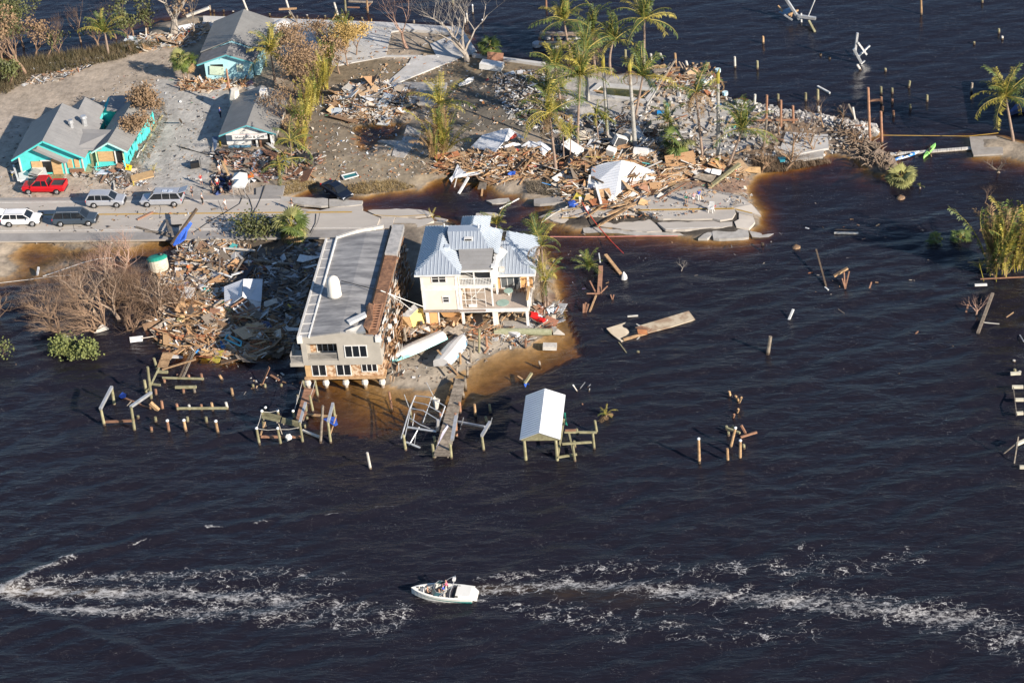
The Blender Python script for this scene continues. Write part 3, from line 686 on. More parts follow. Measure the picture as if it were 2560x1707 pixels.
# upper porch
box_part(H, 'porch_floor', 8.57, 12.6, 1.95, 5.33, 5.72, 6.05, WHITE)
for x in (8.6, 10.4, 12.4): box_part(H, 'porch_post', x, x+.16, 2.0, 2.16, 6.06, 8.0, WHITE)
box_part(H, 'porch_beam', 8.57, 12.6, 1.98, 2.2, 7.84, 8.02, WHITE)
box_part(H, 'porch_back_wall', 8.57, 12.5, 5.25, 5.34, 6.06, 8.3, mat('porch_grey', (.17, .16, .155), (.12, .115, .11)))
pane_window(H, 9.0, 12.2, 6.1, 7.9, 5.24, 3, 1, fm=mat('grey_frame', (.3, .3, .3)))
def railing(h, a, b_, z0, z1, n, m=WHITE, pw=.05, rw=.09):
    a = Vector(a); b_ = Vector(b_); r = MB(); r.beam(a+Vector((0, 0, z1)), b_+Vector((0, 0, z1)), rw, .07); r.beam(a+Vector((0, 0, z0+.08)), b_+Vector((0, 0, z0+.08)), rw, .06)
    o = r.build('railing', m, h)
    for i in range(n):
        p = a.lerp(b_, (i+.5)/n); q = MB(); q.beam(p+Vector((0, 0, z0+.11)), p+Vector((0, 0, z1-.035)), pw); q.build('baluster', m, o)
railing(H, (8.65, 2.02, 0), (12.55, 2.0, 0), 6.06, 7.0, 22)
# lower deck
box_part(H, 'deck', 8.55, 16.55, 1.6, 6.08, 3.0, 3.1, DECKF); box_part(H, 'deck_beam', 8.5, 16.6, 1.45, 1.585, 2.68, 3.12, WHITE)
box_part(H, 'deck_beam', 16.56, 16.68, 1.6, 6.1, 2.68, 3.1, WHITE)
box_part(H, 'deck_post', 12.3, 12.48, 2.1, 2.28, 3.11, 5.72, WHITE); box_part(H, 'deck_post', 8.6, 8.85, 1.62, 1.85, 3.11, 5.72, WHITE)
box_part(H, 'deck_post', 16.3, 16.52, 4.7, 4.9, 3.11, 5.6, WHITE); box_part(H, 'deck_post', 12.55, 12.8, 4.7, 4.95, 3.11, 5.95, WHITE)
box_part(H, 'side_rail', 16.45, 16.55, 1.7, 4.6, 3.15, 4.1, WHITE); box_part(H, 'side_rail_cap', 16.36, 16.64, 1.65, 4.65, 4.11, 4.19, PLY)
box_part(H, 'inner_wall', 8.6, 12.5, 6.0, 6.09, 3.12, 5.7, ORANGE); box_part(H, 'inner_wall', 12.53, 16.78, 6.0, 6.09, 3.12, 5.88, ORANGE)
pane_window(H, 13.0, 15.35, 3.15, 5.05, 5.99, 3, 1, glass=mat('grey_glass', (.12, .14, .15), (.09, .1, .11), rough=.1, spec=.8), name='sliding_door')
pane_window(H, 9.4, 12.3, 3.15, 5.1, 5.99, 4, 1, glass=MATS['grey_glass'], name='sliding_door')
b = MB()
for x in (9.25, 9.95, 10.5, 11.6): b.beam((x, 2.0, 3.12), (x, 2.0, 5.7), .06)
b.beam((8.9, 2, 4.1), (11.6, 2, 4.1), .05); b.beam((8.9, 2, 5.1), (11.6, 2, 5.1), .05); b.build('screen_frame', WHITE, H)
b = MB(); b.beam((9.6, 3.2, 3.3), (12.2, 5.4, 5.2), .07); b.build('fallen_rail', WHITE, H)
box_part(H, 'screen_door_foot', 9.55, 10.5, 1.93, 2.0, 3.13, 3.5, WHITE)
# ground level
for x in (8.65, 12.3, 16.2): box_part(H, 'stilt', x, x+.3, 1.62, 1.92, .5, 2.67, WHITE)
for x in (4.5, 8.65, 12.3, 16.2):
    for y in (5.5, 9.5): box_part(H, 'stilt', x, x+.3, y, y+.3, .4, 2.9, OFFWHITE)
box_part(H, 'floor_slab', 4.2, 16.8, 6.1, 12.4, 2.9, 3.08, OFFWHITE); box_part(H, 'floor_slab', 4.3, 8.52, 1.76, 6.09, 2.88, 3.08, OFFWHITE)
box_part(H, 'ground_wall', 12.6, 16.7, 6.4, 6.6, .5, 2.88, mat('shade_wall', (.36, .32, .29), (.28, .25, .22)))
box_part(H, 'ground_wall', 12.62, 12.9, 1.94, 2.1, .55, 2.66, CREAM)
box_part(H, 'board_wall', 4.4, 4.8, 1.7, 1.85, .5, 2.85, WHITE); box_part(H, 'board_wall', 4.85, 5.8, 1.75, 1.9, .6, 2.85, ORANGE)
box_part(H, 'board_wall', 5.85, 5.98, 1.7, 1.9, .5, 2.85, WHITE); poly_part(H, 'board_wall', [(6.0, 1.8, 2.85), (8.6, 1.8, 2.85), (8.6, 2.6, 1.2), (6.4, 2.4, 1.6)], ORANGE, .06)
b = MB()
for i in range(9): b.beam((9.2+i*.8, 2+U(-.3, .5), .6+U(0, 1)), (10.2+i*.7, 4+U(-1, 1), .7+U(0, 1.4)), .1, .16)
b.build('fallen_boards', WOOD_TAN, H)

# grey flat-roofed house on piles
B = thing('flat_roof_house', (-3.5, 1, 0), 'long grey flat-roofed house on piles with stone veneer and torn brown right side', 'house')
box_part(B, 'floor_beam', -8.2, 1.1, -10.2, 12.2, 1.45, 1.7, WOOD_TAN)
box_part(B, 'wall', -8.0, .85, -9.9, 11.9, 1.71, 3.5, STONE)
box_part(B, 'corner_board', -8.02, -7.35, -9.98, -9.91, 1.72, 3.48, PLY)
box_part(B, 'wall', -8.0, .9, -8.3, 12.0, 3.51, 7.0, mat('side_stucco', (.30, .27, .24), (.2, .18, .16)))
# front facade with a recess for the balcony
box_part(B, 'facade', -8.05, -7.45, -10.25, -8.31, 3.45, 7.1, TAUPE); box_part(B, 'facade', -3.95, .95, -10.25, -8.31, 3.45, 7.1, TAUPE)
box_part(B, 'facade', -7.449, -3.951, -10.24, -8.31, 3.45, 4.05, TAUPE); poly_part(B, 'facade', [(-8.05, -10.26, 6.35), (.95, -10.26, 6.35), (.95, -10.26, 7.12), (-3.4, -10.26, 7.75), (-8.05, -10.26, 7.12)], TAUPE, d=(0, .25, 0))
box_part(B, 'ceiling', -7.44, -3.96, -10.0, -8.32, 6.36, 6.5, TAUPE)
box_part(B, 'recess_wall', -7.44, -3.96, -8.42, -8.32, 4.06, 6.35, STONE)
pane_window(B, -6.7, -4.1, 4.1, 6.2, -8.43, 4, 1); pane_window(B, -3.15, -.55, 4.45, 6.1, -10.25, 3, 1, fw=.1)
for x0, x1 in ((-7.3, -5.6), (-4.45, -2.75)): pane_window(B, x0, x1, 1.76, 3.35, -9.9, 2, 1, name='sliding_door', fw=.09)
pane_window(B, -1.55, .3, 2.25, 3.35, -9.9, 3, 1, fw=.09)
railing(B, (-7.4, -10.1, 0), (-4.0, -10.1, 0), 4.06, 4.95, 26, mat('rail_grey', (.42, .40, .37)), .035, .06)
box_part(B, 'balcony', -9.6, -8.06, -10.25, -7.5, 3.3, 3.75, TAUPE)
railing(B, (-9.5, -10.15, 0), (-8.1, -10.15, 0), 3.76, 4.7, 10, MATS['rail_grey'], .035, .06); railing(B, (-9.5, -10.1, 0), (-9.5, -7.6, 0), 3.76, 4.7, 14, MATS['rail_grey'], .035, .06)
poly_part(B, 'roof', [(-8.2, -10.2, 7.2), (-3.5, -10.2, 7.55), (-3.5, 12.3, 7.6), (-8.2, 11.0, 7.3)], MEMBR, .2)
poly_part(B, 'roof', [(-3.499, -10.2, 7.55), (.3, -10.2, 7.3), (.3, 13.1, 7.4), (-3.499, 12.3, 7.6)], MEMBR, .2)
poly_part(B, 'parapet', [(-8.35, -10.3, 7.42), (-8.12, -10.3, 7.42), (-8.12, 11.0, 7.55), (-8.35, 11.0, 7.55)], WALLTOP, .45)
poly_part(B, 'parapet', [(-7.05, -10.3, 7.4), (-6.9, -10.3, 7.4), (-6.9, 11.2, 7.65), (-7.05, 11.2, 7.65)], WHITE, .25)
for i in range(11): box_part(B, 'gutter_divider', -8.11, -7.06, -9.6+i*2.0, -9.48+i*2.0, 7.28, 7.42, WALLTOP)
poly_part(B, 'gutter_floor', [(-8.1, -10.2, 7.27), (-7.06, -10.2, 7.33), (-7.06, 11.0, 7.45), (-8.1, 10.9, 7.36)], mat('gutter_grey', (.42, .41, .40), (.26, .26, .26), scale=1.5), .05)
poly_part(B, 'parapet', [(-7.0, 11.0, 7.65), (-4.5, 12.2, 7.82), (-1.6, 13.1, 7.85), (-1.6, 13.5, 7.8), (-4.5, 12.7, 7.72), (-7.2, 11.4, 7.55)], OFFWHITE, .4)
poly_part(B, 'side_parapet', [(-.55, -10.0, 7.62), (.75, -10.0, 7.55), (.95, 6.5, 7.55), (-.5, 6.5, 7.7)], BROWNR, .4)
poly_part(B, 'side_parapet', [(-.5, 6.51, 7.95), (.9, 6.51, 7.8), (.95, 13.3, 7.8), (-.4, 13.2, 7.95)], MATS['gutter_grey'], .7)
box_part(B, 'kerb', -.75, -.56, -10.0, 13.1, 7.3, 7.85, BLACK)
b = MB()
for x in (-.3, .65): b.beam((x, -9.6, 7.75), (x, -4.2, 7.75), .12, .12)
for i in range(10): b.beam((-.3, -9.4+i*.55, 7.77), (.65, -9.4+i*.55, 7.77), .14, .1)
b.build('ladder', WOOD_RED, B)
for i, (px, py) in enumerate(((840, 912), (931, 846))):
    x = -8.15 if i == 0 else .8
    box_part(B, 'eave_block', x-.2 if i == 0 else .55, x+.35 if i == 0 else 1.15, -10.45, -9.9, 6.55, 7.3, WHITE)
# torn right flank: ragged boards and insulation hanging off the wall
b = MB()
for i in range(420):
    y = U(-9.8, 12); z = U(.7, 7.2); out = .95+max(0, (7.2-z))*U(.05, .32)*(1 if y < 2 else .4)
    q = Matrix.Rotation(U(-.5, .5), 3, 'X') @ Matrix.Rotation(U(-.25, .25), 3, 'Z') @ Matrix.Rotation(U(.1, .5), 3, 'Y')
    b.col = rnd.choice([(.36, .20, .10), (.30, .16, .09), (.42, .26, .15), (.25, .14, .08), (.5, .36, .24), (.6, .58, .54)] if rnd.random() < .9 else [(.75, .74, .72)])
    b.box((out, y, z), (U(.03, .1), U(.3, 1.2), U(.15, .5)), q)
tag(b.build('torn_siding', DEBRIS, B), kind='stuff')
for i in range(7):
    box_part(B, 'wall_vent', 1.25+.12*(i % 3), 1.6+.12*(i % 3), -8.9+i*1.1, -8.5+i*1.1, 5.2-.35*(i % 3), 5.6-.3*(i % 3), WHITE if i % 2 else BLACK)
for i, x in enumerate((-8.0, -5.9, -3.6, -1.4, .6)):
    for y in (-9.7, -4.5, 1.5, 7.5):
        b = MB(); b.tube([(x, y, -1.2), (x, y, 1.44)], [.22, .2], 8); o = b.build('pile', mat('pile_concrete', (.42, .36, .30), (.26, .2, .15), scale=3), B)
        if y < -9:
            b = MB(); b.tube([(x+.05, y-.05, .35), (x, y-.05, .6), (x-.03, y, .95), (x, y, 1.1)], [.26, .4, .36, .2], 9); b.build('pile_collar', OFFWHITE, o)
# tank on the flat roof and torn-off roof pieces
b = MB(); q = P(837, 738, 7.5)
b.tube([(q.x, q.y, 7.5), (q.x, q.y, 7.75), (q.x, q.y, 9.3), (q.x, q.y, 9.75), (q.x, q.y, 10.0), (q.x, q.y, 10.08)], [.84, .8, .76, .62, .36, .1], 18)
o = tag(b.build('water_tank', mat('tank_white', (.82, .78, .70), (.72, .68, .6), scale=1), smooth=True), 'white domed plastic tank standing on the grey flat roof', 'tank')
for pts, lab, m2 in (([(866,800),(912,779),(916,787),(874,808)], 'upper of two white roof slabs lying on the grey flat roof', WHITE), ([(864,826),(905,810),(914,828),(890,829)], 'lower of two white roof slabs lying on the grey flat roof', OFFWHITE)):
    b = MB(); b.prism([P(x, y, 7.75+(.45 if i in (1, 2) else 0)) for i, (x, y) in enumerate(pts)], (0, 0, -.3)); tag(b.build('roof_slab', m2), lab, 'roof slab', 'slabs on the flat roof')
b = MB(); b.prism([P(x, y, 7.9+U(-.1, .2)) for x, y in ((915,766),(922,757),(932,760),(932,800),(921,828),(908,815),(916,790))], (0, 0, -.35)); tag(b.build('torn_roofing', BROWNR), 'torn piece of brown roofing standing up beside the ladder', 'roofing')

# teal building with two gabled wings
A = thing('teal_building', (-48, 46, .5), 'bright turquoise building with two gabled grey roofs and boarded windows', 'building')
zb = .5
pent(A, -55.4, -46.5, 41.2, zb, 3.25, 5.75, TEAL, xr=-51.1)
box_part(A, 'wall', -55.3, -46.6, 41.36, 50.9, zb, 3.2, TEAL)
gable_roof(A, -56.1, -46.0, 40.5, 51.2, 3.3, 6.05, ROOFL, xr=-51.3)
gable_roof(A, -51.6, -46.7, 48.9, 55.0, 3.32, 4.95, ROOFL, xr=-49.2); box_part(A, 'wall', -51.2, -47.0, 51.0, 54.6, zb, 3.2, TEAL)
poly_part(A, 'roof_slope', [(-48.4, 41.6, 4.05), (-45.1, 42.6, 3.35), (-44.3, 42.7, 3.4), (-43.4, 46.5, 4.2), (-48.3, 47.0, 4.25)], FLATR, .14)
box_part(A, 'wall', -46.55, -44.9, 43.2, 46.8, zb, 3.2, TEAL)
box_part(A, 'side_door', -46.1, -45.3, 43.05, 43.19, zb, 2.5, WOOD_GREEN)
gable_roof(A, -45.6, -40.6, 42.3, 56.0, 3.15, 4.6, ROOFG, xr=-43.1, dx1=1.0)
pent(A, -45.2, -41.2, 42.9, zb, 3.05, 4.2, TEAL, xr=-43.2); box_part(A, 'wall', -45.0, -41.0, 43.06, 50, zb, 3.0, TEAL); box_part(A, 'wall', -44.4, -40.2, 50.01, 55.6, zb, 3.0, TEAL)
poly_part(A, 'roof_slope', [P(266,276,3.3), P(300,278,3.3), P(330,238,4.0), P(274,240,4.0)], ROOFL, .14); box_part(A, 'wall', -47.0, -42.9, 54.8, 58.5, zb, 3.1, TEAL)
# low entrance gable in front of the main one
poly_part(A, 'porch_roof', [(-52.9, 40.35, 4.75), (-52.3, 40.35, 4.9), (-48.4, 40.3, 2.75), (-48.9, 40.3, 2.6)], FLATR, d=(0, .8, 0.05))
b = MB(); b.beam((-56.1, 40.42, 3.15), (-51.3, 40.42, 5.9), .08, .22); b.beam((-51.3, 40.42, 5.9), (-46.0, 40.42, 3.15), .08, .22); b.build('bargeboard', TEAL, A)
b = MB(); b.beam((-45.6, 42.22, 3.0), (-43.1, 42.22, 4.45), .08, .2); b.beam((-43.1, 42.22, 4.45), (-40.6, 42.22, 3.0), .08, .2); b.build('bargeboard', mat('pale_teal', (.5, .78, .74), (.4, .66, .62)), A)
def front_px(x, y=41.2): return x
for x0, x1, z0, z1 in ((-53.7, -52.2, .9, 2.6), (-50.9, -49.6, .6, 2.9), (-48.75, -48.05, 1.5, 2.8), (-47.75, -47.1, 1.5, 2.8)): box_part(A, 'plywood_panel', x0, x1, 41.08, 41.19, z0, z1, PLY)
box_part(A, 'plywood_panel', -54.6, -53.5, 41.05, 41.12, .6, 1.1, WOOD_RED)
box_part(A, 'doorway', -52.15, -51.0, 41.1, 41.195, .9, 2.6, BLACK); box_part(A, 'door_head', -52.4, -50.95, 41.05, 41.19, 2.61, 2.75, WHITE)
box_part(A, 'board_strip', -48.6, -46.6, 41.05, 41.19, .75, 1.35, WOOD_RED)
for x in (-55.35, -46.75): box_part(A, 'corner_trim', x, x+.2, 41.1, 41.19, zb, 3.2, OFFWHITE)
box_part(A, 'corner_trim', -49.25, -49.05, 41.1, 41.19, zb, 2.6, OFFWHITE)
box_part(A, 'plywood_panel', -44.9, -42.6, 42.78, 42.89, 1.4, 2.9, PLY); box_part(A, 'doorway', -42.35, -41.5, 42.78, 42.89, .8, 2.9, BLACK)
for x in (-42.55, -41.45, -45.15): box_part(A, 'post', x, x+.14, 42.6, 42.76, zb, 3.0, WHITE if x > -43 and x < -42 else mat('pale_green', (.5, .66, .42)))
b = MB(); b.beam((-45.3, 41.5, 1.3), (-42.4, 41.8, 1.5), .1, .12); b.beam((-45.3, 41.5, .8), (-42.4, 41.8, .9), .1, .12); b.beam((-45.2, 41.5, .4), (-44.9, 41.6, 1.9), .12); b.beam((-41.0, 41.8, .4), (-41.4, 42.2, 1.8), .12); b.build('broken_railing', TEAL, A)
for (px, py, r, hh) in ((180, 322, .35, 1.5), (211, 306, .45, 1.1)):
    p = P(px, py, 4.6); b = MB(); b.tube([(p.x, p.y, 4.0), (p.x, p.y, 4.6+hh*.5), (p.x, p.y, 4.6+hh*.6), (p.x, p.y, 4.6+hh*.9)], [r*.8, r*.8, r*1.1, r*.9], 8); b.build('roof_vent', ALU, A)
b = MB()
for i in range(12):
    y = 43.5+i; b.box((-40.75+i*.07, y, 1.5+U(-.3, .6)), (.12, U(.4, .9), U(.7, 1.8)), Matrix.Rotation(U(-.3, .3), 3, 'X'))
b.build('broken_side_panels', TEAL, A)
# pale blue house at the back
D = thing('pale_blue_house', (-31.5, 73, .5), 'pale blue single-storey house with a grey roof and a hanging green shutter', 'house')
pent(D, -35.2, -28.4, 67.9, .4, 3.3, 4.75, PALEBLUE, xr=-31.7); box_part(D, 'wall', -35.1, -28.5, 68.06, 80.2, .4, 3.25, PALEBLUE)
gable_roof(D, -36.1, -27.7, 67.2, 71.0, 3.4, 4.85, SHINGLE, xr=-31.7)
gable_roof(D, -36.3, -27.2, 70.9, 80.9, 3.55, 5.35, ROOFG, xr=-31.5); pent(D, -35.6, -27.9, 70.95, 3.2, 3.5, 5.1, PALEBLUE, xr=-31.5, name='upper_gable')
b = MB(); b.beam((-36.1, 67.12, 3.25), (-31.7, 67.12, 4.7), .08, .2); b.beam((-31.7, 67.12, 4.7), (-27.7, 67.12, 3.25), .08, .2); b.build('bargeboard', TRIMBLUE, D)
pane_window(D, -30.6, -29.6, 1.7, 2.9, 67.9, 2, 1, glass=mat('pale_shutter', (.55, .66, .52), (.45, .56, .44)))
box_part(D, 'window_opening', -34.3, -32.5, 67.84, 67.89, 1.5, 2.95, BLACK)
b = MB(); b.box((-33.5, 67.7, 2.05), (2.05, .08, 1.35), Matrix.Rotation(.12, 3, 'Y')); b.build('hanging_shutter', MATS['pale_shutter'], D)
box_part(D, 'side_lean_to', -28.4, -27.6, 69, 74, .4, 2.9, PALEBLUE)
b = MB(); b.tube([P(682,100,.7), P(688,92,1.6), P(697,80,2.2), P(706,72,2.2), P(712,70,1.2)], [.5, 1.3, 1.7, 1.4, .5], 10); o = tag(b.build('washed_up_hull', WHITE, smooth=True), 'white rounded boat hull jammed behind the pale blue house', 'boat hull')
# restaurant
E_ = thing('restaurant', (-25, 52, .5), 'small white restaurant with a grey metal roof, a name board and a smashed front', 'restaurant')
pent(E_, -28.3, -21.8, 47.6, .9, 2.6, 3.95, WHITE, xr=-25.1)
box_part(E_, 'wall', -28.2, -24.3, 47.76, 57.5, .5, 2.55, WHITE); box_part(E_, 'wall', -22.2, -21.9, 47.76, 57.5, .5, 2.55, OFFWHITE)
gable_roof(E_, -29.1, -21.2, 47.0, 58.6, 2.68, 4.15, ROOFG, xr=-25.1)
b = MB(); b.beam((-29.1, 46.93, 2.55), (-25.1, 46.93, 4.03), .07, .17); b.beam((-25.1, 46.93, 4.03), (-21.2, 46.93, 2.55), .07, .17); b.build('bargeboard', TRIMBLUE, E_)
box_part(E_, 'smashed_opening', -24.8, -22.3, 47.5, 47.58, .9, 2.35, DARKIN)
for x in (-24.2, -23.7, -22.15): box_part(E_, 'post', x, x+.22, 47.2, 47.42, .5, 2.5, WHITE if x != -23.7 else WOOD_RED)
box_part(E_, 'roof_box', *(lambda p: (p.x-.4, p.x+.5, p.y-.5, p.y+.5))(P(658, 236, 4.2)), 3.8, 4.9, WHITE)
b = MB(); b.tube([P(590,272,1.0), P(590,272,1.0)+Vector((0, 0, 1.8)), P(592,272,1.0)+Vector((.1, 0, 3.0))], [.6, .8, .6], 7); b.build('chimney_stack', OFFWHITE, E_)
box_part(E_, 'blue_rail', -27.9, -24.9, 46.6, 46.8, .9, 1.2, mat('faded_blue', (.14, .30, .42)))
sg = tag(thing('sign_board', (-25.3, 46.8, 2.5), 'long white name board in black serif letters on the restaurant gable', 'sign'))
box_part(sg, 'board', -27.2, -22.4, 46.55, 46.75, 2.15, 2.95, WHITE)
b = MB(); b.bx(-27.1, -22.5, 46.54, 46.548, 2.88, 2.91); b.build('red_line', mat('sign_red', (.5, .08, .06)), sg)
def text_mesh(txt, size, loc, m, parent, rot=(R(90), 0, 0), ext=.01, bold=.0):
    cu = bpy.data.curves.new('lettering', 'FONT'); cu.body = txt; cu.size = size; cu.extrude = ext; cu.offset = bold; cu.align_x = 'CENTER'; cu.align_y = 'CENTER'; cu.space_character = 1.08
    o = bpy.data.objects.new('lettering_src', cu); SC.collection.objects.link(o); dg = bpy.context.evaluated_depsgraph_get()
    me = bpy.data.meshes.new_from_object(o.evaluated_get(dg)); bpy.data.objects.remove(o)
    me.materials.clear(); me.materials.append(m); r = link('lettering', me, parent); off = Vector(loc)
    q = parent
    while q is not None: off -= q.location; q = q.parent
    r.location = off; r.rotation_euler = rot; return r
text_mesh('Island Pho & Grill', .52, (-24.8, 46.53, 2.5), DARKGREY, sg, ext=.012, bold=.0)
# unseen house east of the view, added for its shadow on the upper right water
eh = tag(link('building', None), kind='structure')
box_part(eh, 'wall', 81.0, 96, 43.5, 54, -1.0, 5.2, CREAM)
for pts in ([(80.2, 42.7, 5.2), (96.8, 42.7, 5.2), (91.5, 48.7, 7.6), (85.5, 48.7, 7.6)], [(96.8, 42.7, 5.2), (96.8, 54.8, 5.2), (91.5, 48.7, 7.6)], [(96.8, 54.8, 5.2), (80.2, 54.8, 5.2), (85.5, 48.7, 7.6), (91.5, 48.7, 7.6)], [(80.2, 54.8, 5.2), (80.2, 42.7, 5.2), (85.5, 48.7, 7.6)]): poly_part(eh, 'roof_slope', pts, ROOFBLUE, .15)
# ---------------------------------------------------------------- vegetation
HF = Vector((CF.x, CF.y, 0)).normalized()
def lift(base, px, py):
    """point straight over (or leaning from) a ground point, seen at pixel px,py, at the base's own distance"""
    d = CF + CR*((px-1280)/FPX) + CU*((853.5-py)/FPX)
    t = (base-CAM).dot(HF)/d.dot(HF); return CAM + d*t
def frond_mesh(seed, L=3.5, droop=1.0, m=0, n=30, w=.085, lw=.68):
    r = random.Random(seed); b = MB(); pts = []; p = Vector((0, 0, 0)); a = R(62)
    N = 8
    for i in range(N+1):
        pts.append(p.copy()); p = p + Vector((math.cos(a), 0, math.sin(a)))*L/N; a -= R(9+12*i/N)*droop
    b.tube(pts, [.05-.045*i/N for i in range(N+1)], 3, 1, cap=False)
    for k in range(n):
        t = (k+2)/(n+2)*N; i = min(int(t), N-1); q = pts[i].lerp(pts[i+1], t-i); tg = (pts[i+1]-pts[i]).normalized()
        u = (k+1)/n; ll = lw*math.sin(min(1, u*1.5+.28)*math.pi*.62)*(1-.35*u)*r.uniform(.75, 1.15)
        for s in (-1, 1):
            if r.random() < .07: continue
            side = Vector((0, s, 0))*.72 + tg*r.uniform(.45, .85) + Vector((0, 0, r.uniform(-.55, .05)))
            e = q + side.normalized()*ll; dn = Vector((0, 0, -r.uniform(.05, .3)*ll))
            mid = q.lerp(e, .5)+tg*w*.5
            b.add([q-tg*w*.5, mid+tg*w*.3, e+dn, mid-tg*w*.7], [(0, 1, 2, 3)], m)
    return b
FR = {}
def reg_frond(key, mats, **kw):
    l = []
    for s in range(3):
        b = frond_mesh(s*7+hash(key) % 5 if False else s*7+len(FR)*31, **kw); me = bpy.data.meshes.new('frond')
        me.from_pydata(b.v, [], b.f); [me.materials.append(x) for x in mats]; me.polygons.foreach_set('material_index', b.m); l.append(me)
    FR[key] = l
RACH = mat('frond_rib', (.42, .34, .08), (.3, .25, .07))
reg_frond('g', (FROND_G, RACH), droop=.62, n=34); reg_frond('y', (FROND_Y, RACH), droop=.7); reg_frond('b', (FROND_B, FROND_B), droop=1.25)
reg_frond('s', (FROND_G, FROND_Y), L=2.1, droop=1.2, n=16, lw=.42); reg_frond('sy', (FROND_Y, RACH), L=2.3, droop=.8, n=16, lw=.4)
reg_frond('u', (FROND_G, RACH), droop=.38, L=3.8, n=30, lw=.5); reg_frond('v', (FROND_Y, RACH), droop=.4, L=3.8, n=30, lw=.5); reg_frond('w', (FROND_B, FROND_B), droop=.55, L=3.4, n=28, lw=.5)
def fan_mesh(seed):
    r = random.Random(seed); b = MB(); L = 1.0
    b.tube([(0, 0, 0), (L*.5, 0, .35), (L, 0, .45)], [.03, .025, .02], 3, 1, cap=False); c = Vector((L, 0, .45))
    for k in range(19):
        a = R(-125+250*k/18); l = 1.05*r.uniform(.8, 1.1)
        d = Vector((math.cos(a), math.sin(a), -.12-.25*abs(math.sin(a)))); s = Vector((-math.sin(a), math.cos(a), 0))*.075
        m_ = c+d*l*.6; b.add([c, m_+s, c+d*l+Vector((0, 0, -.25*r.random())), m_-s], [(0, 1, 2, 3)], 0)
    return b
for key, mats in (('fan', (FROND_G, RACH)), ('fanb', (FROND_B, FROND_B)), ('fany', (mat('frond_pale', (.30, .30, .11), (.2, .2, .07), var=.2), RACH))):
    l = []
    for s in range(3):
        b = fan_mesh(s); me = bpy.data.meshes.new('frond'); me.from_pydata(b.v, [], b.f); [me.materials.append(x) for x in mats]; me.polygons.foreach_set('material_index', b.m); l.append(me)
    FR[key] = l
def palm(base, crown, label, kinds='gggyb', n=15, size=1., seed=0, trunk=PALMBARK, r0=.19, bend=.0, group='palm trees', elev=(-40, 82), wind=0.0, cat='palm tree', stub=False):
    n = int(n*1.35) if n > 6 else n; r = random.Random(seed*13+5); o = thing('palm_tree', base, label, cat, group=group)
    b = MB(); d = crown-base; N = 9; side = CR*bend
    pts = [base + d*(i/N) + side*math.sin(math.pi*i/N)*d.length for i in range(N+1)]; pts[0] = pts[0]-Vector((0, 0, .5))
    b.tube(pts, [r0*(1.35 if i == 0 else 1.05-.42*i/N) for i in range(N+1)], 8); b.build('trunk', trunk, o)
    if stub:
        b = MB(); b.tube([crown-d.normalized()*.6, crown+d.normalized()*.7, crown+d.normalized()*1.5+CR*.2], [r0*.8, r0*.9, .04], 7); b.build('crownshaft', FROND_Y, o)
    for k in range(n):
        kind = r.choice(kinds); sz_ = size*(1.38 if kind in 'gyb' else 1.1)
        me = r.choice(FR[kind]); f = link('frond', me, o)
        az = 6.283*k/n*1.0+r.uniform(-.3, .3); t = (k*0.618) % 1.0
        el = R(elev[0]+(elev[1]-elev[0])*t+r.uniform(-8, 8))
        if kind in ('b', 'fanb'): el = R(r.uniform(-75, -30))

        f.location = crown-base
        # the frond mesh starts at 62 degrees up: pitch it to the wanted elevation
        f.rotation_euler = (r.uniform(-.4, .4), -(el - R(20)), az+wind*math.sin(az))
        s = sz_*r.uniform(.8, 1.12); f.scale = (s, s*1.1, s)
    return o
def pp(bx, by, cx, cy, label, **kw):
    base = G(bx, by); return palm(base, lift(base, cx, cy), label, **kw)
PG = 'coconut palms on the wrecked point'
pp(1443,178,1410,52,'leaning palm left of the dock pilings, its top above the water', seed=1, bend=-.03, kinds='ggyg', group=PG)
pp(1487,178,1481,78,'palm with a dark ragged crown behind the leaning one', seed=2, kinds='gggb', group=PG)
pp(1527,184,1533,104,'short palm with a curved trunk on the seaward shore', seed=3, bend=-.06, kinds='gggy', n=14, group=PG)
pp(1610,186,1611,48,'tallest palm, its crown alone against the dark water', seed=4, kinds='ggyg', group=PG, n=16, size=1.05)
pp(1443,379,1449,190,'tall palm with a broad crown in the middle of the palm clump', seed=5, kinds='ggyyg', n=18, group=PG, size=1.1)
pp(1470,250,1462,130,'palm hidden behind the broad middle crown', seed=6, kinds='ggyb', n=12, group=PG, trunk=ROYALBARK, r0=.26)
pp(1521,352,1508,165,'snapped royal palm with a green stump of crown left of the pool', seed=7, kinds='yb', n=3, size=.5, trunk=ROYALBARK, r0=.3, stub=True, group=PG)
pp(1588,372,1574,175,'snapped royal palm with a yellow top in front of the pool', seed=8, kinds='yb', n=4, size=.55, trunk=ROYALBARK, r0=.3, stub=True, group=PG)
pp(1587,300,1607,192,'palm with a narrow upright crown at the pool end', seed=9, kinds='ggy', n=12, elev=(-20, 80), group=PG)
pp(1757,397,1739,232,'slim palm right of the pool above the grey rubble', seed=10, kinds='ggb', n=12, size=.85, group=PG)
pp(1796,407,1795,198,'pale snapped palm trunk standing right of the slim palm', seed=11, kinds='yb', n=3, size=.45, trunk=ROYALBARK, r0=.28, stub=True, group=PG)
pp(1391,431,1373,283,'palm with yellow hanging fronds and coconuts in front of the white roof', seed=12, kinds='ggyyb', n=16, size=1.05, group=PG)
pp(1366,300,1370,237,'short green palm left of the clump near the mud', seed=13, kinds='ggg', n=12, group=PG)
pp(1402,262,1388,168,'palm leaning left at the back edge of the clump', seed=14, kinds='ggy', n=12, group=PG)
pp(1817,425,1856,325,'palm leaning right at the tip of the point', seed=15, kinds='ggg', n=15, elev=(-30, 85), group=PG)
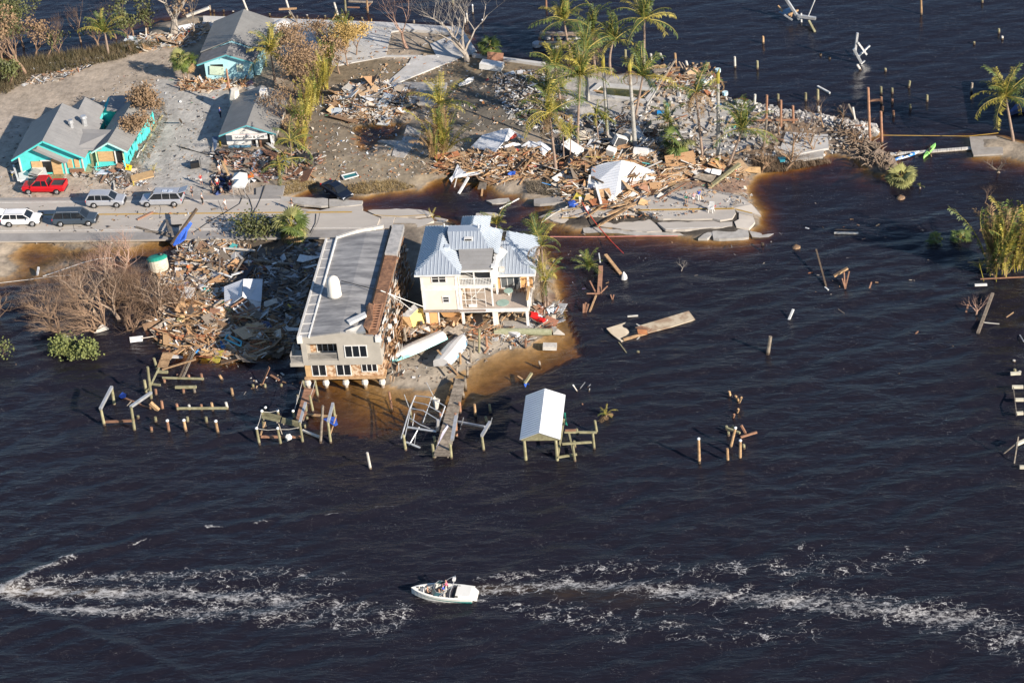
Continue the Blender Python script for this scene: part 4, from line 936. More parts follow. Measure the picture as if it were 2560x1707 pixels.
for i, (a, b_, c, d) in enumerate(((1410,402,1407,328), (1425,400,1427,334), (1497,362,1490,287), (1521,362,1514,300))):
    pp(a,b_,c,d,['young palm in front of the white fridge', 'young palm right beside another small one, left of the debris', 'thin young palm behind the white appliances', 'thin young palm with yellow-green top by the snapped royal palm'][i], seed=20+i, kinds=['s','s','sy'], n=10, r0=.09, size=1., group='young palms on the point')
pp(1690,395,1690,356,'low fan palm with drooping brown-green leaves among the lumber', seed=25, kinds=['fan','fany','fanb'], n=22, size=1.25, r0=.22, group='fan palms', elev=(-70, 50))
pp(1671,330,1668,300,'dark green young palms on the grey rubble', seed=26, kinds='sg', n=14, size=.7, r0=.1)
pp(1680,345,1676,322,'low green palm just above the fan palm', seed=27, kinds='s', n=10, size=.9, r0=.1)
pp(2534,353,2514,242,'lone palm with a yellow crown on the islet', seed=28, kinds='yyg', n=18, size=1.05, elev=(-60, 60), group='lone palms')
pp(272,140,262,82,'green palm at the far shore left of the boatless water', seed=29, kinds='ggy', n=12, size=.9, elev=(-10, 75), group='lone palms')
pp(688,206,676,132,'yellow palm in front of the pale blue house', seed=30, kinds='gyyy', n=15, size=.95, group='lone palms')
pp(463,204,448,148,'fan palm left of the pale blue house, leaning left', seed=31, kinds=['fan','fany'], n=16, size=.85, group='fan palms'); pp(470,206,470,155,'fan palm touching the pale blue house corner', seed=32, kinds=['fan','fan','fanb'], n=14, size=.8, group='fan palms')
pp(1104,300,1099,262,'low palm with a yellow heart at the edge of the floor plate', seed=33, kinds='ggyy', n=11, elev=(-25, 70), group='lone palms')
pp(1236,144,1226,118,'low fan palm beside the bare grey tree', seed=34, kinds=['fan','fan'], n=13, size=.95, group='fan palms')
pp(737,602,728,566,'fan palm on the road verge above the debris field', seed=35, kinds=['fan','fany','fanb'], n=24, size=1.2, group='fan palms')
for i, (a, b_, c, d) in enumerate(((731,430,726,352), (703,448,697,412), (715,440,714,400))):
    pp(a,b_,c,d,['tallest of three limp palms beside the canopy tents', 'shortest limp palm nearest the canopy tents', 'limp palm in the middle of three by the tents'][i], seed=36+i, kinds=['s','g','sy'], n=10, size=.8, r0=.13, group='limp palms by the tents', elev=(-60, 40))
PH = 'palms behind the stilt house'
pp(1363,772,1354,616,'tallest palm on the right side of the stilt house', seed=40, kinds='gbyb', n=10, size=.66, r0=.16, group=PH); pp(1358,762,1349,672,'yellow palm close to the stilt house wall', seed=41, kinds='yyb', n=9, size=.58, r0=.14, group=PH)
pp(1371,774,1364,703,'lowest palm on the right side of the stilt house', seed=42, kinds='gbyb', n=9, size=.68, r0=.16, group=PH); pp(1348,640,1345,590,'small palm above the right wing roof', seed=43, kinds='gg', n=8, size=.75, r0=.12, group=PH)
pp(1244,600,1240,562,'yellow-green palm behind the rear roof wing', seed=44, kinds=['g','sy','sy'], n=12, size=.7, r0=.12, group=PH, elev=(0, 80)); pp(1268,612,1263,585,'brownish palm between the two roofs', seed=45, kinds=['s','b'], n=10, size=.7, r0=.1, group=PH)
# floating palm heads
def head(px, py, label, kinds, n, size, seed, z=.1, elev=(0, 70)):
    c = G(px, py, z); o = palm(c, c+Vector((0, 0, .15)), label, kinds=kinds, n=n, size=size, seed=seed, r0=.12, elev=elev, group='palm heads lying in the water', cat='palm top'); o.name = 'floating_palm'
head(1474,672,'green palm head floating right of the stilt house',['s','g'],16,.62,50); head(2250,452,'pale palm head lying in the water below the fallen root mound',['fany'],10,1.1,51)
head(1082,548,'torn palm head lying on the broken road edge',['b','sy'],7,.6,52); head(1515,1040,'green and brown palm head beside the boat shelter frame',['s','b','sy'],9,.6,53)
head(2450,675,'yellow-green seedling palm at the foot of the big clump',['sy'],8,.6,54); head(2340,605,'dark green palm head left of the big clump',['s','fan'],9,.7,55); head(2400,600,'second dark palm head touching the big clump',['s','fan'],9,.7,56)
head(385,430,'cut palm frond heap on the grey lot near the yellow sign',['sy'],6,.5,57); head(2300,470,'small green palm head left of the floating fronds',['s'],5,.4,58)
def clump(px, py, label, n, size, seed, kinds, rad=.6, elev=(35, 88), group='arching palm clumps', zbase=None):
    kinds = [{'g': 'u', 'y': 'v', 'b': 'w'}[k] for k in kinds]; n = int(n*1.3)
    base = G(px, py); r = random.Random(seed); o = thing('palm_clump', base, label, 'palm clump', group=group)
    b = MB()
    for i in range(max(3, n//5)):
        a = r.uniform(0, 6.28); q = Vector((math.cos(a), math.sin(a), 0))*rad*r.random(); b.tube([base+q-Vector((0, 0, .3)), base+q*1.5+Vector((0, 0, size*.9))], [.06, .03], 5)
    b.build('stems', FROND_Y, o)
    for k in range(n):
        f = link('frond', r.choice(FR[r.choice(kinds)]), o); a = r.uniform(0, 6.28); q = Vector((math.cos(a), math.sin(a), 0))*rad*r.random()
        f.location = q + Vector((0, 0, r.uniform(0, size*.8))); f.rotation_euler = (r.uniform(-.3, .3), -(R(r.uniform(*elev))-R(20)), a+r.uniform(-.6, .6)); f.scale = (size*r.uniform(.75, 1.15)/1.45,)*3
    return o
CG = 'arching palm clumps of the brown hedge'
for i, (x, y, s, k) in enumerate(((865,118,1.7,['g','y']), (830,150,1.6,['y','g','b']), (822,190,1.7,['y','b','g']), (812,225,1.7,['y','y','g']), (795,262,1.8,['y','g','b']), (775,300,1.9,['y','y','b']), (762,340,1.8,['y','y','g']), (758,375,1.4,['y','b']))):
    clump(x, y, ['arching palm clump at the top end of the brown hedge', 'second palm clump from the top of the brown hedge', 'third palm clump from the top of the brown hedge', 'palm clump in the middle of the brown hedge', 'palm clump just below the middle of the hedge', 'yellow palm clump beside the restaurant roof', 'yellow palm clump at the low end of the hedge, tallest', 'lowest palm clump of the hedge above the black wreckage'][i], 22, s, 60+i, k, group=CG)
clump(1110,380,'bushy brown-green palm clump beside the pond', 34, 2.2, 70, ['b','g','y'], 1.3, (5, 85)); clump(1085,400,'darker ragged palm clump left of the bushy one', 18, 1.6, 71, ['b','b','g'], 1.0)
clump(2490,690,'big clump of arching reedy palms in the water at the right edge', 30, 3.0, 72, ['y','g','b','b'], 1.8, (22, 86)); clump(2550,680,'second reedy palm clump cut by the right edge', 24, 2.8, 73, ['g','b','y'], 1.4, (22, 86))

def bare_tree(px, py, h, spread, seed, label, m=BARK, lean=(0, 0), levels=5, up=.55, r0=.3, group='bare storm-stripped trees', leaves=None, nleaf=0, name='bare_tree', lsize=.16, base=None, kids=(2, 3), flat=0., tf=.30, ll=None, k0=0, bias=(0, 0)):
    r = random.Random(seed); base = base or G(px, py); o = thing(name, base, label, 'tree', group=group)
    tb = MB(); cb = MB(); tips = []
    def grow(p, d, L, rad, lev):
        q = p; pts = [p]; n = 3 if lev < 3 else 2
        for i in range(n):
            d = (d+Vector((r.uniform(-.22, .22), r.uniform(-.22, .22), r.uniform(-.1, .16)))).normalized(); q = q+d*L/n; pts.append(q)
        rr = [rad*(1-.35*i/n) for i in range(n+1)]
        (tb if lev == 0 else cb).tube(pts, rr, 7 if lev == 0 else (5 if lev < 3 else 3), cap=False)
        if lev >= levels: tips.append(q); return
        k = (k0 if k0 and lev == 0 else r.randint(*kids)+(1 if lev == 0 else 0))+(1 if lev == levels-1 else 0); a0 = r.uniform(0, 6.28)
        for i in range(k):
            a = a0+6.283*i/k+r.uniform(-.4, .4); out = Vector((math.cos(a)+bias[0], math.sin(a)+bias[1], 0))
            nd = (d*(1-flat)+out*spread*r.uniform(.6, 1.15)+Vector((0, 0, up*r.uniform(.2, .8)-flat*.3))).normalized()
            grow(pts[-1] if r.random() < .7 else pts[-2], nd, (h*ll if (lev == 0 and ll) else L)*r.uniform(.66, .86), rr[-1]*r.uniform(.62, .8), lev+1)
    grow(base-Vector((0, 0, .3)), Vector((lean[0], lean[1], 1)).normalized(), h*tf, r0, 0)
    tb.build('trunk', m, o); cb.build('crown', m, o)
    if leaves:
        lb = MB()
        for i in range(nleaf):
            t = r.choice(tips)+Vector((r.gauss(0, .3), r.gauss(0, .3), r.gauss(0, .3))); a = Vector((r.uniform(-1, 1), r.uniform(-1, 1), r.uniform(-1, 1))).normalized(); s = a.orthogonal().normalized()*lsize*r.uniform(.6, 1.3); a = a*lsize*1.3
            lb.add([t-s, t+a*.8, t+s, t-a], [(0, 1, 2, 3)])
        tag(lb.build('leaves', leaves, o), kind='stuff')
    return o
PALEB = mat('pale_bark', (.40, .355, .30), (.25, .215, .18), scale=2); PINKB = mat('pink_bark', (.42, .27, .20), (.30, .19, .14), scale=2)
bare_tree(1168,153, 12, 1.0, 3, 'largest bare grey tree, wide and forked, at the corner of the sea wall', PALEB, r0=.5, levels=6, up=.5, tf=.14, ll=.36, k0=5)
bare_tree(1019,121, 11, .75, 9, 'slender pinkish bare tree on the square of brown ground', PINKB, lean=(-.28, 0), r0=.26, levels=6, ll=.3)
bare_tree(436,84, 13, .8, 5, 'massive grey bare tree left of the pale blue house', PALEB, r0=.7, levels=6, tf=.2, ll=.34, k0=5)
bare_tree(486,96, 8, .6, 6, 'thin dead tree between the massive one and the house', BARK, r0=.2, leaves=LEAF_B, nleaf=260)
bare_tree(66,190, 10, .45, 7, 'brown vase-shaped tree at the left edge of the dirt track', mat('brown_bark', (.30, .20, .13), (.2, .13, .09)), r0=.3, up=.9, levels=6, leaves=LEAF_B, nleaf=500)
bare_tree(115,148, 7.5, .35, 8, 'slim brown tree leaning right over the water', MATS['brown_bark'], lean=(.55, .2), r0=.16, up=.9, levels=6)
bare_tree(202,106, 6, .35, 10, 'small upright dead tree at the far waterline', MATS['brown_bark'], r0=.14, up=1., levels=6)
bare_tree(290,98, 6.5, .6, 12, 'brown twiggy bush tree behind the green palm', MATS['brown_bark'], r0=.14, up=.6, levels=6); bare_tree(335,95, 6.5, .7, 13, 'brown bush tree beside the massive grey tree', MATS['brown_bark'], r0=.16, levels=6, leaves=LEAF_G, nleaf=250)
LEFT = 'half-green trees at the top left corner'
for i, (x, y, h, g) in enumerate(((-10,60,9,700), (20,80,9,900), (60,118,9,900), (5,150,8,500), (90,140,6,300), (-20,130,9,600), (40,150,7,500), (25,215,4,500), (-15,205,5,600), (150,135,4,120), (245,115,4.5,150), (320,100,5,260), (370,85,5,260))):
    bare_tree(x, y, h, .7, 30+i, ['half-green tree cut by the top left corner', 'half-green tree second from the corner', 'greenest tree overhanging the dark water', 'grey-brown tree in the middle of the left edge', 'brown tree behind the vase-shaped one', 'dense olive tree cut by the left edge', 'bushy tree just above the vase-shaped one', 'low green bush at the lower left corner of the track', 'low green bush cut by the left edge', 'low twiggy bush at the waterline left of the small dead tree', 'low twiggy bush between the dead tree and the green palm', 'olive bush right of the green palm', 'olive bush touching the massive grey tree'][i], MATS['brown_bark'], r0=.2, levels=6, leaves=LEAF_G if i not in (4,) else LEAF_B, tf=.18, ll=.3, k0=4, nleaf=int(g*1.6), lsize=.13, group=LEFT, kids=(3, 3))
bare_tree(378,330, 6.0, .8, 40, 'orange-brown withered tree against the turquoise building', MATS['brown_bark'], r0=.18, levels=6, leaves=LEAF_B, nleaf=2600, lsize=.12, group='withered leafy trees'); bare_tree(345,365, 5.5, .9, 41, 'smaller withered bush beside the turquoise side wall', MATS['brown_bark'], r0=.12, levels=6, leaves=LEAF_B, nleaf=1300, lsize=.12, group='withered leafy trees')
HB = 'withered shrubs of the brown hedge'; HORD = 'seventh sixth fifth eighth tenth twelfth eleventh ninth first second third fourth'.split()
for i, (x, y, h, k) in enumerate(((745,150,5.5,500), (730,190,6,700), (735,235,6.5,700), (770,215,5.5,500), (800,140,4.5,500), (870,165,5,900), (890,140,4,700), (850,185,4.5,500), (700,300,5,250), (720,330,4.5,120), (735,365,4,100), (760,250,5,500))):
    bare_tree(x, y, h*1.25, .85, 50+i, f'withered brown-leaved shrub, {HORD[i]} of the brown hedge counted from the restaurant roof up', MATS['brown_bark'], r0=.13, levels=5, kids=(3, 3), leaves=LEAF_B if i not in (5, 6) else mat('leaf_tan', (.46, .31, .10), (.32, .22, .08), var=.2), nleaf=int(k*1.8), lsize=.1, group=HB, name='shrub')
# uprooted trees in the shallows
UPR = 'uprooted trees in the shallows'; GT = mat('grey_twig', (.38, .255, .165), (.25, .165, .11))
for i, (x, y, hh, m_, k, bs, up_, lab) in enumerate(((305,700,9,PINKB,6,(-.5,.3),.3,'uprooted tree with reddish limbs left of the green tank'), (262,818,11,GT,7,(-.9,.1),.2,'uprooted tree with many fine grey twigs, its root to the right'), (215,790,8,GT,6,(-.5,.3),.25,'grey-brown twigs behind the leftmost uprooted tree'), (395,800,8,TWIG,8,(-.2,-.1),.25,'tangled brown brushwood mound at the left end of the debris'),
    (440,760,8,TWIG,8,(-.4,-.2),.2,'brown brushwood below the green tank'), (350,760,9,TWIG,7,(0,.2),.3,'brown brushwood mound in the middle of the shallows'), (320,655,6,PINKB,5,(-.4,.4),.35,'thin pinkish branches reaching up to the sand bank'), (330,830,8,TWIG,7,(.2,.2),.25,'dark brushwood above the floating white box'), (150,830,7,GT,6,(-.3,-.2),.2,'grey twigs above the sinking green leaves'), (-5,800,7,TWIG,7,(.1,0),.2,'brown brush cut by the left edge of the water'), (125,800,8,GT,8,(-.2,.2),.2,'leftmost fine grey twigs of the uprooted trees'), (185,745,8,GT,7,(0,.3),.25,'grey twigs at the top left of the uprooted trees'), (290,775,9,TWIG,8,(0,.2),.3,'brown twigs between the two larger uprooted trees'),
    (350,725,6,TWIG,8,(-.6,0),.2,'reddish brown twigs left of the green tank'), (460,790,7,TWIG,8,(.1,0),.2,'brown twigs overlapping the edge of the lumber'), (265,690,8,PINKB,7,(-.3,.2),.3,'upper left reddish limbs of the uprooted trees'), (320,760,7,GT,8,(0,0),.25,'grey twigs in the middle of the brushwood'), (240,830,8,GT,8,(-.4,-.3),.15,'low grey twigs over the green leaves'))):
    bare_tree(x, y, hh, 1.1, 70+i, lab, m_, r0=.27, levels=6 if i % 3 else 5, up=up_, group=UPR, kids=(2, 3), tf=.05, ll=.3, k0=k, bias=bs)
for i, (x, y, n) in enumerate(((160,885,900), (215,895,900), (0,890,160), (625,585,500), (665,598,700))):
    bare_tree(x, y, 3.4 if i < 3 else 4.2, 1.15, 80+i, ['green leafy branches sinking at the left side of the uprooted trees', 'green leafy branches on the right of the sinking pair', 'scrap of green leaves at the left edge', 'dark green shrub on the road verge, smaller', 'dark green shrub touching the fan palm on the verge'][i], TWIG, r0=.07, levels=4, up=.2, leaves=LEAF_G if i > 2 else mat('leaf_fresh', (.19, .21, .06), (.09, .11, .04), var=.2), nleaf=int(n*1.1), lsize=.13, group='green shrubs', name='shrub', kids=(2, 3), tf=.05, ll=.33, k0=7)
bare_tree(2440,790, 4, .8, 90, 'broken branches standing in the water at the lower right', PINKB, lean=(.2, .2), r0=.14, levels=4, up=.2, group='branches in open water')
bare_tree(1700,678, 2.6, .9, 91, 'pale curved branches floating alone in open water', PALEB, lean=(.9, .1), r0=.07, levels=3, up=.1, group='branches in open water'); bare_tree(2460,510, 3.4, .9, 92, 'thin twigs above the big palm clump', TWIG, lean=(.4, .1), r0=.06, levels=4, group='branches in open water')
bare_tree(2330,392, 2.2, .8, 93, 'small twigs left of the tilted floor plate', TWIG, lean=(-.4, .2), r0=.08, levels=4, group='branches in open water'); bare_tree(2500,430, 4.5, .9, 94, 'dark driftwood tangle below the islet', BARK, lean=(-.6, -.4), r0=.2, levels=5, up=.05, group='branches in open water')
for i, (x, y, l) in enumerate(((1960,425,(.9, .1)), (1990,415,(-.8, .2)), (1935,425,(-.9, .2)), (2040,395,(-.2, 1)), (1900,430,(.6, .1)))):
    bare_tree(x, y, 6 if i < 4 else 4, .8, 95+i, ['middle bare branch of the tangle below the grey floor slab', 'right bare branch of the tangle below the floor slab', 'left bare branch of the tangle below the floor slab', 'bare branch at the right corner of the floor slab', 'short bare branch at the far left of the tangle'][i], mat('root_brown', (.36, .24, .14), (.22, .14, .09)), lean=l, r0=.17, levels=5, up=.05, group='driftwood tangle at the point', name='driftwood')
bare_tree(1980,405, 9, .25, 101, 'twisted orange-brown dead tree standing at the end of the point', MATS['root_brown'], lean=(-.05, .1), r0=.16, levels=3, up=.8)
for i in range(10):
    x, y = U(1060, 1240), U(380, 440)
    bare_tree(x, y, 2.4, 1., 110+i, 'dry brown brushwood between the pond and the white roof', TWIG, lean=(U(-1, 1), U(-.5, .5)), r0=.06, levels=5, up=.1, group='dry brushwood by the pond', name='brushwood')
for i, (x, y, hh, l, lab) in enumerate(((300,800,8,(-.9,.5),'thick pale limbs rising over the leftmost brushwood'), (300,740,7,(-.6,.6),'thick pale limb reaching up towards the sand bank'), (420,790,7,(-1.,.1),'thick bare limbs on top of the brushwood beside the lumber'), (250,790,8,(-1.,.1),'long pale limbs lying left over the fine twigs'), (480,770,6,(-.6,-.5),'bare limbs lying across the edge of the wreckage'))):
    bare_tree(x, y, hh, .9, 150+i, lab, mat('pale_limb', (.44, .33, .24), (.30, .22, .16)), lean=l, r0=.3, levels=4, up=.3, group=UPR, kids=(2, 3), tf=.25, ll=.36)
# dry grass and scrub: nobody could count it
def scrub(pp_, n, label, m, h=.5, seed=0, name='dry_scrub'):
    r = random.Random(seed); xs = [p[0] for p in pp_]; ys = [p[1] for p in pp_]; P2 = np.array(pp_); b = MB(); c = 0
    while c < n:
        x, y = r.uniform(min(xs), max(xs)), r.uniform(min(ys), max(ys))
        if not inside(np.array([x]), np.array([y]), P2)[0]: continue
        c += 1; g = G(x, y)
        for k in range(3):
            a = r.uniform(0, 6.28); e = Vector((math.cos(a)*r.uniform(.1, .6), math.sin(a)*r.uniform(.1, .6), h*r.uniform(.3, 1.1))); s = Vector((-math.sin(a), math.cos(a), 0))*.03
            b.add([g-s, g+s, g+e], [(0, 1, 2)])
    return tag(b.build(name, m), label, 'scrub', kind='stuff')
scrub([(840,470),(900,458),(980,452),(1045,468),(1000,478),(900,488),(830,478)], 900, 'dry straw-coloured grass along the bank above the sunken road', mat('straw', (.36, .27, .13), (.24, .17, .08), scale=1), .45, 1)
scrub([(690,465),(740,450),(800,458),(760,478),(705,492)], 500, 'dry grass beside the dark car', MATS['straw'], .4, 2)
scrub([(1310,455),(1440,450),(1500,470),(1400,492),(1320,485)], 900, 'grey-brown weeds under the lumber heap', mat('weed', (.22, .18, .13), (.13, .11, .08)), .5, 3)
scrub([(1090,420),(1230,400),(1250,440),(1120,445)], 300, 'low green-brown weeds at the corner of the flooded road', mat('weed_green', (.16, .17, .06), (.1, .1, .04)), .4, 4)
scrub([(-60,190),(60,150),(330,110),(420,110),(300,150),(80,195),(20,235),(-60,245)], 4200, 'tangled undergrowth along the far left shore', mat('undergrowth_mat', (.17, .13, .075), (.08, .075, .035), scale=.6), 1.2, 5, 'undergrowth')
scrub([(1880,395),(2060,395),(2080,410),(1960,430),(1880,435)], 1500, 'matted roots and twigs along the point', mat('rootmat', (.24, .17, .11), (.14, .1, .07)), .7, 6, 'root_mat')
scrub([(330,290),(410,250),(420,300),(370,400),(345,420),(320,440)], 800, 'dry weeds between the turquoise building and the grey lot', MATS['weed'], .5, 7)
for i in range(9):
    x = 1880+i*36; bare_tree(x, 385+U(-50, 15)-(i > 4)*25, U(3.5, 5.5), .9, 130+i, f'{"first second third fourth fifth sixth seventh eighth ninth".split()[i]} small driftwood tangle from the left along the tip of the point', MATS['root_brown'], lean=(U(-1, 1), U(-.5, .5)), r0=.13, levels=5, up=.1, group='driftwood tangle at the point', name='driftwood')
# the big root mound
b = MB(); r_ = random.Random(2); c0 = G(2120,340)
for i in range(340):
    t = r_.random(); p = P(2095+(2215-2095)*t+r_.gauss(0, 14), 328+(415-328)*t+r_.gauss(0, 9), .2); q = p+Vector((r_.gauss(0, .8), r_.gauss(0, .8), r_.uniform(.2, 1.3)))
    b.tube([p, (p+q)/2+Vector((0, 0, .3)), q], [.12, .09, .03], 4, cap=False)
mound = thing('root_mound', c0, 'brown earth and root mound of fallen trees sticking into the water', 'root mound')
tag(b.build('roots', mat('roots_grey', (.27, .205, .15), (.17, .125, .09)), mound), kind='stuff')
b = MB(); pts = [(2090,325,.5), (2130,345,1.0), (2165,370,1.2), (2195,395,1.4), (2215,410,1.1)]
rings = []
for i, (x, y, z) in enumerate(pts):
    c = P(x, y, 0); 
    for k in range(14):
        a = 6.283*k/14; rr = 1.5*(1+.25*math.sin(3*a+i)+r_.uniform(-.12, .12)); b.v.append((c.x+rr*math.cos(a), c.y+rr*math.sin(a)*.9, -.2+max(0, z*(.9+.2*math.sin(a*2)))*(1 if 1 else 0)*.5))
    b.v.append((c.x, c.y, z))
for i in range(len(pts)):
    o = i*15
    for k in range(14): b.face([o+k, o+(k+1) % 14, o+14])
b.build('earth', mat('mound_earth', (.22, .165, .125), (.13, .1, .075), scale=2, bump=.25, bscale=2.2), mound)
# ---------------------------------------------------------------- vehicles
def paint(name, c, metal=.3): return mat(name, c, tuple(x*.93 for x in c), rough=.28, metal=metal, spec=.6, scale=.4)
TYRE = mat('tyre_rubber', (.025, .025, .026), (.018, .018, .018), rough=.9); RIM = mat('alloy_rim', (.55, .56, .58), (.4, .41, .43), rough=.35, metal=.6)
LAMP = mat('lamp_glass', (.75, .77, .8), (.6, .62, .65), rough=.15); REDL = mat('tail_lamp', (.5, .02, .02), (.35, .015, .015), rough=.2)
def car(name, label, kind, body, wheels_px, L, Wd, Hh, zg, flip=False, tilt=0, hatch=False, group='parked cars', loc=None, head=None):
    """front towards local +x; nose profile by kind"""
    o = thing(name, (0, 0, 0), label, 'car' if kind != 'pickup' else 'pickup truck', group=group)
    w = Wd/2; f, r = L/2, -L/2
    if kind == 'pickup':
        st = [(f, .55, .95, .86), (f-.12, .38, 1.08, .96), (f-1.15, .34, 1.16, 1), (f-1.75, .34, 1.20, 1), (r+2.0, .34, 1.2, 1), (r+1.9, .34, 1.22, 1), (r+.15, .38, 1.22, .99), (r, .5, 1.18, .95)]
        gh = [(f-1.35, 1.2, .9), (f-2.15, Hh-.03, .78), (f-3.5, Hh, .78), (f-3.75, 1.2, .9)]
    elif kind == 'sedan':
        st = [(f, .4, .62, .8), (f-.2, .28, .76, .95), (f-1.0, .24, .9, 1), (f-1.4, .24, .95, 1), (r+1.0, .24, .98, 1), (r+.2, .3, .96, .95), (r, .42, .85, .85)]
        gh = [(f-1.15, .94, .88), (f-2.0, Hh-.03, .68), (r+1.65, Hh, .68), (r+.7, .96, .84)]
    else:
        st = [(f, .5, .8, .84), (f-.14, .34, .98, .95), (f-1.0, .3, 1.08, 1), (f-1.3, .3, 1.12, 1), (r+.3, .3, 1.14, 1), (r+.08, .36, 1.1, .97), (r, .5, .95, .92)]
        gh = [(f-1.15, 1.1, .9), (f-1.95, Hh-.05, .78), (r+.5, Hh, .78), (r+.05, 1.12, .88)]
    b = MB(); rings = []
    for x, zb, zt, k in st:
        ww = w*k; rings.append([(x, -ww*.9, zb), (x, -ww, zb+.2), (x, -ww, zt-.16), (x, -ww*.93, zt-.03), (x, -ww*.8, zt), (x, ww*.8, zt), (x, ww*.93, zt-.03), (x, ww, zt-.16), (x, ww, zb+.2), (x, ww*.9, zb)])
    n = 10
    for rg in rings: b.v += rg
    for i in range(len(rings)-1):
        for k in range(n): k2 = (k+1) % n; b.face([i*n+k, (i+1)*n+k, (i+1)*n+k2, i*n+k2])
    b.face(list(range(n))); b.face([(len(rings)-1)*n+k for k in range(n)][::-1]); bo = b.build('body', body, o); md = bo.modifiers.new('b', 'BEVEL'); md.width = .07; md.segments = 2; md.limit_method = 'ANGLE'; md.angle_limit = R(25)
    g = MB()
    for (x, z, k) in gh: g.v += [(x, -w*k, z), (x, w*k, z)]
    xa, za, ka = gh[0]; xd, zd, kd = gh[3]; base = len(g.v)
    g.v += [(xa, -w*ka, za-.1), (xa, w*ka, za-.1), (xd, -w*kd, zd-.1), (xd, w*kd, zd-.1)]
    # side glass, windscreen, rear glass
    g.face([0, 2, 3, 1]); g.face([2, 4, 5, 3]); g.face([4, 6, 7, 5]); g.face([0, 6, 4, 2]); g.face([1, 3, 5, 7]); go = g.build('glass', GLASS, o)
    rf = MB(); (x1, z1, k1), (x2, z2, k2) = gh[1], gh[2]
    rf.prism([(x1+.05, -w*k1-.01, z1+.03), (x1+.05, w*k1+.01, z1+.03), ((x1+x2)/2, w*k1+.02, z2+.06), (x2-.08, w*k2+.01, z2+.03), (x2-.08, -w*k2-.01, z2+.03), ((x1+x2)/2, -w*k1-.02, z2+.06)][::-1], (0, 0, -.07)); ro = rf.build('roof', body, o); md = ro.modifiers.new('b', 'BEVEL'); md.width = .03; md.segments = 2
    pl = MB(); e = .012
    for s in (-1, 1):
        A = lambda i: Vector((gh[i][0], s*(w*gh[i][2]+e), gh[i][1]))
        pl.beam(A(0), A(1), .07, .09); pl.beam(A(3), A(2), .1, .14)
        nb = 1 if kind in ('pickup', 'sedan') else 2
        for j in range(1, nb+1):
            t = j/(nb+1)+.02; p = A(1).lerp(A(2), t); q = Vector((p.x, s*(w*.9+e), gh[0][1])); pl.beam(q, p, .05, .12)
    tag(pl.build('window_pillars', body, o), kind='stuff')
    if kind == 'pickup':
        bd = MB(); bd.bx(r+.12, r+1.8, -w*.8, w*.8, 1.0, 1.235); bd.build('bed', DARKGREY, o)
        ra = MB()
        for s in (-1, 1): ra.bx(r+.05, r+1.88, s*w*.88-.07, s*w*.88+.07, 1.2, 1.36)
        ra.bx(r, r+.1, -w*.9, w*.9, 1.1, 1.34); ra.bx(r+1.82, r+1.9, -w*.8, w*.8, 1.2, 1.34); tag(ra.build('bed_rails', body, o), kind='stuff')
    wr = .38 if kind != 'sedan' else .33; wb = L*.29
    for xx in (f-.95, r+1.05):
        for s in (-1, 1):
            a = MB(); a.tube([(xx, s*(w-.3), wr), (xx, s*(w+.012), wr)], wr*1.2, 14); a.build('wheel_arch', BLACK, o)
            t = MB(); t.tube([(xx, s*(w-.24), wr), (xx, s*(w-.02), wr), (xx, s*(w+.03), wr)], [wr, wr, wr*.9], 16); to = t.build('wheel', TYRE, o)
            t = MB(); t.tube([(xx, s*(w+.02), wr), (xx, s*(w+.045), wr)], [wr*.66, wr*.58], 12); t.build('rim', RIM, to)
    for s in (-1, 1):
        h = MB(); h.box((f-.08, s*w*.72, .78 if kind != 'sedan' else .62), (.14, .36, .16)); h.build('headlight', LAMP, o)
        h = MB(); h.box((r+.04, s*w*.86, .98 if kind != 'sedan' else .82), (.1, .18, .3)); h.build('tail_light', REDL, o)
        h = MB(); h.box((f-1.5, s*(w+.1), 1.15 if kind != 'sedan' else .98), (.12, .2, .16)); h.build('door_mirror', body, o)
    h = MB(); h.bx(f-.03, f+.03, -w*.6, w*.6, .55 if kind != 'sedan' else .4, .85 if kind != 'sedan' else .58); h.build('grille', BLACK, o)
    h = MB(); h.bx(f-.1, f+.06, -w*.88, w*.88, .34, .5); h.bx(r-.06, r+.1, -w*.88, w*.88, .4, .56); tag(h.build('bumper', DARKGREY, o), kind='stuff')
    if kind == 'suv':
        h = MB()
        for s in (-1, 1): h.beam((f-2.1, s*w*.66, Hh+.07), (r+.7, s*w*.66, Hh+.07), .04)
        tag(h.build('roof_rail', ALU, o), kind='stuff')
    if hatch:
        h = MB(); h.prism([(r+.35, -w*.72, Hh), (r+.35, w*.72, Hh), (r-.75, w*.7, Hh+.35), (r-.75, -w*.7, Hh+.35)], (0, 0, -.09)); h.build('open_tailgate', body, o)
    if wheels_px:
        (ax, ay), (bx_, by_) = wheels_px   # near-side front wheel, near-side rear wheel contact points
        a = P(ax, ay, zg); bb = P(bx_, by_, zg); d = (a-bb); ang = math.atan2(d.y, d.x); mid = (a+bb)/2
        nrm = Vector((-math.sin(ang), math.cos(ang), 0)); 
        if nrm.y < 0: nrm = -nrm
        c = mid + nrm*w - Vector((math.cos(ang), math.sin(ang), 0))*((f-.95+r+1.05)/2)
    else: c = loc; ang = head
    o.location = (c.x, c.y, zg); o.rotation_euler = (0, R(tilt), ang)
    return o
RED = paint('red_paint', (.60, .012, .02), .1); SILV = paint('silver_paint', (.48, .50, .54)); WHITEP = paint('white_car_paint', (.82, .82, .82), 0); DKBL = paint('dark_blue_grey_paint', (.07, .095, .125)); NAVY = paint('navy_black_paint', (.012, .018, .035), .2)
car('pickup_truck', 'red crew-cab pickup parked before the turquoise building', 'pickup', RED, ((75.5,487),(139,487)), 5.9, 2.03, 1.95, .56)
car('parked_car', 'silver sport utility car parked on the far lane, facing right', 'suv', SILV, ((290,520),(238,521)), 5.05, 2.0, 1.78, RZ)
